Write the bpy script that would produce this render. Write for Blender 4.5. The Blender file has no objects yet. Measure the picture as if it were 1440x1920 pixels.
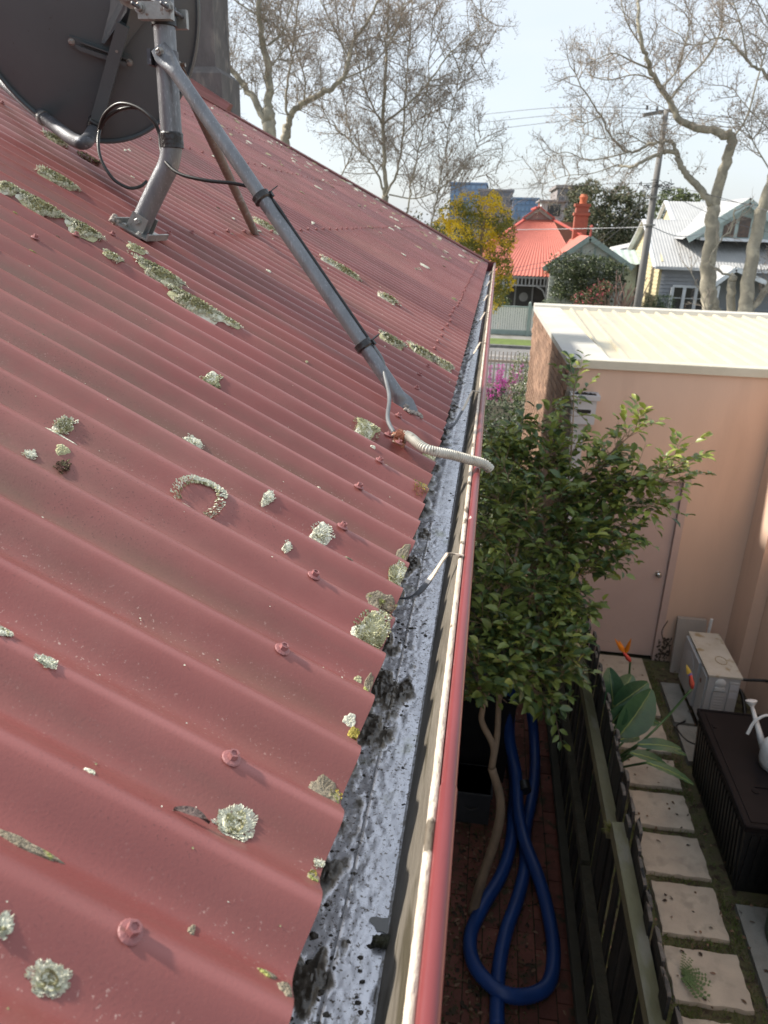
import bpy, math, random
import numpy as np
from mathutils import Vector, Matrix
random.seed(7)
rng = np.random.default_rng(7)
C = bpy.context.scene.collection
scene = bpy.context.scene

# ------------------------------------------------------------------ camera
FPX, PX, PY, H = 1411.0, 720.0, 960.0, 4.4
def _n(v):
    v = np.array(v, float); return v / np.linalg.norm(v)
_D = _n([605 - PX, 4600 - PY, FPX])
_G = _n([935 - PX, 420 - PY, FPX]); _G = _n(_G - _D * np.dot(_G, _D))
_X = np.cross(_D, _G)
ROT = np.array([_X, _G, -_D])
CAM = np.array([0, 0, H])
def ray(px, py): return ROT @ np.array([(px - PX) / FPX, (py - PY) / FPX, 1.0])
def onY(px, py, y): r = ray(px, py); return CAM + r * y / r[1]
def onZ(px, py, z): r = ray(px, py); return CAM + r * (z - H) / r[2]
def onX(px, py, x): r = ray(px, py); return CAM + r * x / r[0]
def atd(px, py, d): return CAM + ray(px, py) * d

cam_data = bpy.data.cameras.new("camera")
cam = bpy.data.objects.new("camera", cam_data); C.objects.link(cam)
R4 = Matrix(((ROT[0][0], -ROT[0][1], -ROT[0][2], 0), (ROT[1][0], -ROT[1][1], -ROT[1][2], 0),
             (ROT[2][0], -ROT[2][1], -ROT[2][2], H), (0, 0, 0, 1)))
cam.matrix_world = R4
cam_data.sensor_fit = 'VERTICAL'; cam_data.sensor_height = 36.0; cam_data.lens = 36.0 * FPX / 1920
cam_data.clip_start = 0.02; cam_data.clip_end = 3000
cam_data.dof.use_dof = True; cam_data.dof.focus_distance = 1.0; cam_data.dof.aperture_fstop = 13.0
scene.camera = cam

# ------------------------------------------------------------------ light
SUN_DIR = _n([1.0, -0.15, -0.84])            # the way the light travels
ELEV = math.asin(-SUN_DIR[2])
world = bpy.data.worlds.new("World"); scene.world = world; world.use_nodes = True
nt = world.node_tree; nt.nodes.clear()
def wn(t, **k):
    n = nt.nodes.new(t)
    for a, b in k.items(): setattr(n, a, b)
    return n
sky = wn('ShaderNodeTexSky', sky_type='NISHITA', sun_disc=False, sun_elevation=ELEV,
         sun_rotation=math.atan2(-SUN_DIR[0], -SUN_DIR[1]), altitude=50, air_density=1.0, dust_density=2.0, ozone_density=1.0)
tc = wn('ShaderNodeTexCoord'); mp = wn('ShaderNodeMapping'); mp.inputs['Scale'].default_value = (1.0, 1.0, 2.6)
nz = wn('ShaderNodeTexNoise'); nz.inputs['Scale'].default_value = 2.2; nz.inputs['Detail'].default_value = 7; nz.inputs['Roughness'].default_value = 0.52
cr = wn('ShaderNodeValToRGB'); cr.color_ramp.elements[0].position = 0.30; cr.color_ramp.elements[1].position = 0.62
cr.color_ramp.elements[0].color = (0.55, 0.55, 0.55, 1); cr.color_ramp.elements[1].color = (0.9, 0.9, 0.9, 1)
skm = wn('ShaderNodeVectorMath', operation='SCALE'); skm.inputs['Scale'].default_value = 0.13
mx = wn('ShaderNodeMixRGB'); mx.inputs['Color2'].default_value = (0.53, 0.57, 0.61, 1)
bg = wn('ShaderNodeBackground'); bg.inputs['Strength'].default_value = 1.0
ow = wn('ShaderNodeOutputWorld')
L = nt.links.new
L(tc.outputs['Generated'], mp.inputs['Vector']); L(mp.outputs[0], nz.inputs['Vector']); L(nz.outputs['Fac'], cr.inputs['Fac'])
L(sky.outputs[0], skm.inputs[0]); L(skm.outputs[0], mx.inputs['Color1']); L(cr.outputs[0], mx.inputs['Fac'])
L(mx.outputs[0], bg.inputs['Color']); L(bg.outputs[0], ow.inputs['Surface'])

sd = bpy.data.lights.new("sun", 'SUN'); sd.energy = 4.1; sd.angle = math.radians(3.0); sd.color = (1.0, 0.93, 0.83)
sun = bpy.data.objects.new("sun", sd); C.objects.link(sun); sun.location = (-20, -3, 25)
sun.rotation_euler = Vector(SUN_DIR).to_track_quat('-Z', 'Y').to_euler()
vs = scene.view_settings
vs.view_transform = 'Standard'; vs.look = 'None'; vs.gamma = 1.0; vs.exposure = 0.82; vs.use_curve_mapping = False
scene.cycles.max_bounces = 6; scene.cycles.diffuse_bounces = 3; scene.cycles.transparent_max_bounces = 8

# ------------------------------------------------------------------ materials
MATS = {}
def mat(name, c1, c2=None, scale=6.0, rough=0.7, bump=0.0, bscale=None, metal=0.0, spec=0.5, lo=0.35, hi=0.65,
        c3=None, scale3=30.0, lo3=0.62, hi3=0.7, stretch=(1, 1, 1), tint=False, coat=0.0, rough2=None, rnd=0.0, trans=0.0, detail=6):
    if name in MATS: return MATS[name]
    m = bpy.data.materials.new(name); m.use_nodes = True; t = m.node_tree; b = t.nodes['Principled BSDF']
    N = t.nodes.new; K = t.links.new
    b.inputs['Roughness'].default_value = rough; b.inputs['Metallic'].default_value = metal
    b.inputs['Specular IOR Level'].default_value = spec; b.inputs['Coat Weight'].default_value = coat
    geo = N('ShaderNodeNewGeometry'); mp_ = N('ShaderNodeMapping'); mp_.inputs['Scale'].default_value = stretch
    K(geo.outputs['Position'], mp_.inputs['Vector'])
    col = None
    c2 = c2 if c2 is not None else tuple(x * 0.8 for x in c1)
    n1 = N('ShaderNodeTexNoise'); n1.inputs['Scale'].default_value = scale; n1.inputs['Detail'].default_value = detail; n1.inputs['Roughness'].default_value = 0.6
    K(mp_.outputs[0], n1.inputs['Vector'])
    mr = N('ShaderNodeMapRange'); mr.inputs['From Min'].default_value = lo; mr.inputs['From Max'].default_value = hi; K(n1.outputs['Fac'], mr.inputs['Value'])
    mix = N('ShaderNodeMixRGB'); mix.inputs['Color1'].default_value = (*c1, 1); mix.inputs['Color2'].default_value = (*c2, 1); K(mr.outputs[0], mix.inputs['Fac'])
    col = mix.outputs[0]
    if rough2 is not None:
        rr = N('ShaderNodeMapRange'); rr.inputs['From Min'].default_value = lo; rr.inputs['From Max'].default_value = hi
        rr.inputs['To Min'].default_value = rough; rr.inputs['To Max'].default_value = rough2; K(n1.outputs['Fac'], rr.inputs['Value']); K(rr.outputs[0], b.inputs['Roughness'])
    if c3 is not None:
        n3 = N('ShaderNodeTexNoise'); n3.inputs['Scale'].default_value = scale3; n3.inputs['Detail'].default_value = 4; K(mp_.outputs[0], n3.inputs['Vector'])
        m3 = N('ShaderNodeMapRange'); m3.inputs['From Min'].default_value = lo3; m3.inputs['From Max'].default_value = hi3; K(n3.outputs['Fac'], m3.inputs['Value'])
        mix3 = N('ShaderNodeMixRGB'); mix3.inputs['Color2'].default_value = (*c3, 1); K(m3.outputs[0], mix3.inputs['Fac']); K(col, mix3.inputs['Color1'])
        col = mix3.outputs[0]
    if rnd:
        oi = N('ShaderNodeObjectInfo'); rm = N('ShaderNodeMapRange'); rm.inputs['To Min'].default_value = 1 - rnd; rm.inputs['To Max'].default_value = 1 + rnd
        K(oi.outputs['Random'], rm.inputs['Value']); vm = N('ShaderNodeVectorMath'); vm.operation = 'SCALE'; K(col, vm.inputs[0]); K(rm.outputs[0], vm.inputs['Scale']); col = vm.outputs[0]
    if tint:
        oi = N('ShaderNodeObjectInfo'); mt = N('ShaderNodeMixRGB'); mt.blend_type = 'MULTIPLY'; mt.inputs['Fac'].default_value = 1; K(col, mt.inputs['Color1']); K(oi.outputs['Color'], mt.inputs['Color2']); col = mt.outputs[0]
    K(col, b.inputs['Base Color'])
    if trans: 
        b.inputs['Subsurface Weight'].default_value = 0.0
        tr = N('ShaderNodeBsdfTranslucent'); K(col, tr.inputs['Color']); ms = N('ShaderNodeMixShader'); ms.inputs['Fac'].default_value = trans
        out = t.nodes['Material Output']; K(b.outputs[0], ms.inputs[1]); K(tr.outputs[0], ms.inputs[2]); K(ms.outputs[0], out.inputs['Surface'])
    if bump:
        nb = N('ShaderNodeTexNoise'); nb.inputs['Scale'].default_value = bscale or scale * 4; nb.inputs['Detail'].default_value = 6; K(mp_.outputs[0], nb.inputs['Vector'])
        bp = N('ShaderNodeBump'); bp.inputs['Strength'].default_value = min(1.0, bump * 2); bp.inputs['Distance'].default_value = 0.004 if (bscale or scale * 4) > 60 else 0.01
        K(nb.outputs['Fac'], bp.inputs['Height']); K(bp.outputs[0], b.inputs['Normal'])
    MATS[name] = m
    return m

# ------------------------------------------------------------------ mesh building
class MB:
    def __init__(s): s.v = []; s.f = []; s.m = []; s.cm = 0
    def add(s, vs, fs, mi=None):
        o = len(s.v); s.v.extend([tuple(map(float, q)) for q in vs]); s.f.extend([tuple(i + o for i in f) for f in fs]); s.m.extend([s.cm if mi is None else mi] * len(fs)); return s
    def box(s, x0, x1, y0, y1, z0, z1, mi=None):
        return s.add([(x0, y0, z0), (x1, y0, z0), (x1, y1, z0), (x0, y1, z0), (x0, y0, z1), (x1, y0, z1), (x1, y1, z1), (x0, y1, z1)],
                     [(3, 2, 1, 0), (4, 5, 6, 7), (0, 1, 5, 4), (1, 2, 6, 5), (2, 3, 7, 6), (3, 0, 4, 7)], mi)
    def hexa(s, p, mi=None):   # 8 points, bottom ring then top ring
        return s.add(p, [(3, 2, 1, 0), (4, 5, 6, 7), (0, 1, 5, 4), (1, 2, 6, 5), (2, 3, 7, 6), (3, 0, 4, 7)], mi)
    def beam(s, a, b, w, h, up=(0, 0, 1), mi=None):
        a = np.array(a, float); b = np.array(b, float); d = _n(b - a); u = np.array(up, float); x = np.cross(d, u)
        if np.linalg.norm(x) < 1e-6: x = np.cross(d, [1, 0, 0])
        x = _n(x); u = np.cross(x, d)
        c = [(-1, -1), (1, -1), (1, 1), (-1, 1)]
        return s.hexa([a + x * i * w / 2 + u * j * h / 2 for i, j in c] + [b + x * i * w / 2 + u * j * h / 2 for i, j in c], mi)
    def tube(s, pts, r, n=8, cap=True, mi=None):
        pts = [np.array(p, float) for p in pts]; k = len(pts)
        rs = r if hasattr(r, '__len__') else [r] * k
        d0 = _n(pts[1] - pts[0]); ref = np.array([0, 0, 1.0]) if abs(d0[2]) < 0.9 else np.array([1.0, 0, 0])
        u = _n(np.cross(d0, ref)); vs = []
        for i, p in enumerate(pts):
            d = pts[min(i + 1, k - 1)] - pts[max(i - 1, 0)]; d = d / (np.linalg.norm(d) + 1e-12)
            u = u - d * np.dot(u, d); u = u / (np.linalg.norm(u) + 1e-12); w = np.cross(d, u)
            for j in range(n):
                a = 2 * math.pi * j / n; vs.append(p + (u * math.cos(a) + w * math.sin(a)) * rs[i])
        fs = [(i * n + j, i * n + (j + 1) % n, (i + 1) * n + (j + 1) % n, (i + 1) * n + j) for i in range(k - 1) for j in range(n)]
        if cap: fs += [tuple(range(n - 1, -1, -1)), tuple(range((k - 1) * n, k * n))]
        return s.add(vs, fs, mi)
    def lathe(s, c, prof, n=20, axis=(0, 0, 1), mi=None):
        ax = _n(axis); ref = np.array([1.0, 0, 0]) if abs(ax[0]) < 0.9 else np.array([0, 1.0, 0]); u = _n(np.cross(ax, ref)); w = np.cross(ax, u); c = np.array(c, float)
        vs = [c + ax * h + (u * math.cos(2 * math.pi * j / n) + w * math.sin(2 * math.pi * j / n)) * r for r, h in prof for j in range(n)]
        k = len(prof); fs = [(i * n + j, i * n + (j + 1) % n, (i + 1) * n + (j + 1) % n, (i + 1) * n + j) for i in range(k - 1) for j in range(n)]
        fs += [tuple(range(n - 1, -1, -1)), tuple(range((k - 1) * n, k * n))]
        return s.add(vs, fs, mi)
    def prism(s, poly, vec, mi=None):   # planar polygon extruded along vec
        n = len(poly); vec = np.array(vec, float); p = [np.array(q, float) for q in poly]
        return s.add(p + [q + vec for q in p], [tuple(range(n - 1, -1, -1)), tuple(range(n, 2 * n))] + [(i, (i + 1) % n, (i + 1) % n + n, i + n) for i in range(n)], mi)
    def grid(s, P, mi=None):
        a, b = P.shape[:2]
        return s.add(P.reshape(-1, 3), [(i * b + j, i * b + j + 1, (i + 1) * b + j + 1, (i + 1) * b + j) for i in range(a - 1) for j in range(b - 1)], mi)
    def blob(s, c, r, sq=(1, 1, 1), jit=0.25, n=7, mi=None):
        c = np.array(c, float); vs = [c + np.array([0, 0, -r * sq[2]])]; rows = 3
        for i in range(1, rows + 1):
            th = math.pi * i / (rows + 1)
            for j in range(n):
                a = 2 * math.pi * j / n + i * .4; q = 1 + random.uniform(-jit, jit)
                vs.append(c + np.array([math.sin(th) * math.cos(a) * sq[0], math.sin(th) * math.sin(a) * sq[1], -math.cos(th) * sq[2]]) * r * q)
        vs.append(c + np.array([0, 0, r * sq[2]])); fs = [(0, 1 + (j + 1) % n, 1 + j) for j in range(n)]
        for i in range(rows - 1): fs += [(1 + i * n + j, 1 + i * n + (j + 1) % n, 1 + (i + 1) * n + (j + 1) % n, 1 + (i + 1) * n + j) for j in range(n)]
        t = len(vs) - 1; fs += [(1 + (rows - 1) * n + j, 1 + (rows - 1) * n + (j + 1) % n, t) for j in range(n)]
        return s.add(vs, fs, mi)

ORG = {}
def thing(name, label, cat, loc=(0, 0, 0), group=None):
    o = bpy.data.objects.new(name, None); C.objects.link(o); o.location = [float(x) for x in loc]; o.empty_display_size = 0.1
    o['label'] = label; o['category'] = cat
    if group: o['group'] = group
    ORG[o.name] = np.array(loc, float)
    return o
def make_mesh(name, mb, mats, smooth=False, org=(0, 0, 0)):
    me = bpy.data.meshes.new(name)
    V = np.array(mb.v, float).reshape(-1, 3) - np.array(org, float)
    me.from_pydata(V.tolist(), [], mb.f); 
    for m in (mats if isinstance(mats, (list, tuple)) else [mats]): me.materials.append(m)
    if any(mb.m): me.polygons.foreach_set('material_index', mb.m)
    if smooth: me.polygons.foreach_set('use_smooth', [True] * len(me.polygons))
    if smooth == 'auto':
        try: me.set_sharp_from_angle(angle=math.radians(38))
        except Exception: pass
    me.update(); return me
def part(name, mb, mats, parent, smooth=False, label=None, kind=None):
    org = ORG[parent.name]
    o = bpy.data.objects.new(name, make_mesh(name, mb, mats, smooth, org)); C.objects.link(o); o.parent = parent
    ORG[o.name] = org
    if label: o['label'] = label
    if kind: o['kind'] = kind
    return o
def single(name, mb, mats, label, cat, loc=None, group=None, smooth=False):
    V = np.array(mb.v); loc = loc if loc is not None else np.array([V[:, 0].mean(), V[:, 1].mean(), V[:, 2].min()])
    o = bpy.data.objects.new(name, make_mesh(name, mb, mats, smooth, loc)); C.objects.link(o); o.location = [float(x) for x in loc]
    o['label'] = label; o['category'] = cat; ORG[o.name] = np.array(loc, float)
    if group: o['group'] = group
    return o
def setting(name, mb, mats, kind='structure', smooth=False, label=None):
    o = bpy.data.objects.new(name, make_mesh(name, mb, mats, smooth)); C.objects.link(o); o['kind'] = kind; ORG[o.name] = np.zeros(3)
    if label: o['label'] = label
    return o
def piece(name, me, parent, loc, rot=(0, 0, 0), scale=(1, 1, 1), kind=None):
    o = bpy.data.objects.new(name, me); C.objects.link(o); o.parent = parent
    o.location = [float(a) for a in np.array(loc, float) - ORG[parent.name]]; o.rotation_euler = rot; o.scale = scale
    if kind: o['kind'] = kind
    return o
def raw_mesh(name, V, F, mats, mi=None, smooth=True):
    mb = MB(); mb.v = V; mb.f = F; mb.m = mi if mi is not None else [0] * len(F); return mb

def spline(pts, n=8):
    P = [np.array(p, float) for p in pts]; P = [2 * P[0] - P[1]] + P + [2 * P[-1] - P[-2]]; out = []
    for i in range(1, len(P) - 2):
        for k in range(n):
            t = k / n; out.append(0.5 * ((2 * P[i]) + (-P[i - 1] + P[i + 1]) * t + (2 * P[i - 1] - 5 * P[i] + 4 * P[i + 1] - P[i + 2]) * t * t + (-P[i - 1] + 3 * P[i] - 3 * P[i + 1] + P[i + 2]) * t ** 3))
    out.append(P[-2]); return out

# leaves as numpy: folded diamonds
def leaf_faces(P, Dn, Un, Ln, Wd, fold=0.25, six=False):
    """positions P, direction Dn, normal Un, length Ln, width Wd -> verts, faces"""
    n = len(P); S = np.cross(Dn, Un); S /= (np.linalg.norm(S, axis=1, keepdims=True) + 1e-9)
    Ln = Ln[:, None]; Wd = Wd[:, None]
    if not six:
        V = np.stack([P, P + Dn * Ln * .45 + S * Wd * .5 + Un * Wd * fold, P + Dn * Ln, P + Dn * Ln * .45 - S * Wd * .5 + Un * Wd * fold], 1).reshape(-1, 3)
        b = np.arange(n)[:, None] * 4
        F = np.concatenate([b + np.array([0, 1, 2]), b + np.array([0, 2, 3])]).tolist()
    else:
        V = np.stack([P, P + Dn * Ln * .3 + S * Wd * .46 + Un * Wd * fold, P + Dn * Ln * .68 + S * Wd * .40 + Un * Wd * fold * .6, P + Dn * Ln - Un * Ln * .12,
                      P + Dn * Ln * .68 - S * Wd * .40 + Un * Wd * fold * .6, P + Dn * Ln * .3 - S * Wd * .46 + Un * Wd * fold, P + Dn * Ln * .5], 1).reshape(-1, 3)
        b = np.arange(n)[:, None] * 7
        F = np.concatenate([b + np.array([0, 1, 6]), b + np.array([1, 2, 6]), b + np.array([2, 3, 6]), b + np.array([3, 4, 6]), b + np.array([4, 5, 6]), b + np.array([5, 0, 6])]).tolist()
    return V, F
def rdir(n):
    v = rng.normal(size=(n, 3)); return v / np.linalg.norm(v, axis=1, keepdims=True)
def foliage(clumps, n, ln, wd, nm=1, six=False, up=0.3, clumpy=False):
    """clumps: (centre, radii) list; n leaves in total; returns an MB whose faces use nm materials at random"""
    mb = MB(); vol = np.array([r[0] * r[1] * r[2] for c, r in clumps]); w = vol ** .66; w /= w.sum()
    k = rng.choice(len(clumps), n, p=w); d = rdir(n); rad = rng.uniform(.55, 1.08, n) ** .6
    lump = 1 + .22 * np.sin(d[:, 0] * 7 + k) * np.sin(d[:, 1] * 6 + 2 * k) + .15 * np.sin(d[:, 2] * 9 + k)
    cc = np.array([c for c, r in clumps], float)[k]; rr = np.array([r for c, r in clumps], float)[k]
    P = cc + d * rr * (rad * lump)[:, None]
    Dn = _nn(d * .7 + rdir(n) * .8 + np.array([0, 0, -.15])); U = _nn(rdir(n) * .7 + d * .5 + np.array([0, 0, up])); U = _nn(U - Dn * (U * Dn).sum(1, keepdims=True))
    V, F = leaf_faces(P, Dn, U, ln * rng.uniform(.6, 1.25, n), wd * rng.uniform(.7, 1.2, n), six=six)
    mb.v = V; mb.f = F; q = rng.integers(0, nm, n) if not clumpy else np.clip(np.floor((np.sin(P[:, 0] * 5.2) + np.sin(P[:, 2] * 6.1 + P[:, 0] * 2) + np.sin(P[:, 1] * 4) + rng.normal(0, .5, n)) * .8 + .75), 0, nm - 1).astype(int); rep = 6 if six else 2
    mb.m = np.concatenate([q] * rep).tolist()
    return mb
def _nn(a): return a / (np.linalg.norm(a, axis=1, keepdims=True) + 1e-9)

# ------------------------------------------------------------------ materials list
M = {}
M['cream'] = mat('cream_paint', (.62, .55, .44), (.50, .43, .33), 9, .55, .1, 60, c3=(.28, .22, .16), scale3=40, lo3=.62, hi3=.72)
M['galv'] = mat('galvanised_steel', (.21, .22, .235), (.16, .168, .18), 30, .42, .05, 260, metal=.55, c3=(.27, .28, .30), scale3=260, lo3=.56, hi3=.70, stretch=(1, 1, .3))
M['galvdark'] = mat('weathered_steel', (.12, .125, .14), (.07, .075, .085), 20, .5, .05, 160, metal=.4, c3=(.22, .23, .26), scale3=90, lo3=.6, hi3=.68)
M['rusty'] = mat('rusty_tube', (.20, .165, .14), (.16, .13, .11), 25, .65, .1, 120, c3=(.25, .24, .24), scale3=40, lo3=.55, hi3=.65)
M['zinc'] = mat('zinc_plate', (.36, .36, .34), (.24, .24, .23), 40, .4, .08, 160, metal=.5, c3=(.16, .10, .07), scale3=60, lo3=.6, hi3=.7)
M['dish'] = mat('dish_charcoal', (.105, .125, .134), (.085, .102, .110), 3, .36, .015, 30, spec=.5, c3=(.06, .057, .05), scale3=120, lo3=.70, hi3=.76)
M['blackplastic'] = mat('black_plastic', (.012, .012, .013), (.02, .02, .02), 10, .35, .03, 80)
M['tape'] = mat('black_tape', (.014, .014, .014), (.03, .03, .032), 40, .3, .25, 60)
M['cable'] = mat('black_cable', (.012, .012, .012), (.02, .02, .02), 12, .38)
M['cablegrey'] = mat('grey_cable', (.16, .17, .175), (.11, .115, .12), 20, .45)
M['conduit'] = mat('conduit_plastic', (.58, .56, .49), (.46, .43, .36), 30, .42, .05, 80, c3=(.25, .22, .17), scale3=60, lo3=.6, hi3=.7)
M['rust'] = mat('rust_saddle', (.24, .075, .035), (.14, .045, .025), 60, .85, .4, 200, c3=(.45, .33, .24), scale3=90, lo3=.56, hi3=.62)
M['sealant'] = mat('grey_sealant', (.42, .36, .31), (.30, .26, .23), 80, .6, .5, 160, c3=(.18, .15, .13), scale3=120, lo3=.6, hi3=.68)

# roof paint: red, chalky, dusty in the pans
def roof_material():
    m = bpy.data.materials.new('red_roof_paint'); m.use_nodes = True; t = m.node_tree; b = t.nodes['Principled BSDF']; N = t.nodes.new; K = t.links.new
    geo = N('ShaderNodeNewGeometry'); sx = N('ShaderNodeSeparateXYZ'); K(geo.outputs['Position'], sx.inputs[0])
    def noise(sc, det=6, st=(1, 1, 1), rg=.6):
        mp_ = N('ShaderNodeMapping'); mp_.inputs['Scale'].default_value = st; K(geo.outputs['Position'], mp_.inputs['Vector'])
        n = N('ShaderNodeTexNoise'); n.inputs['Scale'].default_value = sc; n.inputs['Detail'].default_value = det; n.inputs['Roughness'].default_value = rg; K(mp_.outputs[0], n.inputs['Vector']); return n.outputs['Fac']
    def rng_(v, a, b_, c=0., d=1.):
        r = N('ShaderNodeMapRange'); r.inputs['From Min'].default_value = a; r.inputs['From Max'].default_value = b_; r.inputs['To Min'].default_value = c; r.inputs['To Max'].default_value = d; K(v, r.inputs['Value']); return r.outputs[0]
    def math_(op, a, b_=None):
        n = N('ShaderNodeMath'); n.operation = op
        for i, q in enumerate((a, b_)):
            if q is None: continue
            if isinstance(q, (int, float)): n.inputs[i].default_value = q
            else: K(q, n.inputs[i])
        return n.outputs[0]
    def mix(f, c1, c2):
        n = N('ShaderNodeMixRGB')
        if isinstance(f, float): n.inputs['Fac'].default_value = f
        else: K(f, n.inputs['Fac'])
        for i, c in ((1, c1), (2, c2)):
            if isinstance(c, tuple): n.inputs[i].default_value = (*c, 1)
            else: K(c, n.inputs[i])
        return n.outputs[0]
    ph = math_('COSINE', math_('MULTIPLY', math_('SUBTRACT', sx.outputs['Y'], .436), 2 * math.pi / .076))
    valley = rng_(ph, .3, -.9)               # 1 in the pans
    base = mix(rng_(noise(2.2), .35, .65), (.275, .086, .076), (.215, .064, .058))
    base = mix(rng_(noise(1.1, 7, (1, 1.5, 1), .7), .48, .66, 0, .55), base, (.36, .150, .130))
    streak = rng_(noise(16, 6, (.06, 1, .06), .65), .56, .68, 0, .45)
    base = mix(streak, base, (.20, .085, .07))
    # grey-brown dust film in broad patches, thicker in the pans
    dust = math_('MULTIPLY', rng_(noise(3.1, 8, (1, 1.4, 1), .7), .43, .62), math_('ADD', math_('MULTIPLY', valley, .5), .45))
    upper = rng_(sx.outputs['X'], -.25, -.6, .25, 1.0)
    c = mix(math_('MULTIPLY', dust, upper), base, (.150, .092, .070))
    alg = math_('MULTIPLY', math_('MULTIPLY', rng_(noise(5.5, 7, (.35, 1, .35)), .52, .68), valley), .62)
    c = mix(alg, c, (.13, .095, .058))
    spk = math_('MULTIPLY', rng_(noise(330, 3), .63, .70), math_('ADD', math_('MULTIPLY', valley, rng_(noise(9, 4, (.4, 1, .4)), .45, .62)), .03))
    c = mix(math_('MULTIPLY', spk, .7), c, (.60, .44, .38))
    spk2 = math_('MULTIPLY', rng_(noise(420, 3), .61, .67), math_('MULTIPLY', rng_(noise(7, 5, (.5, 1, .5)), .5, .62), .6))
    c = mix(spk2, c, (.075, .032, .03))
    crest_pale = math_('MULTIPLY', rng_(ph, .90, 1.0), rng_(noise(4, 5, (.3, 1, .3)), .4, .6, .1, .35))  # paler red along the crests, mottled by noise
    c = mix(crest_pale, c, (.43, .17, .16))
    oi = N('ShaderNodeObjectInfo'); mt = N('ShaderNodeMixRGB'); mt.blend_type = 'MULTIPLY'; mt.inputs['Fac'].default_value = 1; K(c, mt.inputs['Color1']); K(oi.outputs['Color'], mt.inputs['Color2'])
    K(mt.outputs[0], b.inputs['Base Color'])
    K(math_('ADD', rng_(noise(7, 5), .3, .7, .30, .40), math_('MULTIPLY', dust, .35)), b.inputs['Roughness'])
    b.inputs['Specular IOR Level'].default_value = .5
    hgt = math_('ADD', math_('MULTIPLY', noise(420, 3), .35), math_('MULTIPLY', noise(14, 4, (.25, 1, .25)), 1.0))
    bp = N('ShaderNodeBump'); bp.inputs['Strength'].default_value = .35; bp.inputs['Distance'].default_value = .0015; K(hgt, bp.inputs['Height']); K(bp.outputs[0], b.inputs['Normal'])
    return m
M['roof'] = roof_material()
M['redpaint'] = mat('red_gutter_paint', (.20, .042, .044), (.155, .034, .036), 14, .28, .05, 90, c3=(.62, .48, .42), scale3=55, lo3=.70, hi3=.72, stretch=(1, .35, 1))
M['screwred'] = mat('screw_paint', (.34, .145, .14), (.27, .10, .10), 60, .55, .1, 300, c3=(.2, .08, .07), scale3=200, lo3=.6, hi3=.68)
M['creamlip'] = mat('chipped_cream_paint', (.66, .58, .48), (.50, .42, .33), 30, .6, .4, 120, c3=(.13, .105, .075), scale3=38, lo3=.60, hi3=.64, stretch=(1, .5, 1))

# ------------------------------------------------------------------ ground
G = {'grass': mat('lawn', (.055, .075, .02), (.075, .07, .035), 8, .95, .6, 60, c3=(.11, .085, .055), scale3=14, lo3=.5, hi3=.62)}
mb = MB(); mb.add([(-600, -300, -.03), (600, -300, -.03), (600, 1500, -.03), (-600, 1500, -.03)], [(0, 1, 2, 3)])
setting('ground', mb, mat('distant_ground', (.08, .085, .05), (.10, .095, .07), .5, .95, .3, 5))
mb = MB(); mb.add([(.86, -3, .0), (3.4, -3, .0), (3.4, 7.45, .0), (.86, 7.45, .0)], [(0, 1, 2, 3)])
setting('yard_ground', mb, mat('yard_soil', (.085, .09, .035), (.10, .08, .05), 7, .95, .7, 40, c3=(.05, .035, .022), scale3=11, lo3=.52, hi3=.6))
mb = MB(); mb.add([(-.5, -3, -.012), (.86, -3, -.012), (.86, 19.5, -.012), (-.5, 19.5, -.012)], [(0, 1, 2, 3)])
setting('passage_ground', mb, mat('passage_soil', (.045, .035, .022), (.03, .035, .015), 9, .95, .8, 40))
# road, kerbs, verge, footpath
mb = MB(); mb.add([(-80, 20.9, -.005), (80, 20.9, -.005), (80, 22.4, -.005), (-80, 22.4, -.005)], [(0, 1, 2, 3)])
setting('footpath', mb, mat('footpath_asphalt', (.17, .165, .16), (.13, .125, .125), 3, .9, .3, 60))
mb = MB(); mb.add([(-80, 22.4, -.02), (80, 22.4, -.02), (80, 29.45, -.02), (-80, 29.45, -.02)], [(0, 1, 2, 3)])
setting('road', mb, mat('road_asphalt', (.19, .185, .185), (.145, .14, .14), 1.4, .85, .35, 40, stretch=(.25, 1, 1), c3=(.24, .235, .23), scale3=6, lo3=.52, hi3=.6))
mb = MB(); mb.box(-80, 80, 27.35, 27.7, -.1, -.012)
setting('drain_strip', mb, mat('drain_concrete', (.36, .33, .31), (.27, .25, .24), 5, .9, .2, 30))
mb = MB(); mb.box(-80, 80, 29.45, 29.65, -.2, .09); mb.box(-80, 80, 22.2, 22.38, -.2, .08)
setting('kerb', mb, mat('kerb_bluestone', (.20, .20, .195), (.14, .14, .135), 8, .85, .3, 30))
mb = MB(); mb.add([(-80, 29.65, .07), (80, 29.65, .07), (80, 31.15, .1), (-80, 31.15, .1)], [(0, 1, 2, 3)])
setting('grass_verge', mb, mat('verge_grass', (.13, .185, .04), (.10, .14, .035), 4, .95, .6, 30))
mb = MB(); mb.box(-80, 80, 31.15, 32.3, -.2, .09)
setting('far_footpath', mb, mat('far_concrete', (.26, .255, .24), (.19, .185, .17), 2, .9, .2, 20))

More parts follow.
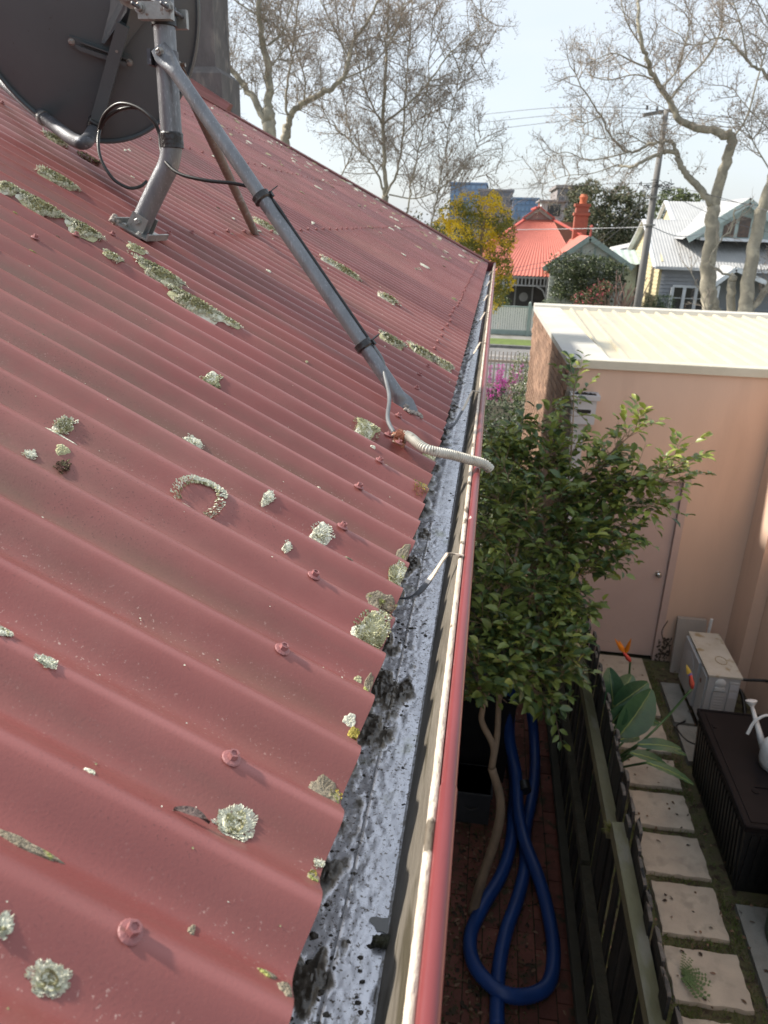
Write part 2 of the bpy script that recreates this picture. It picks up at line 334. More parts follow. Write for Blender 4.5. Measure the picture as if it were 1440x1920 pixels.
# ------------------------------------------------------------------ the red-roofed house
TH = math.radians(26.3); AMP = .0100; PIT = .076
UU = np.array([-math.cos(TH), 0, math.sin(TH)]); NN = np.array([math.sin(TH), 0, math.cos(TH)]); YY = np.array([0, 1.0, 0])
E0 = np.array([-.081, 0, 3.981]) - NN * AMP
def corr(y): return AMP * np.cos(2 * math.pi * (y - .436) / PIT)
def rp(s, y, off=0.0): return E0 + UU * s + YY * y + NN * (corr(y) + off)
def roof_hit(px, py, off=0.008):
    r = ray(px, py); base = E0 + NN * off; t = np.dot(base - CAM, NN) / np.dot(r, NN); p = CAM + r * t
    return float(np.dot(p - E0, UU)), float(p[1])
SR = 4.7
def surf_hit(px, py):
    r = ray(px, py); t = np.dot(E0 + NN * .0105 - CAM, NN) / np.dot(r, NN); st = .0012 * max(t, .3)
    for _ in range(400):
        p = CAM + r * t
        if np.dot(p - E0, NN) < corr(p[1]): break
        t += st
    return float(np.dot(p - E0, UU)), float(p[1])
house = thing('red_roofed_house', 'nearest house with weathered red corrugated iron roof sloping down to its gutter', 'house', (-2.5, 3.5, 0))
tints = {1: .97, 3: 1.03, 6: 1.02, 7: .80, 8: 1.04, 10: .98, 11: .80, 12: 1.02, 13: .97, 14: .84}
sheets = []
for k in range(15):
    y0 = -2.186 + .76 * k; ys = np.linspace(y0, y0 + .76 + .020, 10 * 14 + 4); ss = np.concatenate([np.linspace(0, 1.2, 16), np.linspace(1.4, SR, 12)])
    P = np.zeros((len(ss), len(ys), 3)); wob = .0006
    for i, s in enumerate(ss):
        for j, y in enumerate(ys):
            P[i, j] = rp(s, y, (.0011 if (k % 2) else 0) + wob * math.sin(s * 9 + y * 3))
    mb = MB(); mb.grid(P)
    lip = np.stack([P[0], P[0] - NN * .0016 + UU * .0002]); mb.grid(lip[::-1])
    Q = P - NN * .0014; mb.grid(Q[:2][::-1])
    o = part('roof_sheet', mb, M['roof'], house, smooth=True); v = tints.get(k, 1.0) * random.uniform(.985, 1.015); o.color = (v, v * random.uniform(.98, 1.02), v * (1.04 if v < .9 else 1.0), 1)
    sheets.append(o)
# other slope (behind the ridge)
ridge = E0 + UU * SR
mb = MB()
P = np.array([[[ridge[0] - i * 4.2 * math.cos(TH), y, ridge[2] - i * 4.2 * math.sin(TH) + corr(y)] for y in np.arange(-2.18, 9.25, .019)] for i in range(2)])
mb.grid(P[::-1]); o = part('rear_roof_slope', mb, M['roof'], house, smooth=True)
mb = MB(); a, b = ridge + YY * -2.2, ridge + YY * 9.3
mb.prism([a + np.array([.19, 0, -.075]), a + np.array([.02, 0, .045]), a + np.array([-.02, 0, .045]), a + np.array([-.19, 0, -.075]), a + np.array([0, 0, -.01])], b - a)
part('ridge_cap', mb, M['roof'], house)
# screws
mb = MB(); mb.lathe((0, 0, 0), [(.0074, 0), (.0078, .0008), (.0070, .0016), (.0045, .0022)], 16)
mb.add(*(lambda r, h0, h1: ([(r * math.cos(a), r * math.sin(a), h) for h in (h0, h1) for a in [i * math.pi / 3 for i in range(6)]] + [(.62 * r * math.cos(a), .62 * r * math.sin(a), h1) for a in [i * math.pi / 3 for i in range(6)]] + [(.6 * r * math.cos(a), .6 * r * math.sin(a), h1 - .0011) for a in [i * math.pi / 3 for i in range(6)]],
     [(i, (i + 1) % 6, 6 + (i + 1) % 6, 6 + i) for i in range(6)] + [(6 + i, 6 + (i + 1) % 6, 12 + (i + 1) % 6, 12 + i) for i in range(6)] + [(12 + i, 12 + (i + 1) % 6, 18 + (i + 1) % 6, 18 + i) for i in range(6)] + [tuple(range(18, 24))]))(.0043, .0018, .0066))
screw_me = make_mesh('roof_screw', mb, M['screwred'])
sidx = lambda y: max(0, min(14, int((y + 2.186) / .76)))
rest = MB()
for row, (s0, ymin) in enumerate(((.100, .1), (.835, .8), (1.62, 2.2), (2.45, 4), (3.3, 6))):
    for k in range(62):
        y = .284 + .152 * k
        if y > 9.15: break
        s = s0 + random.uniform(-.006, .006)
        if y < ymin: continue
        if row < 4:
            tq = Vector(NN).to_track_quat('Z', 'Y').to_euler(); tilt = random.uniform(-.12, .12)
            e = (tq.x + tilt, tq.y + random.uniform(-.1, .1), tq.z + random.uniform(0, 2)) if False else tq
            o = piece('roof_screw', screw_me, sheets[sidx(y)], rp(s, y, .0010), e)
            o.rotation_euler.rotate_axis('Z', random.uniform(0, 6)); o.rotation_euler.rotate_axis('X', random.uniform(-.12, .12))
        else: rest.lathe(rp(s, y, .001), [(.0075, 0), (.0075, .0016), (.0043, .002), (.0043, .007)], 6, NN)
part('far_roof_screws', rest, M['screwred'], house, kind='stuff')
# verge capping along the gable, walls, fascia
mb = MB(); yv = 9.20
for (ya, yb, za, zb) in ((yv - .10, yv + .07, .016, .020),):
    mb.hexa([rp(-.01, 9.196, 0) * 0 + E0 + UU * s + YY * y + NN * z for z, y, s in ((za - .004, ya, -.01), (za - .004, yb, -.01), (za - .004, yb, SR), (za - .004, ya, SR), (zb, ya, -.01), (zb, yb, -.01), (zb, yb, SR), (zb, ya, SR))])
mb.tube([E0 + YY * (yv - .1) + NN * .018 + UU * s for s in (-.01, SR)], .009, 8)
mb.tube([E0 + YY * (yv + .06) + NN * .018 + UU * s for s in (-.01, SR)], .011, 8)
o = part('verge_capping', mb, M['roof'], house, label='old flashing strip closing the gable edge of the roof'); o.color = (.86, .84, .82, 1)
wallm = mat('house_render', (.40, .36, .30), (.33, .30, .25), 3, .9, .2, 50)
zr = ridge[2] - .03
mb = MB(); x0, x1 = -.42, ridge[0] * 2 + .42
zw = 3.98 + (0.42 - .081) * math.tan(TH) - .05
mb.prism([(x0, -1.9, 0), (x0, -1.9, zw), (ridge[0], -1.9, zr - .06), (x1, -1.9, zw), (x1, -1.9, 0)], (0, 11.0, 0)); part('wall', mb, wallm, house)
mb = MB(); mb.box(-.165, -.143, -2.1, 9.2, 3.84, 3.985); part('fascia', mb, mat('fascia_paint', (.30, .26, .22), None, 9, .7), house)
mb = MB(); mb.box(-.42, -.165, -2.1, 9.2, 3.835, 3.85); part('eave_lining', mb, M['cream'], house)
# chimney
chm = mat('cement_render', (.15, .14, .135), (.085, .08, .08), 3.2, .95, .4, 40, c3=(.22, .2, .18), scale3=9, lo3=.55, hi3=.68, stretch=(1, 1, .45))
cr_ = onY(417, 190, 9.22); cxr = cr_[0]; ztop_low = onY(417, 133, 9.22)[2]
cxs = onY(402, 115, 9.24)[0]
mb = MB(); zb = cr_[2] - .35
mb.box(cxr - 1.02, cxr, 9.22, 9.86, zb, ztop_low - .02)
mb.hexa([(cxr - 1.02, 9.22, ztop_low - .02), (cxr, 9.22, ztop_low - .02), (cxr, 9.86, ztop_low - .02), (cxr - 1.02, 9.86, ztop_low - .02), (cxr - .95, 9.27, ztop_low + .05), (cxs, 9.27, ztop_low + .05), (cxs, 9.8, ztop_low + .05), (cxr - .95, 9.8, ztop_low + .05)])
mb.box(cxr - .94, cxs - .004, 9.275, 9.79, ztop_low + .04, ztop_low + 1.0); mb.box(cxr - 1.0, cxs + .06, 9.21, 9.85, ztop_low + 1.0, ztop_low + 1.12)
chim = part('chimney', mb, chm, house, label='grey cement rendered chimney at the gable end')
mb = MB(); q = lambda s, o, y: E0 + UU * s + NN * o + YY * y
s_a = (E0[0] - cxr) / math.cos(TH)
mb.hexa([q(s_a - .06, .01, 9.13), q(s_a - .06, .01, 9.30), q(s_a + 1.2, .01, 9.30), q(s_a + 1.2, .01, 9.13), q(s_a - .06, .10, 9.20), q(s_a - .06, .10, 9.30), q(s_a + 1.2, .17, 9.30), q(s_a + 1.2, .17, 9.20)])
o = part('flashing', mb, M['roof'], chim); o.color = (.9, .85, .85, 1)

# ------------------------------------------------------------------ gutter (part of the house)
def gutter_pan_material():
    m = bpy.data.materials.new('wet_gutter_metal'); m.use_nodes = True; t = m.node_tree; b = t.nodes['Principled BSDF']; N = t.nodes.new; K = t.links.new
    geo = N('ShaderNodeNewGeometry'); sx = N('ShaderNodeSeparateXYZ'); K(geo.outputs['Position'], sx.inputs[0])
    def noise(sc, det=6, st=(1, 1, 1), rg=.6):
        mp_ = N('ShaderNodeMapping'); mp_.inputs['Scale'].default_value = st; K(geo.outputs['Position'], mp_.inputs['Vector'])
        n = N('ShaderNodeTexNoise'); n.inputs['Scale'].default_value = sc; n.inputs['Detail'].default_value = det; n.inputs['Roughness'].default_value = rg; K(mp_.outputs[0], n.inputs['Vector']); return n.outputs['Fac']
    def rg_(v, a, b_, c=0., d=1.):
        r = N('ShaderNodeMapRange'); r.inputs['From Min'].default_value = a; r.inputs['From Max'].default_value = b_; r.inputs['To Min'].default_value = c; r.inputs['To Max'].default_value = d; K(v, r.inputs['Value']); return r.outputs[0]
    def ma(op, a, b_):
        n = N('ShaderNodeMath'); n.operation = op
        for i, q in enumerate((a, b_)):
            if isinstance(q, (int, float)): n.inputs[i].default_value = q
            else: K(q, n.inputs[i])
        return n.outputs[0]
    def mix(f, c1, c2):
        n = N('ShaderNodeMixRGB'); K(f, n.inputs['Fac'])
        for i, c in ((1, c1), (2, c2)):
            if isinstance(c, tuple): n.inputs[i].default_value = (*c, 1)
            else: K(c, n.inputs[i])
        return n.outputs[0]
    at = N('ShaderNodeAttribute'); at.attribute_name = 'sludge'; sl_ = at.outputs['Fac']
    c = mix(rg_(noise(26, 7, (1, .12, 1)), .35, .65), (.80, .81, .88), (.66, .67, .73))
    c = mix(rg_(noise(330, 4), .57, .64), c, (.12, .10, .085))
    c = mix(rg_(noise(75, 8, (1, .5, 1), .78), .56, .66), c, (.20, .18, .16))
    c = mix(ma('MULTIPLY', rg_(noise(13, 6), .60, .70), .55), c, (.30, .31, .15))
    c = mix(rg_(ma('ADD', sl_, ma('MULTIPLY', ma('SUBTRACT', noise(160, 5), .5), .9)), .10, .5), c, (.20, .18, .155))
    c = mix(rg_(ma('ADD', sl_, ma('MULTIPLY', ma('SUBTRACT', noise(120, 5), .5), 1.2)),   .35, 1.15), c, (.040, .032, .025))
    K(c, b.inputs['Base Color'])
    b.inputs['Specular IOR Level'].default_value = .8
    K(ma('MULTIPLY', rg_(sl_, 0, .3, 1, 0), .45), b.inputs['Metallic'])
    K(ma('SUBTRACT', rg_(noise(35, 5), .35, .7, .16, .42), ma('MULTIPLY', sl_, .0)), b.inputs['Roughness'])
    bp = N('ShaderNodeBump'); bp.inputs['Strength'].default_value = .32; bp.inputs['Distance'].default_value = .0015; K(ma('ADD', noise(150, 6), ma('MULTIPLY', sl_, noise(260, 5))), bp.inputs['Height']); K(bp.outputs[0], b.inputs['Normal'])
    return m
M['pan'] = gutter_pan_material()
M['inner'] = mat('grimy_gutter_wall', (.18, .16, .13), (.10, .085, .065), 22, .6, .4, 130, c3=(.06, .05, .03), scale3=30, lo3=.55, hi3=.64, stretch=(1, .25, 1))
YG0, YG1 = -2.1, 9.28
def strip(profile, y0, y1, n, jx=0.0):
    ys = np.linspace(y0, y1, n); P = np.array([[[x + (jx * math.sin(y * 9.1) * math.sin(y * 3.3)), y, z] for y in ys] for x, z in profile]); return P
from mathutils import noise as _mn
def fbm(x, y, z, o=5): return _mn.fractal(Vector((x, y, z)), 1.0, 2.1, o)
SL = []
def pan_grid(xs, ys, det):
    P = np.zeros((len(xs), len(ys), 3)); 
    for i, x in enumerate(xs):
        for j, y in enumerate(ys):
            e = (-x - .066) / .030; jb = math.exp(-((y - .375 - .25 * (x + .09)) / .045) ** 2) * (1 if y < .7 else 0); mid_ = math.exp(-((y - .71) / .07) ** 2) + .6 * math.exp(-((y - 1.62) / .09) ** 2)
            n_ = fbm(x * 38, y * 16, 1.7, 6); n2 = fbm(x * 150, y * 90, 4.2, 4) if det else 0
            v = e * .72 + n_ * 1.0 - .64 + jb * (.34 + 1.1 * n_) + mid_ * .25 + .25 * max(0, fbm(y * 2.2, 0, 9))
            sl_ = min(1.0, max(0.0, v * 2.2)); P[i, j] = (x, y, 3.880 + sl_ * (.0018 + .0030 * abs(n2) + .0022 * max(0, n_)) + (.0006 * n2 if det else 0) + (.0012 if -.081 < x < -.079 else 0)); SL.append(sl_)
    return P
mb = MB(); xs_ = np.concatenate([np.linspace(-.143, -.044, 62)])
mb.grid(pan_grid(xs_, np.arange(.16, 1.3, .0022), True)); mb.grid(pan_grid(xs_[::3], np.arange(1.3, 3.4, .006), True)); mb.grid(pan_grid(xs_[::8], np.concatenate([np.arange(3.4, YG1, .03), [YG1]]), False)); mb.grid(pan_grid(xs_[::8], np.linspace(YG0, .16, 20), False))
def rev(m): m.f = [tuple(reversed(f)) for f in m.f]
rev(mb); n0 = len(mb.v); mb.grid(strip([(-.143, 3.985), (-.143, 3.880)], YG0, YG1, 8)[::-1]); SL += [1.0] * (len(mb.v) - n0); n0 = len(mb.v); mb.grid(strip([(-.0445, 3.880), (-.042, 3.881)], YG0, YG1, 60)[::-1]); SL += [0.3] * (len(mb.v) - n0)
gut = part('gutter', mb, M['pan'], house, smooth='auto', label='wet grey gutter pan with black sludge along the roof edge')
att = gut.data.attributes.new('sludge', 'FLOAT', 'POINT'); att.data.foreach_set('value', SL)
mb = MB(); mb.grid(strip([(-.042, 3.881), (-.038, 3.895), (-.026, 3.95), (-.0186, 3.969)], YG0, YG1, 60)[::-1]); part('inner_wall', mb, M['inner'], gut, smooth=True)
mb = MB()
prof = [(-.0186, 3.968), (-.0188, 3.9755), (-.0176, 3.9775), (-.0140, 3.9775), (-.0120, 3.9755)]
ys = np.arange(YG0, YG1, .004); P = np.array([[[x + (0 if i > 1 else .00016 * (math.sin(y * 271) * math.sin(y * 37.3 + 1) + .5 * math.sin(y * 433))), y, z] for y in ys] for i, (x, z) in enumerate(prof)])
mb.grid(P[::-1]); part('lip', mb, M['creamlip'], gut, smooth=True, label='flaking cream painted lip of the gutter')
mb = MB()
for (ya, yb, rr) in ((YG0, .488, .0074), (.480, 3.1, .0066), (3.09, YG1, .0070)):
    mb.tube([(-.0045, ya, 3.975), (-.0045, yb, 3.975)], rr, 18)
part('bead', mb, M['redpaint'], gut, smooth='auto', label='rolled red painted front bead of the gutter')
mb = MB(); mb.grid(strip([(.0025, 3.971), (.001, 3.93), (-.01, 3.885), (-.03, 3.872), (-.143, 3.872)], YG0, YG1, 8)[::-1]); part('outer_face', mb, M['redpaint'], gut, smooth=True)
mb = MB(); mb.box(-.16, .002, YG1, YG1 + .004, 3.874, 3.985); part('end_cap', mb, M['redpaint'], gut)
# straps: cream above, bare metal below
def strap(y0, y1, lean, w):
    pts = spline([(-.012, y0, 3.9795), (-.030, y0 - .001, 3.981), (-.036, y0 - .004, 3.978), (-.055, y0 + (y1 - y0) * .45, 3.950), (-.075, y1 - .003, 3.938), (-.110, y1, 3.936), (-.143, y1, 3.945)], 5)
    up = MB(); lo = MB(); k = 16
    for mbx, seg in ((up, pts[:k]), (lo, pts[k - 1:])):
        for a, b in zip(seg[:-1], seg[1:]): mbx.beam(a, b + (b - a) * .06, w, .0018, (0, .35, 1))
    o = part('strap', up, M['creamlip'], gut); part('strap', lo, M['galvdark'], gut, label='bare grey lower half of a gutter strap')
for y0, y1 in ((.938, .885), (2.011, 1.78), (2.906, 2.72), (3.95, 3.75), (4.95, 4.8), (6.2, 6.0), (7.5, 7.35)): strap(y0, y1, 0, .009 if y0 < 1 else .006)

# sludge lumps in the gutter
mb = MB()
def sl(n, x0, x1, y0, y1, r0, r1, pw=1.0):
    for _ in range(n):
        t = random.random() ** pw; x = x0 + (x1 - x0) * t; r = random.uniform(r0, r1) * (1 - .4 * t)
        mb.blob((x, random.uniform(y0, y1), 3.880), r, (1.2, 1, .55), .35, 6)
sl(200, -.112, -.070, .14, 2.0, .001, .003, 1.6); sl(120, -.10, -.045, .3, 3, .0006, .0014)
sl(160, -.11, -.065, 1.8, 6, .002, .006, 1.3); sl(40, -.055, -.046, .2, 3, .001, .003); sl(30, -.105, -.060, .66, .76, .002, .005, 1.2); sl(25, -.10, -.055, .85, .93, .001, .004); sl(30, -.10, -.05, .33, .42, .001, .004)
o = setting('gutter_sludge', mb, [mat('black_sludge', (.022, .018, .014), (.05, .04, .03), 90, .35, .3, 300, spec=.6)], kind='stuff', smooth=True, label='black wet leaf sludge clumped in the gutter')
mb = MB()
for dx, dy, r in ((0, 0, .0085), (.009, .001, .0075), (-.008, -.001, .006), (.004, .006, .006), (.014, .003, .005)):
    p = onZ(728, 1766, 3.884); mb.blob((p[0] + dx, p[1] + dy, 3.884), r, (1.1, .8, .6), .35, 9)
single('mud_clod', mb, mat('wet_clod', (.02, .018, .010), (.045, .045, .018), 90, .3, .5, 260), 'dark wet clod of moss and mud nearest the camera in the gutter', 'moss', smooth=True)
# puddles
mb = MB()
for (px, py, rx, ry) in ((728, 1735, .014, .008), (735, 1795, .004, .012)):
    p = onZ(px, py, 3.8806); n = 22
    mb.add([(p[0], p[1], 3.8806)] + [(p[0] + rx * math.cos(a) * (1 + .25 * math.sin(3 * a)), p[1] + ry * math.sin(a) * (1 + .2 * math.cos(5 * a)), 3.8806) for a in [i * 2 * math.pi / n for i in range(n)]], [(0, 1 + i, 1 + (i + 1) % n) for i in range(n)])
setting('puddle', mb, mat('gutter_water', (.10, .095, .09), None, 5, .03, spec=.8), kind='stuff', label='thin rainwater lying in the gutter')

# ------------------------------------------------------------------ lichens on the roof
lw = mat('lichen_pale', (.80, .80, .67), (.68, .68, .52), 90, .9, .4, 400); lo_ = mat('lichen_olive', (.34, .32, .17), (.22, .20, .10), 70, .95, .4, 400)
lg = mat('lichen_greenish', (.56, .55, .35), (.42, .41, .23), 90, .95, .4, 400); ly = mat('lichen_yellow', (.50, .40, .07), (.36, .30, .07), 90, .95, .4, 400)
lb = mat('lichen_brown', (.17, .11, .07), (.11, .075, .05), 90, .95, .4, 400); lm = mat('dried_mud', (.30, .26, .19), (.20, .17, .12), 60, .98, .6, 300, c3=(.30, .32, .10), scale3=70, lo3=.58, hi3=.64)
LM = [lw, lo_, lg, ly, lb, lm]
def lichen(mb, s0, y0, a, b, n, lobe, up=.55, kind='rosette', rot=0.0, hole=0.0):
    """a: half size along slope, b: half size along the eave"""
    ph = [random.uniform(0, 6.28) for _ in range(5)]
    for _ in range(n):
        th = random.uniform(0, 2 * math.pi); rim = 1 + .16 * math.sin(3 * th + ph[0]) + .13 * math.sin(5 * th + ph[1]) + .09 * math.sin(9 * th + ph[2])
        rr = random.uniform(hole, 1) ** (.6 if kind == 'rosette' else .5)
        if kind == 'horseshoe':
            rim = 1 + .08 * math.sin(3 * th + 1)
            if 0.1 < ((th - 3.9) % 6.283) < 1.7 or random.random() < .35 * (1 + math.sin(th * 2 + 2)): continue
        ds = math.cos(th) * rr * rim * a; dy = math.sin(th) * rr * rim * b
        s = s0 + ds * math.cos(rot) - dy * math.sin(rot); y = y0 + ds * math.sin(rot) + dy * math.cos(rot)
        if s < .001: continue
        hgt = .30 * min(a, b) * (1 - rr * rr) ** .5 * (.75 if kind == 'mound' else .30)
        p = rp(s, y, .0016 + hgt * random.uniform(.6, 1))
        radial = UU * (ds / a) + YY * (dy / b); radial = radial / (np.linalg.norm(radial) + 1e-6)
        jit = np.array([random.gauss(0, .4) for _ in range(3)])
        d = _n(radial * (1 if kind != 'mound' else .5) + jit * (.35 if kind != 'mound' else 1) + NN * (up * random.uniform(.1, 1.0) * (.35 if kind == 'rosette' else 1))); nrm = _n(NN * .8 - radial * .3 + jit * .7)
        w = np.cross(d, nrm); w = _n(w); nrm = np.cross(w, d); l = lobe * random.uniform(.6, 1.3); k = l * .55
        vs = [p - d * l * .2, p + d * l * .3 + w * k * .6 + nrm * l * .1, p + d * l * .85 + w * k * .75 + nrm * l * .3, p + d * l * 1.0 + w * k * .15 + nrm * l * .22, p + d * l * .9 - w * k * .6 + nrm * l * .34, p + d * l * .3 - w * k * .6 + nrm * l * .1]
        if kind == 'rosette': mi = 0 if rr > .45 or random.random() < .35 else (1 if random.random() < .5 else 2)
        elif kind == 'green': mi = 2 if random.random() < .62 else (0 if random.random() < .6 else 1)
        elif kind == 'mound' or kind == 'horseshoe': mi = 0 if rr > .70 else random.choice([1, 1, 2, 2, 0, 2])
        elif kind == 'yellow': mi = 3 if random.random() < .7 else 5
        elif kind == 'brown': mi = 4 if random.random() < .7 else 1
        else: mi = 5
        mb.add(vs, [(0, 1, 5), (1, 2, 3), (1, 3, 5), (3, 4, 5)], mi)
def fan_rosette(mb, s0, y0, a, b):
    for (rad, n, h0, cols) in ((1.0, 19, .0006, (0, 0, 0)), (.84, 17, .0013, (0, 0, 0)), (.62, 12, .0020, (0, 2, 0)), (.38, 9, .0026, (1, 2, 1))):
        for i in range(n):
            th = 2 * math.pi * (i + random.uniform(-.25, .25)) / n; R_ = rad * random.uniform(.78, 1.12); wd = math.pi / n * random.uniform(1.3, 1.8); base_r = R_ * .30
            def pt(r, t, h): return rp(max(.0008, s0 + math.cos(t) * r * a), y0 + math.sin(t) * r * b, h + .0014)
            m_ = 9; V = [pt(base_r, th, h0 * .8)]; 
            for ring, (q, hh) in enumerate(((.72, .6), (1.0, 1.15))):
                for j in range(m_):
                    u = (j / (m_ - 1) - .5) * 2; notch = 1 - .07 * abs(math.sin(j * 2.1 + i)) * ring - .20 * u * u * ring; V.append(pt(R_ * q * notch, th + wd * u * (.55 + .45 * ring), h0 * hh + .0006 * math.sin(j * 2.9 + i * 1.7) * (.4 + ring)))
            F = [(0, 1 + j, 2 + j) for j in range(m_ - 1)] + [(1 + j, 1 + m_ + j, 2 + m_ + j, 2 + j) for j in range(m_ - 1)]
            mb.add(V, F, random.choice(cols))
def crust(mb, s0, y0, a, b, mi=5, h=.0012):
    h = h + .0016; n = 26; rings = 5; ph = random.uniform(0, 6); V = [rp(max(s0, .001), y0, h)]
    for r in range(1, rings + 1):
        for i in range(n):
            th = 2 * math.pi * i / n; q = r / rings * (1 + .14 * math.sin(3 * th + ph) + .08 * math.sin(7 * th)); s = s0 + a * q * math.cos(th); y = y0 + b * q * math.sin(th)
            V.append(rp(max(s, .0005), y, h * (1.1 - .25 * (r / rings) ** 3) + random.uniform(0, .0006) - (.0012 if r == rings else 0)))
    F = [(0, 1 + i, 1 + (i + 1) % n) for i in range(n)] + [(1 + (r - 1) * n + i, 1 + r * n + i, 1 + r * n + (i + 1) % n, 1 + (r - 1) * n + (i + 1) % n) for r in range(1, rings) for i in range(n)]
    mb.add(V, F, mi)
LICH = [  # px,py, half px along rib (slope), half px across, kind, n, lobe(m), rot, label
 (88, 1843, 44, 40, 'rosette', 520, .0042, 0, 'large white ruffled lichen rosette below and beside the nearest screw'),
 (437, 1553, 46, 42, 'rosette', 620, .0046, 0, 'white frilly lichen rosette with olive heart touching the curled dry leaf'),
 (695, 1190, 32, 28, 'green', 520, .0036, 0, 'bushy grey-green lichen clump at the roof edge above the gutter'),
 (743, 1084, 19, 14, 'green', 260, .0034, 0, 'small grey-green lichen tuft beside the nearest gutter strap'),
 (690, 799, 24, 12, 'green', 320, .0042, 0, 'grey-green lichen cushion near the rusty conduit saddle'),
 (370, 938, 50, 26, 'horseshoe', 900, .0042, 0, 'horseshoe shaped lichen open in the middle on a rib crest'),
 (118, 803, 14, 11, 'mound', 160, .0036, 0, 'little raised lichen tuft standing on a crest with a pale crust at its foot'),
 (600, 1006, 20, 12, 'rosette', 150, .0036, 0, 'broken pale lichen curl between two screws'),
 (501, 936, 10, 8, 'rosette', 120, .0030, 0, 'small round whitish lichen in a pan above the horseshoe one'),
 (537, 1028, 8, 6, 'rosette', 60, .0028, 0, 'tiny white lichen dot between the horseshoe lichen and the screws'),
 (86, 1244, 20, 9, 'rosette', 160, .0026, 0, 'flat oval white lichen on a crest by itself'),
 (55, 856, 12, 6, 'rosette', 80, .0028, 0, 'flat white lichen fleck near the brown disc shaped one'),
 (116, 879, 12, 8, 'brown', 120, .0030, 0, 'round brown lichen disc on the side of a rib'),
 (6, 1188, 13, 12, 'rosette', 120, .0030, 0, 'white lichen cut by the left picture edge, upper of two'),
 (2, 1740, 15, 18, 'rosette', 160, .0036, 0, 'white lichen cut by the left picture edge, lower of two'),
 (395, 718, 18, 7, 'green', 150, .0042, 0, 'narrow lichen patch on a crest level with the lowest cable tie'),
 (788, 917, 14, 6, 'yellow', 160, .0030, 0, 'yellow-green lichen at the roof edge just below the conduit'),
 (362, 831, 20, 5, 'rosette', 90, .0034, 0, 'thin line of white lichen flecks on a crest above the horseshoe one'),
 (820, 862, 30, 7, 'green', 200, .0038, 0, 'lichen lying beneath the ribbed white conduit'),
 (597, 1622, 12, 7, 'rosette', 70, .0024, 0, 'tiny frilly lichen just above the muddy notch at the roof edge'),
 (65, 393, 50, 13, 'mound', 800, .0075, 0, 'long cushion of lichen and moss on a crest left of the mast foot'),
 (12, 358, 16, 12, 'mound', 260, .0075, 0, 'cushion of lichen cut by the left edge at the start of the mossy line'),
 (148, 441, 30, 11, 'mound', 520, .0075, 0, 'moss cushion third along the mossy line, nearest the mast foot plate'),
 (210, 482, 16, 4, 'mound', 160, .006, 0, 'thin lichen streak between the moss cushion and the longest one'),
 (292, 522, 44, 13, 'mound', 900, .007, 0, 'thick olive moss cushion with pale rim, upper half of the longest one'),
 (368, 568, 52, 15, 'mound', 1000, .007, 0, 'thick olive moss cushion with pale rim, lower half of the longest one'),
 (430, 608, 18, 4, 'mound', 140, .0055, 0, 'pale lichen tail at the lower end of the longest moss cushion'),
 (112, 336, 34, 8, 'mound', 420, .0085, 0, 'slim moss cushion between the dish arm and the mossy line'),
 (255, 468, 16, 4, 'mound', 120, .006, 0, 'small lichen streak just under the mast foot plate'),
 (500, 424, 24, 7, 'mound', 260, .0095, 0, 'moss cushion next to the foot of the brown rear brace'),
 (100, 266, 22, 5, 'mound', 240, .010, 0, 'pale crust on a far rib left of the dish arm bend'),
 (170, 300, 22, 5, 'brown', 200, .009, 0, 'dark brown crusty streak below the dish arm bend'),
 (640, 506, 34, 5, 'mound', 360, .011, 0, 'narrow pale lichen ridge right of the long brace, midway down'),
 (727, 562, 16, 4, 'mound', 160, .012, 0, 'small far lichen patch beside the narrow pale ridge'),
 (735, 640, 22, 7, 'mound', 300, .011, 0, 'first mossy lump past the lowest cable tie'),
 (790, 665, 26, 8, 'mound', 330, .011, 0, 'middle mossy lump past the lowest cable tie'),
 (828, 690, 18, 6, 'mound', 260, .010, 0, 'last mossy lump before the gutter past the lowest cable tie'),
]
def px_scale(px, py):
    s, y = surf_hit(px, py); p = rp(s, y); z = (ROT.T @ (p - CAM))[2]; return s, y, z / FPX
for (px, py, ha, hb, kind, n, lobe, rot, label) in LICH:
    s, y, k = px_scale(px, py); 
    p0 = roof_hit(px + ha * .88, py + ha * .48); p1 = roof_hit(px - ha * .88, py - ha * .48); a = abs(p0[0] - p1[0]) / 2 * (1.22 if kind == 'mound' else 1)
    q0 = roof_hit(px, py + hb); q1 = roof_hit(px, py - hb); b = abs(q0[1] - q1[1]) / 2 * .9
    if kind == 'mound' and py < 700:   # these grow on the crests
        y = .436 + round((y - .436) / PIT) * PIT; b = min(b * 1.15, .026)
    mb = MB(); lichen(mb, s, y, a, b, int(n * 2.0), lobe * .62, kind=kind, hole=.38 if kind == 'horseshoe' else 0)
    if (px, py) in ((88, 1843), (437, 1553)): mb = MB(); crust(mb, s, y, a * .55, b * .55, 1, .001); fan_rosette(mb, s, y, a * 1.05, b * 1.05)
    if kind in ('rosette', 'green', 'mound') and (px, py) not in ((88, 1843), (437, 1553)):
        crust(mb, s, y, a * .98, b * .98, 0 if kind == 'rosette' else 2, .0004 if py > 700 else .001); crust(mb, s + a * random.uniform(-.5, .5), y + b * random.uniform(-.5, .5), a * .7, b * .8, 0, .0005 if py > 700 else .001)
    if kind == 'horseshoe': crust(mb, s - .0, y - b * .9, a * .9, b * .35, 0, .0008)
    if kind == 'green' and ha > 30 or kind == 'rosette' and ha > 40: crust(mb, s, y, a * .6, b * .6, 2 if kind == 'green' else 0, .001)
    if px == 118: crust(mb, s - .004, y - .014, a * 2.2, .004, 0, .0006)
    single('lichen' if kind != 'mound' else 'moss_cushion', mb, LM, label, 'lichen' if kind != 'mound' else 'moss')
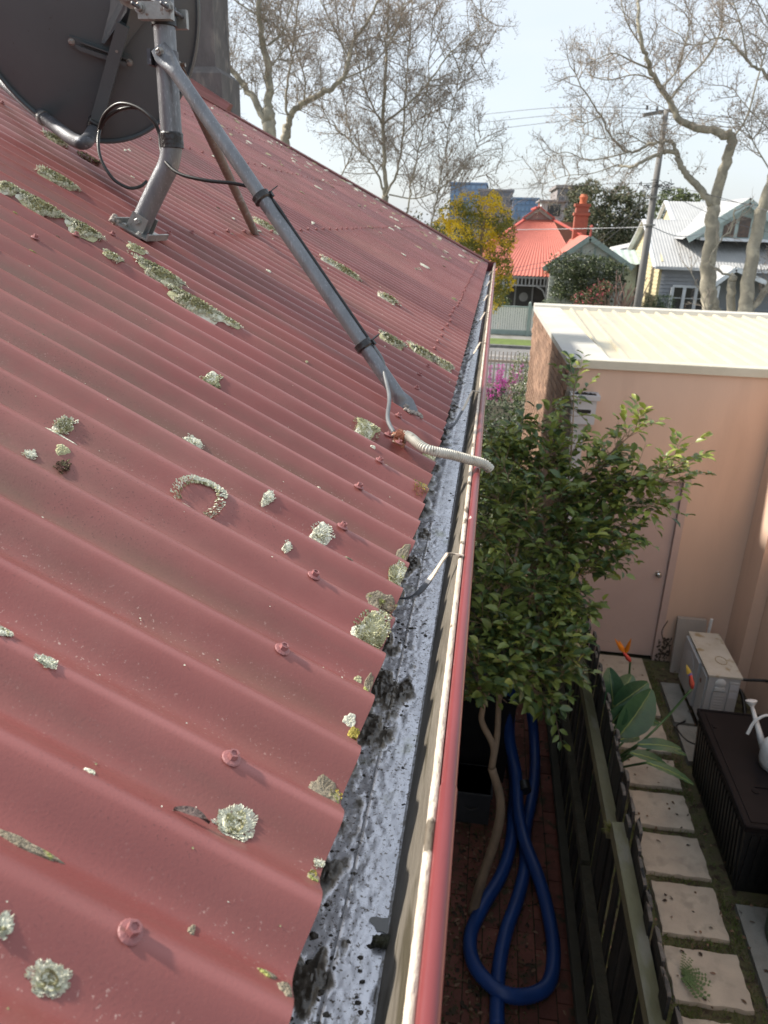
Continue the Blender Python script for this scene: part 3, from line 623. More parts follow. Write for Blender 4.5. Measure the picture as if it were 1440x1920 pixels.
for (px, py, ha, hb, label, sm) in ((618, 1493, 38, 26, 'biggest grey mud and moss patch on the roof edge, yellow fleck at its side', 'y'), (668, 1384, 12, 12, 'yellow lichen spot at the roof edge above the biggest mud patch', 'Y'),
        (594, 1652, 14, 20, 'small mud crust at the roof edge by the sealed gutter joint', 'y'), (715, 1140, 30, 16, 'brownish dried crust at the roof edge above the bushy clump', 'b'), (692, 1292, 9, 20, 'narrow grey dust crust at the end of a rib', ''),
        (765, 1050, 12, 12, 'thin grey crust at the roof edge above the nearest strap', ''), (500, 1830, 22, 12, 'elongated mud crust nearest the bottom of the roof', ''), (540, 1860, 16, 32, 'grey dust crust in the lowest pan end by the gutter', ''), (50, 1590, 75, 18, 'broad grey-green algae crust in a pan by the left picture edge', ''),
        (357, 1748, 8, 20, 'small grey crust in the pan right of the nearest screw', '')):
    s, y, k = px_scale(px, py); b_snap = 1; p0 = roof_hit(px + ha * .88, py + ha * .48); p1 = roof_hit(px - ha * .88, py - ha * .48); a = abs(p0[0] - p1[0]) / 2
    q0 = roof_hit(px, py + hb); q1 = roof_hit(px, py - hb); b = abs(q0[1] - q1[1]) / 2 * .9
    mb = MB(); crust(mb, max(s, a * .9 + .0008) if s < .06 and ha < 60 else s, y, a, b, 3 if sm == 'Y' else 5, .0009)
    if sm == 'y': lichen(mb, max(.006, s - a * .6), y + b * .1, a * .25, b * .4, 60, .0022, kind='yellow')
    if sm == 'Y': lichen(mb, s, y, a, b, 140, .0022, kind='yellow')
    if sm == 'b': lichen(mb, s - a * .3, y, a * .6, b * .7, 220, .0026, kind='brown'); lichen(mb, s - a * .8, y - b * .6, a * .8, b * .3, 60, .0022, kind='rosette')
    single('dirt_crust', mb, LM, label, 'crust')
# far flecks of lichen
mb = MB()
for _ in range(420):
    s = random.uniform(.02, 4.2); y = 9.15 - abs(random.gauss(0, 2.2)) if random.random() < .75 else random.uniform(1.5, 9)
    if y < 2.6: continue
    a = random.uniform(.006, .035); b = random.uniform(.005, .014)
    crust(mb, s, y, a, b, random.choice([0, 0, 2, 5]), .004)
for _ in range(150):
    s = random.uniform(0.01, 1.6); y = random.uniform(.25, 3.2); a = random.uniform(.0015, .008); b = a * random.uniform(.4, .9)
    crust(mb, s, y, a, b, random.choice([0, 0, 2, 5, 4]), .0003)
for _ in range(520):
    s = random.uniform(0.01, 1.4); y = random.uniform(.2, 2.8); r = random.uniform(.0004, .0011)
    n = 6; c = rp(s, y, .0019); mb.add([c + UU * math.cos(i * 1.047) * r * random.uniform(.6, 1.3) + YY * math.sin(i * 1.047) * r for i in range(n)], [tuple(range(n))], 0 if random.random() < .7 else 1)
setting('lichen_flecks', mb, LM, kind='stuff', label='scattered pale lichen flecks over the roof')
# the dry leaf
mb = MB(); a = np.array(rp(*roof_hit(330, 1508, .008), .002)); b = np.array(rp(*roof_hit(395, 1540, .008), .006)); 
pts = [a + (b - a) * t + NN * (.003 * math.sin(t * 3.1)) for t in np.linspace(0, 1, 12)]; d = _n(b - a); w = np.cross(d, NN)
P = np.array([[p + w * (wd * .0036 * math.sin(min(1, (i + .3) / 11 * 1.1) * math.pi) ** .7) + NN * (abs(wd) * .0022) for wd in (-1, -.5, 0, .5, 1)] for i, p in enumerate(pts)])
mb.grid(P); mb.tube([p - NN * .0003 for p in pts], .0004, 5)
single('dry_leaf', mb, mat('dead_leaf', (.16, .115, .10), (.09, .06, .055), 120, .7, .3, 300), 'curled dry brown leaf caught against the frilly white lichen', 'leaf', smooth=True)
# ------------------------------------------------------------------ satellite dish on its mast
FOOT = np.array([-.842, 1.80, 4.357]); MX, MY = -.745, 1.80
dish = thing('satellite_dish', 'dark satellite dish seen from behind on a bent steel mast with two braces', 'satellite dish', FOOT)
mb = MB(); zb = 4.50
pts = spline([FOOT + np.array([-.006, 0, -.004]), FOOT + np.array([.035, 0, .065]), FOOT + np.array([.068, 0, .118]), (MX - .012, MY, 4.503), (MX - .001, MY, 4.545), (MX, MY, 4.60)], 8) + [np.array([MX, MY, 4.75]), np.array([MX, MY, 4.90]), np.array([MX, MY, 5.02])]
mb.tube(pts, .0235, 24); mast = part('mast', mb, M['galv'], dish, smooth='auto')
def fr(s, y, o): return rp(s, y, 0) - NN * corr(y) + NN * (AMP + o)
fs, fy = .849, 1.805
mb = MB(); mb.hexa([fr(fs + a, fy + b, z) for z in (.001, .004) for a, b in ((-.045, -.055), (-.045, .06), (.04, .06), (.04, -.055))])
mb.hexa([fr(fs + a, fy + b, z) for z in (.004, .016) for a, b in ((-.045, -.055), (-.045, .06), (-.041, .06), (-.041, -.055))])
mb.hexa([fr(fs + a, fy + b, z) for z in (.004, .016) for a, b in ((.036, -.055), (.036, .06), (.040, .06), (.040, -.055))])
part('foot_plate', mb, M['zinc'], dish)
ax = _n(pts[3] - pts[0]); sd_ = np.cross(ax, YY)
mb = MB()
for sgn in (-1, 1):
    c = FOOT + YY * sgn * .0262; mb.prism([c + sd_ * -.022 - ax * .012, c + sd_ * .022 - ax * .012, c + sd_ * .020 + ax * .042, c + sd_ * -.020 + ax * .042], YY * sgn * .003)
part('foot_clevis', mb, M['zinc'], dish)
def hexbolt(c, axis, r=.007, l=.006, stem=0.0, washer=True):
    axis = _n(axis); b = MB()
    if washer: b.lathe(c, [(r * 1.35, 0), (r * 1.35, .0015)], 14, axis)
    b.lathe(c, [(r, .0015), (r, l), (r * .8, l + .001)], 6, axis)
    if stem: b.lathe(c, [(r * .55, l), (r * .55, l + stem)], 10, axis)
    return b
def bolt(c, axis, r=.007, l=.006, stem=0.0, m='zinc', parent=None): return part('bolt', hexbolt(c, axis, r, l, stem), M[m], parent or dish)
bolt(FOOT + ax * .028 - YY * .029, -YY)
for a, b in ((-.02, -.045), (.02, -.045), (.02, .05)): bolt(fr(fs + a, fy + b, .004), NN, .006)
# sealant lumps at the plate
mb = MB()
for _ in range(26): mb.blob(fr(fs + .045 + random.uniform(-.01, .006), fy + random.uniform(-.06, -.03), random.uniform(0, .012)), random.uniform(.004, .008), (1, 1, .8), .3, 7)
part('sealant', mb, M['sealant'], dish, smooth=True, label='crumbly grey sealant at the mast foot plate')
# braces
def brace(name, top, foot, r, m, flat_dir, lab=None):
    top = np.array(top); foot = np.array(foot); d = _n(foot - top)
    mb = MB(); n = 14; a = top + d * .055; b = foot - d * .035
    mb.tube([a + (b - a) * t for t in np.linspace(0, 1, n)], r, 16, mi=0)
    fd = _n(np.array(flat_dir, float)); w = _n(np.cross(d, fd)); fd = np.cross(w, d)
    def flat(p0, p1, p2, wide):   # round end pressed flat
        V = []; N = 16
        for t in np.linspace(0, 1, 7):
            c = p0 + (p1 - p0) * t; q = t * t * (3 - 2 * t); ra = r * (1 - q) + wide * q; rb = r * (1 - q) + .003 * q
            V += [c + w * math.cos(2 * math.pi * j / N) * ra + fd * math.sin(2 * math.pi * j / N) * rb for j in range(N)]
        V += [p2 + w * math.cos(2 * math.pi * j / N) * wide * .8 + fd * math.sin(2 * math.pi * j / N) * .003 for j in range(N)]
        F = [(i * N + j, i * N + (j + 1) % N, (i + 1) * N + (j + 1) % N, (i + 1) * N + j) for i in range(7) for j in range(N)] + [tuple(range(7 * N, 8 * N))]
        mb.add(V, F)
    flat(a, top + d * .006, top - d * .014, r * 1.45); flat(b, foot - d * .004, foot + d * .02, r * 1.45)
    o = part(name, mb, m, dish, smooth='auto', label=lab); bolt(foot + fd * .003, NN, .006, parent=o); return o
bt1 = onY(303, 98, 1.765); f1 = rp(.097, 1.586, .006)
brace('brace', (MX + .004, 1.768, onY(303, 98, 1.768)[2]), f1, .0150, M['galv'], (.2, -1, .3), 'long front brace of grey galvanised tube')
brace('brace', (MX + .012, 1.832, bt1[2] - .015), rp(.824, 2.66, .006), .0130, M['rusty'], (.2, 1, .3), 'thinner rust-brown rear brace')
zc = bt1[2]
bolt(np.array([MX, 1.7655, zc]), (0, -1, .0), .0075, .007, .006); bolt(np.array([MX + .024, MY - .004, zc - .018]), (1, 0, 0), .0075, .008, .012)
mb = MB(); mb.lathe((MX, MY, zc - .022), [(.0245, 0), (.0262, 0), (.0262, .03), (.0245, .03)], 22); mb.box(MX - .031, MX - .023, MY - .03, MY + .03, zc - .022, zc + .008); part('brace_collar', mb, M['galvdark'], dish, smooth='auto')
mb = MB()
for _ in range(34):
    a = random.uniform(0, 6.28); q = random.uniform(.2, 1); mb.blob(f1 + UU * (-.018 + .026 * math.cos(a) * q) + YY * .016 * math.sin(a) * q - NN * .002, random.uniform(.004, .007), (1, 1, .7), .3, 7)
part('sealant', mb, M['sealant'], dish, smooth=True, label='pinkish grey sealant blob under the front brace foot')
# black tape round the mast
zt = onY(320, 262, 1.78)[2]
mb = MB(); mb.lathe((MX, MY, zt - .016), [(.0240, 0), (.0258, .001), (.0262, .012), (.0252, .02), (.0262, .030), (.0242, .033)], 26); part('tape_band', mb, M['tape'], dish, smooth='auto')
# top clamp
mb = MB(); zk = onY(305, 30, 1.8)[2]
mb.box(MX - .036, MX + .036, MY - .050, MY - .030, zk - .016, zk + .016); part('mast_clamp', mb, M['zinc'], dish)
mb = MB(); mb.box(MX - .036, MX + .040, MY + .026, MY + .040, zk - .018, zk + .018); part('clamp_back_plate', mb, M['zinc'], dish)
mb = MB(); mb.lathe((MX, MY, zk - .02), [(.0245, 0), (.0275, .001), (.0275, .036), (.0245, .038)], 22); part('clamp_sleeve', mb, M['blackplastic'], dish, smooth='auto')
for dx in (-.03, .032):
    b = MB(); b.tube([(MX + dx, MY - .085, zk + .004), (MX + dx, MY + .05, zk + .004)], .004, 10); part('clamp_rod', b, M['galvdark'], dish, smooth=True)
    bolt(np.array([MX + dx, MY - .050, zk + .004]), (0, -1, 0), .0085, .008)
# --- reflector: shallow offset bowl, its back towards the camera
dc = atd(146, -22, 1.86); nrm = _n(np.array([-.22, .90, .37])); ur = _n(np.cross(nrm, [0, 0, 1])); vr = np.cross(ur, nrm); ur = -ur if ur[0] < 0 else ur; vr = vr if vr[2] > 0 else -vr
A, B, DEP = .288, .352, .045
mb = MB(); rings, N = 14, 72; V = []
def bowl(r, th, off=0.0): return dc + ur * A * r * math.cos(th) + vr * B * r * math.sin(th) - nrm * (DEP * (1 - r * r) + off)
V = [bowl(0, 0)] + [bowl(r / rings, 2 * math.pi * j / N) for r in range(1, rings + 1) for j in range(N)]
F = [(0, 1 + (j + 1) % N, 1 + j) for j in range(N)] + [(1 + r * N + j, 1 + r * N + (j + 1) % N, 1 + (r - 1) * N + (j + 1) % N, 1 + (r - 1) * N + j) for r in range(1, rings) for j in range(N)]
mb.add(V, F)
fl = []
for (r, off) in ((1.0, 0), (1.012, .000), (1.020, .004), (1.020, -.010), (1.004, -.012), (.99, -.003)): fl.append([bowl(r, 2 * math.pi * j / N, -off) if True else 0 for j in range(N + 1)])
mb.grid(np.array(fl)); V2 = [p + nrm * .0015 for p in V]; mb.add(V2, [tuple(reversed(f)) for f in F])
refl = part('reflector', mb, M['dish'], dish, smooth='auto')
bp = MB(); bp.tube([bowl(1.01, 2 * math.pi * j / N, 0) for j in range(N + 1)], .0045, 8, cap=False); part('rim', bp, M['dish'], refl, smooth=True)
def ds(px, py, lift=0.0):   # point on the back of the bowl seen at this pixel
    r = ray(px, py); t = np.dot(dc - nrm * DEP * .6 - CAM, nrm) / np.dot(r, nrm)
    for _ in range(4):
        p = CAM + r * t; q = p - dc; rr = (np.dot(q, ur) / A) ** 2 + (np.dot(q, vr) / B) ** 2; t = np.dot(dc - nrm * (DEP * (1 - rr) + lift) - CAM, nrm) / np.dot(r, nrm)
    return CAM + r * t
# strap bracket with two bolts
mb = MB()
for (p0, p1, p2, p3, li) in (((128, 66), (245, 104), (240, 120), (130, 88), .006), ((140, 84), (238, 118), (236, 126), (146, 94), .020)):
    a = [ds(*p0, li), ds(*p1, li), ds(*p2, li), ds(*p3, li)]; mb.prism(a, nrm * .003)
a = [ds(150, 80, .006), ds(238, 112, .006), ds(238, 112, .022), ds(150, 80, .022)]; mb.prism(a, vr * .003)
part('bracket_strap', mb, M['dish'], dish)
for px, py in ((134, 78), (243, 117), (220, 95)): bolt(ds(px, py, .008 if px != 220 else .030), -nrm, .0065, .006, .003)
# V-shaped dark channel plate
mb = MB()
for P_ in ([(208, -10, .006), (205, 20, .008), (190, 80, .006), (196, 82, .022), (238, 22, .052), (240, -10, .055)], [(282, -10, .006), (280, 30, .01), (232, 95, .01), (226, 92, .022), (244, 18, .052), (244, -10, .055)]):
    a = [ds(x, y, li) for x, y, li in P_]; mb.prism(a, nrm * .003)
part('channel_plate', mb, M['dish'], dish)
mb = MB(); a = [ds(220, -8, .062), ds(228, 6, .062), ds(246, 16, .062), ds(262, 14, .062), ds(283, 18, .062), ds(300, 14, .06), ds(300, -12, .06), ds(220, -14, .062)]
mb.prism(a, -nrm * .006); c0 = ds(285, 5, .06); mb.beam(c0, np.array([MX - .02, MY - .03, c0[2]]), .03, .04)
part('tilt_plate', mb, M['zinc'], dish)
for px, py in ((237, -2), (255, -2)): bolt(ds(px, py, .069), -nrm, .007, .006, .003)
# square arm tube down to the feed arm elbow
mb = MB(); a0 = ds(232, 45, .03); a1 = ds(182, 225, .035); mb.beam(a0, a1, .030, .022, nrm); part('rear_arm', mb, M['dish'], dish)
el = ds(176, 243, .032); e2 = atd(160, 266, 1.86); e3 = atd(138, 262, 1.90); e4 = atd(108, 240, 1.97); e5 = atd(70, 210, 2.06); e6 = atd(0, 150, 2.28); e7 = atd(-60, 105, 2.5)
mb = MB(); mb.tube(spline([ds(181, 228, .034), el, e2, e3, e4, e5, e6, e7], 7), .0165, 16); part('feed_arm', mb, M['galvdark'], dish, smooth=True, label='bent tubular feed arm below the dish')
ec = atd(84, 224, 2.02); ed = _n(atd(70, 210, 2.06) - ec); mb = MB(); mb.lathe(ec, [(.018, 0), (.0195, .003), (.018, .008), (.0195, .013), (.018, .018)], 18, ed); part('arm_clip', mb, M['zinc'], dish, smooth='auto')
mb = MB(); tcn = ds(179, 236, .036); tdx = _n(a1 - a0); mb.lathe(tcn - tdx * .018, [(.020, 0), (.0225, .004), (.021, .015), (.0225, .028), (.020, .034)], 14, tdx); part('tape_band', mb, M['tape'], dish, smooth='auto')
mb = MB(); mb.beam(tcn + tdx * .01, tcn + tdx * .045 + np.array([.02, 0, 0]), .006, .002); part('cable_tie_tail', mb, M['cable'], dish)
# cables
def cab(pts, r, name='cable', m='cable', lab=None):
    mb = MB(); mb.tube(spline(pts, 9), r, 9); return part(name, mb, M[m], dish, smooth=True, label=lab)
cab([atd(185, 245, 1.80), atd(196, 215, 1.76), atd(222, 195, 1.73), atd(255, 200, 1.71), atd(285, 222, 1.70), atd(299, 250, 1.712), atd(301, 275, 1.712), atd(308, 300, 1.70), atd(335, 325, 1.68), atd(385, 338, 1.66), atd(440, 344, 1.66), atd(480, 354, 1.665), atd(488, 362, 1.665)], .0040, lab='black cable looping from the dish arm across to the front brace')
cab([atd(187, 243, 1.80), atd(202, 220, 1.765), atd(230, 204, 1.74), atd(262, 204, 1.73), atd(288, 228, 1.72), atd(302, 260, 1.72)], .0038, lab='second black cable of the loop beside the mast')
cab([atd(188, 240, 1.80), atd(184, 265, 1.78), atd(190, 300, 1.77), atd(212, 335, 1.77), atd(240, 352, 1.78), atd(262, 350, 1.79), atd(275, 340, 1.80)], .0038, lab='lower black cable hanging in a loop left of the mast')
bd = _n(f1 - np.array([MX + .004, 1.768, zc])); btop = np.array([MX + .004, 1.768, zc])
def on_brace(t, off): # along front brace
    sdv = _n(np.cross(bd, ray(600, 500))); return btop + (f1 - btop) * t + sdv * off
bl = np.linalg.norm(f1 - btop)
def tb(px, py):  # parameter along the brace nearest this pixel
    best = min(np.linspace(0, 1, 300), key=lambda t: (lambda c: (PX + FPX * c[0] / c[2] - px) ** 2 + (PY + FPX * c[1] / c[2] - py) ** 2)(ROT.T @ (btop + (f1 - btop) * t - CAM))); return best
t1, t2 = tb(490, 362), tb(685, 648)
sg = -1 if (ROT.T @ (on_brace(.5, .02) - on_brace(.5, 0)))[0] < 0 else 1
cab([atd(488, 362, 1.665)] + [on_brace(t, sg * .0165) for t in np.linspace(t1 + .03, t2, 6)] + [on_brace(t2 + .02, sg * .014)], .0036, lab='black cable strapped along the front brace')
k1 = rp(*roof_hit(735, 818), .012)
cab([on_brace(t2 - .01, sg * .016), on_brace(t2 + .05, sg * .015), atd(722, 706, 1.60), atd(730, 745, 1.54), atd(727, 785, 1.46), k1], .0042, 'lead_cable', 'cablegrey', 'grey lead dropping from the front brace into the conduit')
for t, nm in ((t1 + .01, 1), (t2, 2)):
    mb = MB(); c = btop + (f1 - btop) * t; mb.lathe(c - bd * .009, [(.0168, 0), (.0205, .002), (.0195, .009), (.0205, .015), (.0168, .018)], 18, bd); o = part('cable_tie', mb, M['tape'], dish, smooth='auto')
    q = c + _n(np.cross(bd, ray(600, 500))) * sg * .02; mb = MB(); mb.beam(q, q + _n(np.array([.6, .3, .5])) * .022, .006, .002); mb.beam(q, q + bd * .012, .008, .008); part('tail', mb, M['cable'], o)

# ------------------------------------------------------------------ corrugated conduit over the gutter
cpts = [rp(*roof_hit(742, 826), .010), rp(*roof_hit(768, 838), .012)] 
cA = rp(*roof_hit(745, 828), .010)
P_ = [cA, cA + np.array([.016, -.004, .002]), np.array([-.098, 1.300, 4.020]), np.array([-.05, 1.312, 4.008]), np.array([-.022, 1.322, 3.999]), np.array([.004, 1.334, 3.990]), np.array([.014, 1.336, 3.984]), np.array([.0205, 1.338, 3.977])]
sp = spline(P_, 40); d = [0]
for a, b in zip(sp[:-1], sp[1:]): d.append(d[-1] + np.linalg.norm(b - a))
mb = MB(); rs = [.0092 + .0013 * math.copysign(abs(math.sin(x * math.pi / .0042)) ** .6, math.sin(x * 2 * math.pi / .0042)) for x in d]
dd = np.linspace(0, d[-1], int(d[-1] / .0007)); pi_ = [np.array([np.interp(x, d, [p[i] for p in sp]) for i in range(3)]) for x in dd]
rs = [.0086 + .0010 * math.cos(x * 2 * math.pi / .0042) for x in dd]
mb.tube(pi_, rs, 14)
cond = thing('conduit', 'ribbed cream flexible conduit crossing the gutter from a rusty saddle', 'conduit', cA)
part('sleeve', mb, M['conduit'], cond, smooth=True)
mb = MB(); c = cA + np.array([.004, 0, .001]); mb.lathe(c - np.array([.012, -.003, -.002]), [(.0098, 0), (.0118, .001), (.0122, .008), (.0112, .018), (.0102, .019)], 16, (1, -.2, -.3))
mb.blob(c + np.array([-.014, .008, -.002]), .009, (1, 1, .8), .25, 8)
mb.hexa([c + UU * a + YY * b + NN * z for z in (-.011, -.0085) for a, b in ((-.012, -.032), (-.012, .03), (.012, .03), (.012, -.032))])
part('saddle', mb, M['rust'], cond, smooth='auto', label='rusty iron saddle clamping the conduit to the roof')
for b in (-.024, .023): piece('saddle_screw', screw_me, cond, c + YY * b - NN * .008, Vector(NN).to_track_quat('Z', 'Y').to_euler())

# ------------------------------------------------------------------ garage at the back of the yard
YW = 7.46
rend = mat('pink_render', (.70, .50, .385), (.66, .47, .36), 2.5, .92, .12, 90, c3=(.58, .405, .31), scale3=3, lo3=.5, hi3=.75, stretch=(1, 1, .22))
capm = mat('cream_cap', (.60, .57, .50), (.52, .49, .42), 4, .5, .03, 20)
garage = thing('garage', 'flat-roofed garage with pink rendered front wall, brick side and cream ribbed roof', 'garage', (1.9, YW, 0))
def wx(y): return .775 - (y - YW) * .0235      # left brick face is a little out of square
mb = MB(); mb.box(wx(YW) + .10, 1.06, YW, YW + .12, 0, 3.17); mb.box(2.10, 2.77, YW, YW + .12, 0, 3.17); mb.box(1.06, 2.10, YW, YW + .12, 2.09, 3.17); mb.box(2.77, 7.5, YW, YW + .12, 0, 3.17)
part('front_wall', mb, rend, garage)
mb = MB(); mb.box(wx(YW) + .02, 7.5, YW - .02, YW + .14, 3.172, 3.215); mb.box(wx(YW) + .02, 7.5, YW - .032, YW - .018, 3.135, 3.212); part('front_capping', mb, mat('fascia_metal', (.62, .585, .47), (.55, .51, .40), 3, .4), garage)
parm = mat('parapet_cement', (.55, .53, .47), (.45, .435, .39), 3, .85, .2, 30, c3=(.44, .43, .42), scale3=1.6, lo3=.45, hi3=.7)
mb = MB(); mb.hexa([(wx(YW) - .02, YW, 3.16), (wx(YW) + .40, YW, 3.16), (wx(12.3) + .36, 12.3, 3.16), (wx(12.3) - .02, 12.3, 3.16), (wx(YW) - .02, YW, 3.215), (wx(YW) + .40, YW, 3.215), (wx(12.3) + .36, 12.3, 3.235), (wx(12.3) - .02, 12.3, 3.235)])
part('side_capping', mb, parm, garage)
roofm = mat('cream_sheet', (.58, .52, .38), (.52, .46, .34), 2.5, .4, .05, 20, c3=(.45, .43, .34), scale3=3, lo3=.52, hi3=.66, stretch=(1, .4, 1))
zr_ = lambda y: 3.135 + (y - 7.6) * .016
mb = MB(); mb.add([(wx(YW) + .38, 7.55, zr_(7.55)), (7.5, 7.55, zr_(7.55)), (7.5, 12.1, zr_(12.1)), (wx(12) + .34, 12.1, zr_(12.1))], [(0, 1, 2, 3)]); groof = part('roof_sheet', mb, roofm, garage)
mb = MB()
y0, y1 = 7.66, 12.08
mb.hexa([(-.022, y0, zr_(y0) + .001), (.022, y0, zr_(y0) + .001), (.022, y1, zr_(y1) + .001), (-.022, y1, zr_(y1) + .001), (-.012, y0, zr_(y0) + .038), (.012, y0, zr_(y0) + .038), (.012, y1, zr_(y1) + .038), (-.012, y1, zr_(y1) + .038)])
rib_me = make_mesh('rib', mb, roofm)
for k in range(30):
    o = piece('rib', rib_me, groof, (1.19 + .2085 * k, 0, 0))
mb = MB(); mb.hexa([(wx(12.1) - .02, 12.1, 3.2), (7.5, 12.1, 3.2), (7.5, 12.35, 3.2), (wx(12.3) - .02, 12.35, 3.2), (wx(12.1) - .02, 12.13, 3.26), (7.5, 12.13, 3.26), (7.5, 12.35, 3.27), (wx(12.3) - .02, 12.35, 3.27)]); part('rear_flashing', mb, capm, garage)
mb = MB(); mb.box(wx(12.3) + .1, 7.5, 12.15, 12.3, 0, 3.2); mb.box(7.38, 7.5, YW + .13, 12.14, 0, 3.16); part('rear_wall', mb, rend, garage)
# brick side wall
brm = mat('brown_brick', (.30, .185, .125), (.22, .13, .09), 14, .95, .4, 80, rnd=.28)
mortar = mat('mortar', (.30, .26, .21), (.22, .19, .15), 12, .98, .4, 60)
mb = MB(); mb.hexa([(wx(YW) + .008, YW, 0), (wx(YW) + .10, YW, 0), (wx(12.3) + .10, 12.3, 0), (wx(12.3) + .008, 12.3, 0), (wx(YW) + .008, YW, 3.16), (wx(YW) + .10, YW, 3.16), (wx(12.3) + .10, 12.3, 3.16), (wx(12.3) + .008, 12.3, 3.16)])
bwall = part('brick_wall', mb, mortar, garage)
mb = MB(); mb.box(-.01, .05, .005, .235, .005, .0765); brick_me = make_mesh('brick', mb, brm)
rest = MB(); cnt = 0; cand = []
for r in range(36):
    for k in range(21):
        y = YW + .001 + k * .24 - (.12 if r % 2 else 0); z = 3.158 - (r + 1) * .0865
        if y < YW: y += 0
        if y < YW - .01 or y > 12.2: continue
        cand.append((max(0, (y - YW)) * .5 + (3.1 - z) * 1.5, y, z))
cand.sort()
rz = math.atan2(.0235, 1)
for i, (_, y, z) in enumerate(cand):
    if i < 290: piece('brick', brick_me, bwall, (wx(y) + random.uniform(-.002, .002), y, z), (0, 0, rz))
    else: rest.box(wx(y) - .01, wx(y) + .02, y + .005, y + .235, z + .005, z + .0765)
part('lower_bricks', rest, mat('brown_brick_far', (.29, .18, .12), (.21, .125, .088), 8, .95, .4, 80), bwall, kind='stuff')
# door
doorm = mat('door_paint', (.56, .42, .375), (.52, .385, .345), 2, .55, .04, 30)
mb = MB(); mb.box(1.135, 2.025, YW + .035, YW + .075, .03, 2.045); door = part('door', mb, doorm, garage)
mb = MB(); mb.box(1.062, 1.13, YW - .006, YW + .10, 0, 2.05); mb.box(2.03, 2.098, YW - .006, YW + .10, 0, 2.05); mb.box(1.062, 2.098, YW - .006, YW + .10, 2.052, 2.088); part('frame', mb, doorm, door)
mb = MB(); mb.lathe((1.945, YW + .035, 1.02), [(.032, 0), (.032, .006), (.012, .01), (.011, .028), (.026, .038), (.029, .052), (.02, .062)], 18, (0, -1, 0)); part('knob', mb, mat('chrome', (.7, .7, .68), None, 5, .18, metal=1.0), door, smooth='auto')
# rain head and downpipe
pm = mat('white_downpipe', (.58, .585, .60), (.50, .50, .51), 6, .5, .05, 40)
rx0, rx1 = .80, 1.09
mb = MB(); t = onY(1075, 730, YW - .16)[2]; b_ = onY(1080, 760, YW - .16)[2] - .03
z1, z0 = 2.86, 2.62
mb.box(.84, 1.06, YW - .17, YW - .002, z0, z1); hd = part('rain_head', mb, pm, garage)
mb = MB(); mb.box(.815, 1.085, YW - .195, YW - .165, z1, z1 + .045); mb.box(.815, .845, YW - .165, YW - .002, z1, z1 + .045); mb.box(1.055, 1.085, YW - .165, YW - .002, z1, z1 + .045); mb.box(.845, 1.055, YW - .03, YW - .002, z1, z1 + .045); part('rim', mb, pm, hd)
mb = MB(); mb.box(.885, 1.015, YW - .173, YW - .168, z0 + .11, z0 + .145); part('slot', mb, M['blackplastic'], hd)
mb = MB()
for _ in range(40): mb.blob((random.uniform(.86, 1.04), random.uniform(YW - .15, YW - .04), z1 + .01 + random.uniform(0, .03)), random.uniform(.015, .03), (1, 1, .7), .3, 6)
part('leaf_clog', mb, M['blackplastic'], hd, kind='stuff')
mb = MB(); mb.box(.865, .985, YW - .105, YW - .003, 0.02, z0); part('downpipe', mb, pm, garage)
for z in (1.9, .8):
    b = MB(); b.box(.85, 1.0, YW - .11, YW - .001, z, z + .04); part('pipe_bracket', b, pm, garage)

# right-hand rendered house with a pilaster in the corner
nb = thing('rendered_house', 'tall pink rendered wall of the house along the right of the yard', 'house', (3.4, 4.5, 0))
mb = MB(); mb.box(2.86, 3.4, -2.5, YW - .002, 0, 3.12); part('wall', mb, rend, nb)
mb = MB(); mb.box(2.74, 2.858, 6.98, YW - .004, 0, 3.12); part('pilaster', mb, rend, nb)
mb = MB(); mb.box(2.72, 3.42, -2.5, YW - .05, 3.122, 3.2); part('parapet', mb, M['cream'], nb)

# ------------------------------------------------------------------ paved path in the passage
brickp = mat('red_paver', (.185, .068, .05), (.13, .05, .038), 9, .9, .3, 70, rnd=.25, c3=(.06, .05, .03), scale3=8, lo3=.56, hi3=.66)
path_root = MB(); path_root.add([(.02, -1, -.008), (.83, -1, -.008), (.83, 7.4, -.008), (.02, 7.4, -.008)], [(0, 1, 2, 3)])
paved = setting('paved_path', path_root, mat('paver_sand', (.03, .024, .016), (.04, .045, .02), 12, .98, .6, 50)); 
mb = MB(); mb.box(.004, .111, .004, .226, -.03, 0); pav_me = make_mesh('brick', mb, brickp)
n = 0
for k in range(7):
    for j in range(24):
        y = 2.4 + j * .23 - (.115 if k % 2 else 0)
        if y > 7.3 or y < 2.6: continue
        o = bpy.data.objects.new('brick', pav_me); C.objects.link(o); o.parent = paved
        o.location = (.03 + k * .115, y, random.uniform(-.004, .004)); o.rotation_euler = (random.uniform(-.02, .02), random.uniform(-.02, .02), random.uniform(-.01, .01))
# leaf litter and moss
n = 900; P = np.stack([rng.uniform(-.05, .8, n), rng.uniform(2.9, 6.2, n), np.full(n, .006)], 1); P[:500, 0] = rng.uniform(-.1, .32, 500)
V, F = leaf_faces(P, _nn(rdir(n) * np.array([1, 1, .15])), _nn(rdir(n) * .4 + np.array([0, 0, 1])), rng.uniform(.02, .055, n), rng.uniform(.012, .028, n), six=True)
mb = raw_mesh('l', V, F, 0, np.tile(rng.integers(0, 3, n), 6).tolist())
setting('leaf_litter', mb, [mat('litter_brown', (.14, .085, .05), None, 40, .9), mat('litter_tan', (.25, .15, .10), None, 40, .9), mat('litter_dark', (.05, .035, .025), None, 40, .9)], kind='stuff')
n = 2600; P = np.stack([np.abs(rng.normal(0, .10, n)) + rng.choice([.0, .18, .40], n), rng.uniform(3.0, 5.2, n), np.full(n, .0)], 1)
V, F = leaf_faces(P, _nn(rdir(n) * .7 + np.array([0, 0, .8])), rdir(n), rng.uniform(.008, .03, n), rng.uniform(.004, .010, n))
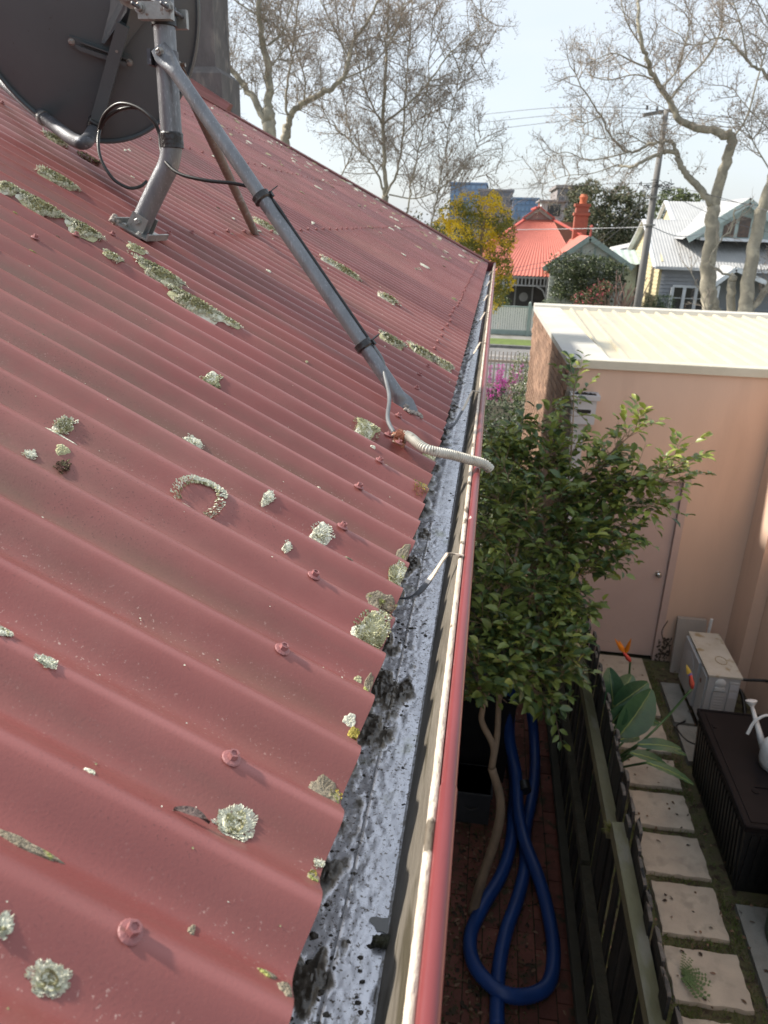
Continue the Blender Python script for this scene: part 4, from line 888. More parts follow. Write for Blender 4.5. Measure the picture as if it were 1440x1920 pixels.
setting('passage_weeds', raw_mesh('w', V, F, 0), mat('weed_green', (.06, .10, .025), (.035, .06, .015), 8, .8), kind='stuff')

# ------------------------------------------------------------------ dark paling fence
fence = thing('paling_fence', 'near-black timber paling fence with jagged top between passage and yard', 'fence', (.86, 3.5, 0))
palm = mat('shade_black_wood', (.030, .028, .028), (.018, .017, .017), 8, .8, .4, 60, stretch=(1, 1, .15), rnd=.35, c3=(.05, .047, .045), scale3=14, lo3=.56, hi3=.68)  # near-black base colour carries the shade of the passage
rawm = mat('weathered_top', (.15, .125, .105), (.07, .06, .052), 20, .95, .5, 80)
darkr = mat('shaded_rail', (.075, .07, .05), (.05, .048, .034), 7, .95, .4, 60)  # middle rails: passage shade put into a darker rail colour
railm = mat('mossy_rail', (.19, .18, .115), (.13, .125, .07), 7, .95, .4, 60, c3=(.20, .19, .15), scale3=12, lo3=.5, hi3=.65, stretch=(1, .3, 1))
y = -.6; i = 0
while y < 7.30:
    w = .092; z = 1.76 + random.uniform(-.035, .035) + .02 * math.sin(y * 2); t = random.uniform(-.012, .012); x = .848 + (i % 2) * .014
    mb = MB(); mb.hexa([(x, y, .02), (x + .013, y, .02), (x + .013, y + w, .02), (x, y + w, .02), (x + t, y, z), (x + .013 + t, y, z), (x + .013 + t, y + w, z + random.uniform(-.02, .02)), (x + t, y + w, z + random.uniform(-.02, .02))])
    p_ = part('paling', mb, palm, fence)
    mb = MB(); mb.hexa([(x + t - .001, y, z - .004), (x + .014 + t, y, z - .004), (x + .014 + t, y + w, z - .004), (x + t - .001, y + w, z - .004), (x + t - .001, y + .01, z + .006), (x + .014 + t, y + .012, z + .008), (x + .014 + t, y + w * .6, z + random.uniform(.004, .014)), (x + t - .001, y + w - .006, z + .004)]); part('worn_tip', mb, rawm, p_)
    y += w - .006 + (i % 2) * .006; i += 1
for (z, zb_, x0, x1, ya, yb, mm) in ((1.56, 1.52, .79, .846, 3.13, 7.3, railm), (1.62, 1.66, .785, .846, -.6, 3.06, railm), (.86, .82, .79, .846, -.6, 3.6, darkr), (.84, .80, .795, .846, 3.62, 7.3, darkr), (.24, .22, .79, .846, -.6, 7.3, mat('low_shaded_rail', (.06, .058, .045), None, 8, .9))):  # bottom rail colour is likewise darkened for the passage shade
    mb = MB(); mb.hexa([(x0, ya, z - .075), (x1, ya, z - .075), (x1, yb, zb_ - .075), (x0, yb, zb_ - .075), (x0, ya, z), (x1, ya, z + .004), (x1, yb, zb_ + .004), (x0, yb, zb_)]); part('rail', mb, mm, fence)
for y in (.3, 6.6):
    mb = MB(); mb.box(.745, .846, y - .05, y + .05, 0, 1.66 if y != 3.09 else 1.5); part('post', mb, palm, fence)
mb = MB()
for _ in range(160):
    a = random.uniform(0, 6.28); e = random.uniform(-.2, 1.2); d = np.array([math.cos(a) * math.cos(e) - .3, math.sin(a) * math.cos(e), math.sin(e)]); p = np.array([.80, 3.10, 1.585]); l = random.uniform(.02, .06); w = np.array([-d[1], d[0], 0]) * .0025
    mb.add([p - w, p + w, p + d * l + np.array([0, 0, -.01])], [(0, 1, 2)])
single('grass_tuft', mb, mat('dry_moss', (.22, .21, .05), (.14, .14, .04), 30, .9), 'tuft of yellow-green grass growing in the gap of the fence top rail', 'grass')

# ------------------------------------------------------------------ stepping stones
stone_m = mat('sand_stone', (.52, .445, .355), (.43, .365, .295), 5, .92, .35, 70, c3=(.36, .31, .25), scale3=9, lo3=.54, hi3=.7, rnd=.08)
stones = [(2.46, 2.84), (2.94, 3.33), (3.43, 3.81), (3.91, 4.34), (4.42, 4.81), (4.89, 5.28), (5.36, 5.72), (5.83, 6.28)]
sl_labels = ['second nearest the bottom edge', 'x']
for i, (ya, yb) in enumerate(stones):
    n_ = 10; xa, xb = 1.44 + random.uniform(-.012, .012), 1.895 + random.uniform(-.012, .012); rim = []
    for (p, q) in (((xa, ya), (xb, ya)), ((xb, ya), (xb, yb)), ((xb, yb), (xa, yb)), ((xa, yb), (xa, ya))):
        for t in np.linspace(0, 1, n_, endpoint=False):
            rim.append((p[0] + (q[0] - p[0]) * t + random.uniform(-.006, .006), p[1] + (q[1] - p[1]) * t + random.uniform(-.006, .006)))
    c = ((xa + xb) / 2, (ya + yb) / 2); V = [(*c, .040)]
    for sc, z in ((.55, .040), (.93, .039), (.985, .034), (1.0, .015), (1.0, -.03)): V += [(c[0] + (x - c[0]) * sc, c[1] + (y - c[1]) * sc, z + random.uniform(-.001, .001)) for x, y in rim]
    m_ = len(rim); F = [(0, 1 + j, 1 + (j + 1) % m_) for j in range(m_)] + [(1 + r * m_ + j, 1 + (r + 1) * m_ + j, 1 + (r + 1) * m_ + (j + 1) % m_, 1 + r * m_ + (j + 1) % m_) for r in range(4) for j in range(m_)]
    mb = MB(); mb.add(V, F)
    lab = ['sandstone stepping stone nearest the camera, mostly below the picture', 'sandstone stepping stone second from the camera, at the bottom edge', 'sandstone stepping stone beside the green bin, with a fern weed on it',
           'sandstone stepping stone level with the near end of the black box', 'sandstone stepping stone fifth from the camera', 'sandstone stepping stone sixth from the camera, under a leaf tip', 'sandstone stepping stone under the low leaves of the strelitzia', 'sandstone stepping stone half hidden by the upright strelitzia leaves'][i]
    single('stepping_stone', mb, stone_m, lab, 'paving stone', smooth='auto', group='stepping stones through the grass')
mb = MB(); mb.box(1.40, 1.915, 6.38, 7.42, -.03, .03); single('door_slab', mb, stone_m, 'long pale concrete slab in front of the garage door', 'paving slab')
slabm = mat('grey_slab', (.27, .265, .24), (.2, .2, .18), 6, .92, .3, 50)
mb = MB(); mb.hexa([(1.98, 3.2, -.02), (2.35, 3.2, -.02), (2.35, 4.22, -.02), (2.0, 4.22, -.02), (1.98, 3.2, .04), (2.35, 3.2, .04), (2.35, 4.22, .04), (2.0, 4.22, .04)]); single('bin_slab', mb, slabm, 'grey concrete slab under the green bin', 'paving slab')
for (x0, x1, ya, yb, lab) in ((2.02, 2.20, 6.28, 6.95, 'thin concrete edging slab beside the air conditioner'), (2.02, 2.22, 5.72, 6.24, 'thin concrete edging slab at the far end of the black box')):
    mb = MB(); mb.box(x0, x1, ya, yb, -.03, .05); single('edging_slab', mb, slabm, lab, 'paving slab')
# grass
n = 64000; gx = rng.uniform(.9, 2.25, n); gy = rng.uniform(2.4, 7.4, n)
dens = (np.sin(gx * 5.1 + 1) * np.sin(gy * 4.3) + np.sin(gx * 11 + gy * 9) * .6 + rng.uniform(-.9, .9, n)) > -.25
ok = dens.copy()
for ya, yb in stones: ok &= ~((gx > 1.435) & (gx < 1.90) & (gy > ya - .002) & (gy < yb + .002))
ok &= ~((gx > 1.40) & (gx < 1.92) & (gy > 6.38)) & ~((gx > 1.98) & (gy < 4.22)) & ~((gx > 2.0) & (gy > 5.7)) & ~((gx > 1.97) & (gy > 4.28) & (gy < 5.72))
P = np.stack([gx[ok], gy[ok], np.zeros(ok.sum())], 1); n = len(P)
V, F = leaf_faces(P, _nn(rdir(n) * .75 + np.array([0, 0, .9])), rdir(n), rng.uniform(.018, .055, n), rng.uniform(.003, .007, n))
setting('grass', raw_mesh('g', V, F, 0, np.tile(rng.choice([0, 0, 1, 2], n), 2).tolist()), [mat('grass_green', (.12, .18, .035), None, 9, .7), mat('grass_olive', (.14, .15, .045), None, 9, .7), mat('grass_dry', (.20, .165, .085), None, 9, .8)], kind='stuff')
n = 260; P = np.stack([rng.uniform(1.0, 2.25, n), rng.uniform(2.9, 7.3, n), np.full(n, .045)], 1); V, F = leaf_faces(P, _nn(rdir(n) * np.array([1, 1, .2])), _nn(rdir(n) * .5 + np.array([0, 0, 1])), rng.uniform(.015, .045, n), rng.uniform(.010, .024, n), six=True)
setting('fallen_leaves', raw_mesh('f', V, F, 0, np.tile(rng.integers(0, 3, n), 6).tolist()), [MATS['litter_brown'], MATS['litter_tan'], MATS['litter_dark']], kind='stuff')
# small fern-like weed on the third stone
mb = MB(); c = np.array([1.50, 3.60, .05])
for k in range(9):
    a = -1.2 + k * .32; l = random.uniform(.10, .2); d = np.array([math.cos(a), math.sin(a) - .3, .35]); mb.tube([c, c + d * l * .5, c + d * l + np.array([0, 0, -.02])], .0012, 4)
    for j in range(7):
        p = c + d * l * (j + 1.5) / 8.5
        for sgn in (-1, 1): q = p + np.array([-d[1], d[0], .15]) * sgn * .022; w = np.array([d[0], d[1], 0]) * .008; mb.add([p, (p + q) / 2 + w, q, (p + q) / 2 - w], [(0, 1, 2, 3)])
single('fern_weed', mb, mat('weed_leaf', (.10, .16, .05), None, 10, .7), 'small ferny weed spreading over the stepping stone by the green bin', 'weed')

# ------------------------------------------------------------------ storage box
boxm = mat('storage_plastic', (.013, .013, .014), (.018, .018, .019), 6, .45, .03, 90)
lidm = mat('box_lid_plastic', (.020, .017, .018), (.015, .013, .014), 3, .40, .02, 8, spec=.04)
x0, x1, ya, yb, hz = 1.985, 2.62, 4.33, 5.67, .62
sbox = thing('storage_box', 'long black plastic garden storage box with glossy lid and vertically grooved sides', 'storage box', ((x0 + x1) / 2, (ya + yb) / 2, 0))
mb = MB(); mb.hexa([(x0 + .05, ya + .05, 0), (x1 - .04, ya + .05, 0), (x1 - .04, yb - .05, 0), (x0 + .05, yb - .05, 0), (x0 + .015, ya + .015, hz - .04), (x1 - .015, ya + .015, hz - .04), (x1 - .015, yb - .015, hz - .04), (x0 + .015, yb - .015, hz - .04)]); part('body', mb, boxm, sbox)
mb = MB(); mb.box(x0, x1, ya, yb, hz - .045, hz); mb.box(x0 + .05, x1 - .05, ya + .05, yb - .05, hz, hz + .006); bv = part('lid', mb, lidm, sbox)
mb = MB()
for (a, b) in (((x0 + .004, ya + .004), (x0 + .004, yb - .004)), ((x0 + .004, yb - .004), (x1 - .004, yb - .004)), ((x1 - .004, yb - .004), (x1 - .004, ya + .004)), ((x1 - .004, ya + .004), (x0 + .004, ya + .004))): mb.tube([(a[0], a[1], hz + .001), (b[0], b[1], hz + .001)], .012, 8)
part('lid_rim', mb, lidm, bv, smooth='auto')
mb = MB(); mb.box(2.17, 2.30, 4.74, 4.75, hz + .004, hz + .014); mb.lathe((2.16, 4.70, hz + .004), [(.028, 0), (.026, .010), (.01, .012)], 16); mb.box(2.05, 2.075, 5.42, 5.47, hz + .005, hz + .012); part('lid_moulding', mb, lidm, bv)
k = 0; y = ya + .07
while y < yb - .06:
    mb = MB(); mb.hexa([(x0 + .052 - .016, y, .06), (x0 + .07, y, .06), (x0 + .07, y + .032, .06), (x0 + .052 - .016, y + .032, .06), (x0 + .018 - .014, y, hz - .075), (x0 + .05, y, hz - .075), (x0 + .05, y + .032, hz - .075), (x0 + .018 - .014, y + .032, hz - .075)]); part('side_rib', mb, boxm, sbox); y += .062
for k in range(9):
    xx = x0 + .06 + k * .062; mb = MB(); mb.hexa([(xx, ya + .052 - .016, .06), (xx + .032, ya + .036, .06), (xx + .032, ya + .07, .06), (xx, ya + .07, .06), (xx, ya + .004, hz - .075), (xx + .032, ya + .004, hz - .075), (xx + .032, ya + .05, hz - .075), (xx, ya + .05, hz - .075)]); part('side_rib', mb, boxm, sbox)

# watering can
wm = mat('white_plastic', (.66, .69, .70), (.60, .63, .64), 4, .38, .02, 60)
wc_ = np.array([2.385, 5.00, hz + .006]); can = thing('watering_can', 'white plastic watering can standing on the black storage box', 'watering can', wc_)
mb = MB(); mb.lathe(wc_, [(.085, 0), (.105, .01), (.118, .06), (.120, .14), (.110, .20), (.085, .235), (.07, .24), (.066, .232), (.08, .20)], 28); part('body', mb, wm, can, smooth=True)
sp0 = wc_ + np.array([-.05, .07, .05]); ros = wc_ + np.array([-.115, .36, .30])
mb = MB(); mb.tube([sp0, sp0 + (ros - sp0) * .5, ros], [.032, .022, .014], 16); part('spout', mb, wm, can, smooth=True)
mb = MB(); rd = _n(np.array([-.15, .35, .95])); mb.lathe(ros - rd * .02, [(.014, 0), (.020, .01), (.042, .04), (.044, .05), (.030, .056), (.006, .058)], 22, rd); part('rose', mb, wm, can, smooth='auto')
hp = spline([wc_ + np.array([-.16, .20, .13]), wc_ + np.array([-.11, .24, .23]), wc_ + np.array([-.02, .25, .29]), wc_ + np.array([.07, .20, .27]), wc_ + np.array([.10, .10, .22])], 8)
mb = MB()
for a, b in zip(hp[:-1], hp[1:]): mb.beam(a, b + (b - a) * .1, .022, .008)
part('handle', mb, wm, can, smooth='auto')
mb = MB(); mb.tube(spline([wc_ + np.array([0, -.06, .232]), wc_ + np.array([.02, -.02, .29]), wc_ + np.array([.02, .05, .30]), wc_ + np.array([.01, .08, .24])], 8), .013, 10); part('top_handle', mb, wm, can, smooth=True)

# air conditioner outdoor unit
acw = mat('ac_white', (.50, .51, .52), (.46, .465, .47), 4, .5, .02, 60)
acx0, acx1, acy0, acy1, acz = 2.22, 2.52, 6.24, 7.04, .62
ac = thing('air_conditioner', 'white air conditioner outdoor unit with stained top beside the pink wall', 'air conditioner', ((acx0 + acx1) / 2, 6.64, 0))
mb = MB(); mb.box(acx0 + .01, acx1 - .01, acy0 + .01, acy1 - .01, .07, acz - .012); part('casing', mb, acw, ac)
mb = MB(); mb.box(acx0, acx1, acy0, acy1, acz - .02, acz); part('top_panel', mb, mat('stained_ac_top', (.56, .54, .48), (.47, .44, .37), 6, .6, .05, 60, c3=(.32, .25, .14), scale3=9, lo3=.56, hi3=.68), ac)
mb = MB(); mb.tube([(2.40 + .05 * math.cos(a), 6.52 + .07 * math.sin(a), acz) for a in np.linspace(0, 6.0, 24)], .0035, 6); part('rust_ring', mb, mat('rust_ring_stain', (.33, .25, .13), None, 20, .8), ac)
mb = MB(); mb.box(acx0 - .018, acx0 + .012, 6.50, 7.02, .10, acz - .04); part('fan_panel', mb, acw, ac)
mb = MB(); mb.box(acx0 - .004, acx0 + .012, 6.28, 6.46, .10, acz - .05); part('front_panel', mb, acw, ac)
mb = MB(); mb.lathe((acx0 - .019, 6.76, .33), [(.20, 0), (.205, .006), (.195, .008), (.06, .008)], 30, (-1, 0, 0)); part('fan_grille', mb, acw, ac, smooth='auto')
mb = MB(); mb.lathe((acx0 - .006, 6.40, .46), [(.024, 0), (.02, .003)], 16, (-1, 0, 0)); part('round_badge', mb, mat('faded_badge', (.25, .14, .12), None, 60, .7), ac)
mb = MB(); mb.lathe((2.335, acy0 + .008, .545), [(.045, 0), (.047, .012), (.03, .022)], 20, (0, -1, 0)); mb.box(2.29, 2.38, acy0 - .014, acy0 + .01, .47, .50); part('grip', mb, wm, ac, smooth='auto')
mb = MB(); mb.box(2.285, 2.40, acy0 - .008, acy0 + .010, .12, .455); mb.box(2.42, 2.50, acy0 - .004, acy0 + .01, .1, .56); part('service_cover', mb, acw, ac)
for z in np.arange(.14, .44, .03): mb = MB(); mb.box(2.30, 2.385, acy0 - .012, acy0 - .006, z, z + .008); part('louvre', mb, acw, ac)
mb = MB(); mb.box(2.425, 2.495, acy0 - .006, acy0 - .003, .40, .46); mb.box(2.425, 2.495, acy0 - .006, acy0 - .003, .49, .54); part('rating_label', mb, mat('faded_label', (.62, .64, .68), None, 90, .6), ac)
for x in (acx0 + .02, acx1 - .05):
    for y in (acy0 + .06, acy1 - .12): mb = MB(); mb.box(x, x + .03, y, y + .06, -.01, .07); part('foot', mb, M['blackplastic'], ac)
mb = MB(); mb.tube([(2.44, 7.12, .02), (2.44, 7.12, .5), (2.445, 7.12, .74)], .015, 10); single('drain_pipe', mb, wm, 'short white pipe standing behind the air conditioner', 'pipe')
mb = MB(); mb.tube(spline([(2.50, 6.5, .3), (2.60, 6.45, .36), (2.62, 6.3, .25), (2.60, 6.1, .06), (2.5, 5.95, .03)], 8), .018, 8); mb.tube(spline([(2.50, 6.6, .4), (2.66, 6.55, .42), (2.78, 6.5, .46), (2.855, 6.5, .46)], 8), .014, 8)
single('refrigerant_pipe', mb, M['cable'], 'black lagged pipes between the air conditioner and the pink wall', 'pipe', smooth=True)
mb = MB(); mb.tube(spline([(2.12, 6.3, .06), (2.02, 6.2, .05), (2.08, 6.0, .05), (2.25, 5.93, .06)], 8), .009, 7); single('black_hose', mb, M['cable'], 'short black hose on the slab in front of the air conditioner', 'hose', smooth=True)
# board leaning on wall
mb = MB(); mb.hexa([(2.18, 7.24, .0), (2.50, 7.24, .0), (2.50, 7.29, .0), (2.18, 7.29, .0), (2.20, 7.38, .58), (2.49, 7.38, .58), (2.49, 7.43, .58), (2.20, 7.43, .58)])
single('leaning_board', mb, mat('board_grey', (.40, .36, .32), (.34, .31, .28), 4, .8), 'pale grey board leaning on the pink wall behind the air conditioner', 'board')
mb = MB()
for pts in ([(2.10, 7.452, .02), (2.13, 7.45, .20), (2.08, 7.452, .36), (2.12, 7.45, .50)], [(2.13, 7.452, .22), (2.18, 7.45, .20), (2.20, 7.45, .10)]): mb.tube(spline(pts, 5), .005, 5)
for _ in range(80): mb.blob((random.uniform(2.06, 2.2), 7.445, random.uniform(0, .3)), random.uniform(.006, .016), (1, .3, 1), .3, 5)
single('dead_vine', mb, mat('vine_brown', (.10, .07, .05), None, 30, .9), 'dead twiggy vine clinging to the wall beside the door', 'vine')
# green bin
gb = thing('green_bin', 'dark green round bin on the concrete slab at the right edge', 'bin', (2.36, 3.95, .04))
gm = mat('bin_green', (.022, .075, .030), (.03, .09, .035), 4, .4)
mb = MB(); mb.lathe((2.36, 3.95, .04), [(.23, 0), (.245, .02), (.27, .5), (.285, .54), (.27, .54), (.25, .5), (.22, .05)], 36); part('body', mb, gm, gb, smooth='auto')
mb = MB(); mb.lathe((2.36, 3.95, .56), [(.28, 0), (.295, .01), (.295, .03), (.25, .06), (.04, .07)], 36); part('lid', mb, gm, gb, smooth='auto')

# ------------------------------------------------------------------ strelitzia
lfm = mat('strelitzia_leaf', (.045, .115, .05), (.03, .08, .04), 6, .38, .12, 60, stretch=(1, 1, 1)); mid = mat('strelitzia_midrib', (.25, .32, .10), None, 9, .5); stm = mat('strelitzia_stalk', (.07, .14, .05), None, 9, .5)
stz = thing('strelitzia', 'strelitzia plant with broad green leaves and orange flower leaning over the fence', 'plant', (1.12, 5.3, 0))
base = np.array([1.12, 5.25, .0])
def bigleaf(p0, p1, wid, curl=.12, face=(0, -1, .6), stalk=True):
    p0 = np.array(p0, float); p1 = np.array(p1, float); d = p1 - p0; l = np.linalg.norm(d); f = _n(np.array(face, float)); w = _n(np.cross(d, f)); nn_ = np.cross(w, _n(d)); 
    if nn_[2] < 0: nn_ = -nn_
    rows = []
    for i in range(15):
        t = i / 14; c = p0 + d * t + nn_ * (math.sin(t * math.pi) * .05 * l) - np.array([0, 0, curl * t * t * l]); hw = wid / 2 * (math.sin(math.pi * min(1, (t * .93 + .04)) ** .85) ** .75)
        rows.append([c + w * hw * u + nn_ * (abs(u) * hw * .32 + .003 * math.sin(i * 2.3 + u * 4)) for u in (-1, -.75, -.5, -.25, 0, .25, .5, .75, 1)])
    mb = MB(); mb.grid(np.array(rows)); o = part('leaf', mb, lfm, stz, smooth=True)
    mb = MB(); mb.tube([r[4] + nn_ * .001 for r in rows], [.0065 - .0004 * i for i in range(15)], 5); part('midrib', mb, mid, o, smooth=True)
    if stalk: mb = MB(); mb.tube(spline([base + np.array([random.uniform(-.06, .06), random.uniform(-.1, .1), 0]), (base + p0) / 2 + np.array([0, 0, .08]), p0], 5), .009, 7); part('stalk', mb, stm, stz, smooth=True)
def yy(px, py, y): return onY(px, py, y)
bigleaf(yy(1150, 1330, 5.35), yy(1142, 1250, 5.5), .20, .02)
bigleaf(yy(1150, 1325, 5.45), yy(1186, 1262, 5.75), .20, .05)
bigleaf(yy(1152, 1325, 5.2), yy(1216, 1276, 5.35), .20, .05, (.3, -.8, .6))
bigleaf(yy(1162, 1378, 4.95), yy(1222, 1290, 5.15), .27, .03, (.4, -.8, .6))
bigleaf(yy(1148, 1355, 5.0), yy(1172, 1322, 5.0), .15, .05)
bigleaf(yy(1202, 1358, 5.5), yy(1240, 1350, 5.6), .10, .2, (.1, -.3, 1))
bigleaf(yy(1158, 1388, 5.0), yy(1200, 1380, 5.1), .11, .1, (.1, -.3, 1))
bigleaf(yy(1195, 1396, 4.9), yy(1278, 1400, 4.95), .10, .06, (.1, -.5, 1))
bigleaf(yy(1182, 1412, 4.8), yy(1252, 1432, 4.85), .09, .06, (.1, -.4, 1))
bigleaf(yy(1212, 1430, 4.7), yy(1302, 1468, 4.7), .08, .05, (.1, -.3, 1))
bigleaf(yy(1230, 1400, 5.1), yy(1288, 1412, 5.1), .07, .1, (.1, -.4, 1))
orm = mat('orange_petal', (.75, .24, .01), (.70, .19, .01), 30, .5); rdm = mat('red_spathe', (.60, .05, .05), (.45, .10, .06), 30, .5); blm = mat('blue_petal', (.20, .16, .45), None, 30, .5)
def flower(stem, tip, petals, lab):
    mb = MB(); mb.tube(spline(stem, 6), .009, 7); o = part('flower_stalk', mb, stm, stz, smooth=True)
    a, b = np.array(stem[-1]), np.array(tip); mb = MB(); mb.tube([a, a + (b - a) * .3, a + (b - a) * .8, b], [.012, .02, .012, .003], 8); part('spathe', mb, rdm, o, smooth=True, label=lab)
    for q, mm in petals:
        q = np.array(q); c = b * .7 + a * .3; w = _n(np.cross(q - c, ray(1170, 1220))); mb = MB(); l = np.linalg.norm(q - c)
        mb.add([c, c + (q - c) * .35 + w * .020, c + (q - c) * .7 + w * .012, q, c + (q - c) * .7 - w * .010, c + (q - c) * .35 - w * .018, c + (q - c) * .4 + _n(ray(1170, 1220)) * -.012], [(0, 1, 6), (1, 2, 6), (2, 3, 6), (3, 4, 6), (4, 5, 6), (5, 0, 6)]); part('petal', mb, mm, o, smooth=True)
flower([base, yy(1178, 1300, 5.7), yy(1180, 1262, 5.75), yy(1182, 1240, 5.75)], yy(1168, 1222, 5.74), [(yy(1152, 1196, 5.74), orm), (yy(1160, 1199, 5.76), orm), (yy(1184, 1196, 5.73), orm), (yy(1180, 1204, 5.76), orm)], 'red sheath under the orange petals')
flower([base, yy(1202, 1392, 4.95), yy(1250, 1345, 5.05), yy(1298, 1290, 5.1)], yy(1294, 1262, 5.1), [(yy(1287, 1245, 5.1), mat('yellow_petal', (.62, .45, .08), None, 30, .5)), (yy(1292, 1256, 5.1), blm)], 'half-open red and yellow flower bud')

# ------------------------------------------------------------------ blue hose in the passage
bm = mat('blue_hose', (.015, .060, .24), (.012, .045, .19), 6, .42, .0, 30)
hose = thing('blue_hose', 'thick blue flexible hose looped on the ground below the gutter', 'hose', (.5, 4.2, 0))
hr = .043
def ridged(pts, r):
    sp = spline(pts, 14); d = [0]
    for a, b in zip(sp[:-1], sp[1:]): d.append(d[-1] + np.linalg.norm(b - a))
    dd = np.linspace(0, d[-1], int(d[-1] / .0115)); q = np.array(sp); pp = [np.array([np.interp(x, d, q[:, i]) for i in range(3)]) for x in dd]
    mb = MB(); mb.tube(pp, [r + (.0036 if i % 2 else 0) for i in range(len(pp))], 14); return mb
g = lambda px, py, z: onZ(px, py, z)
part('hose_run', ridged([g(960, 1240, 1.3), g(958, 1300, .95), g(955, 1380, .55), g(968, 1450, .28), g(972, 1520, .16), g(985, 1580, .14), g(1008, 1640, .12), g(1025, 1700, .08), g(1038, 1780, .05), g(1028, 1845, .05), g(985, 1868, .06), g(935, 1858, .09), g(890, 1810, .09), g(882, 1755, .06), g(905, 1700, .05), g(940, 1640, .05), g(958, 1580, .05), g(962, 1520, .05), g(965, 1470, .05), g(955, 1400, .05)], hr), bm, hose, smooth=True)
part('hose_run', ridged([g(932, 1925, .05), g(932, 1880, .05), g(935, 1820, .05), g(948, 1750, .05), g(972, 1680, .05), g(985, 1620, .05), g(985, 1560, .05), g(1000, 1480, .05), g(1003, 1420, .07), g(998, 1350, .25), g(985, 1290, .55), g(975, 1240, .8)], hr), bm, hose, smooth=True)
mb = MB(); c0, c1 = g(981, 1468, .24), g(985, 1484, .22); mb.tube([c0, c1], .049, 16); part('tape_band', mb, M['tape'], hose, smooth='auto')

# wheelie bin, crate under the tree
wb = thing('wheelie_bin', 'black wheelie bin with sloping lid behind the tree trunk', 'bin', (.15, 5.4, 0))
mb = MB(); mb.hexa([(-.1, 5.15, .05), (.4, 5.15, .05), (.4, 5.6, .05), (-.1, 5.6, .05), (-.14, 5.08, .92), (.44, 5.08, .92), (.44, 5.68, .92), (-.14, 5.68, .92)]); part('body', mb, M['blackplastic'], wb)
mb = MB(); mb.hexa([(-.17, 5.04, .92), (.47, 5.04, .92), (.47, 5.74, .94), (-.17, 5.74, .94), (-.14, 5.08, .95), (.44, 5.08, .95), (.44, 5.7, 1.02), (-.14, 5.7, 1.02)]); part('lid', mb, lidm, wb)
for x in (-.12, .42): mb = MB(); mb.lathe((x, 5.66, .1), [(.1, -.03), (.1, .03)], 16, (1, 0, 0)); part('wheel', mb, M['blackplastic'], wb)
cr2 = thing('grey_crate', 'dark grey plastic crate on the bricks beside the tree trunk', 'crate', (.17, 4.95, 0))
mb = MB(); mb.box(.0, .285, 4.70, 5.02, .0, .30); mb.box(-.012, .297, 4.688, 5.032, .27, .30); part('body', mb, mat('crate_grey', (.045, .047, .052), None, 9, .6), cr2)
mb = MB(); mb.tube(spline([(.09, 4.694, .17), (.14, 4.68, .155), (.2, 4.694, .17)], 5), .006, 6); part('handle', mb, M['blackplastic'], cr2)
# ------------------------------------------------------------------ leafy shrub growing up beside the gutter
bark = mat('pale_brown_bark', (.30, .21, .14), (.20, .14, .095), 14, .9, .4, 90, stretch=(1, 1, .4))
bush = thing('leafy_tree', 'small glossy leafed tree with forked pale trunk rising beside the gutter', 'tree', (.19, 3.86, 0))
F0 = g(938, 1540, .55); T = np.array([.19, 3.86, 0.0])
def P3(px, py, y): return onY(px, py, y)
trunk = [T, P3(900, 1660, 3.86), P3(932, 1560, 3.90), P3(938, 1500, 3.93), P3(922, 1440, 3.95)]
stemA = [P3(922, 1440, 3.95), P3(925, 1400, 3.97), P3(904, 1355, 3.98), P3(905, 1330, 3.98), P3(912, 1290, 4.0), P3(935, 1200, 4.1), P3(955, 1100, 4.3), P3(975, 1000, 4.55)]
stemB = [P3(922, 1440, 3.95), P3(932, 1380, 4.0), P3(936, 1310, 4.1), P3(945, 1250, 4.25), P3(985, 1150, 4.45), P3(1030, 1050, 4.6), P3(1060, 960, 4.8)]
mb = MB(); mb.tube(spline(trunk, 6), list(np.linspace(.036, .026, 25)), 12); mb.tube(spline(stemA, 5), list(np.linspace(.023, .009, 36)), 10); mb.tube(spline(stemB, 5), list(np.linspace(.022, .009, 31)), 10)
part('trunk', mb, bark, bush, smooth=True)
tg = [(1076, 715, 5.4), (1200, 800, 4.9), (1150, 860, 4.9), (1290, 866, 4.7), (1268, 905, 4.7), (1232, 950, 4.6), (1185, 905, 4.8), (1185, 1010, 4.6), (1145, 960, 4.7), (1125, 1070, 4.5), (1145, 1030, 4.5), (1095, 1150, 4.35), (1080, 1215, 4.2), (1065, 1260, 4.15), (1040, 1325, 4.0), (1010, 1260, 4.0), (1055, 1220, 4.1),
      (900, 1290, 3.8), (880, 1240, 3.8), (960, 1260, 3.85), (900, 1160, 4.0), (885, 1080, 4.1), (900, 1010, 4.3), (925, 930, 4.6), (935, 860, 4.9), (912, 810, 5.1), (955, 820, 5.1), (1000, 880, 4.9), (985, 960, 4.6), (1010, 1030, 4.5), (1060, 1040, 4.5), (1060, 950, 4.7), (1050, 1120, 4.3), (1000, 1110, 4.2), (960, 1180, 4.0), (1030, 1190, 4.1), (1100, 1000, 4.6), (1035, 850, 5.0), (940, 1090, 4.15), (980, 1220, 3.95), (1010, 800, 5.2)]
spine = spline(stemA[3:], 5) + spline(stemB[2:], 5)
allP, allD, allU, allL = [], [], [], []
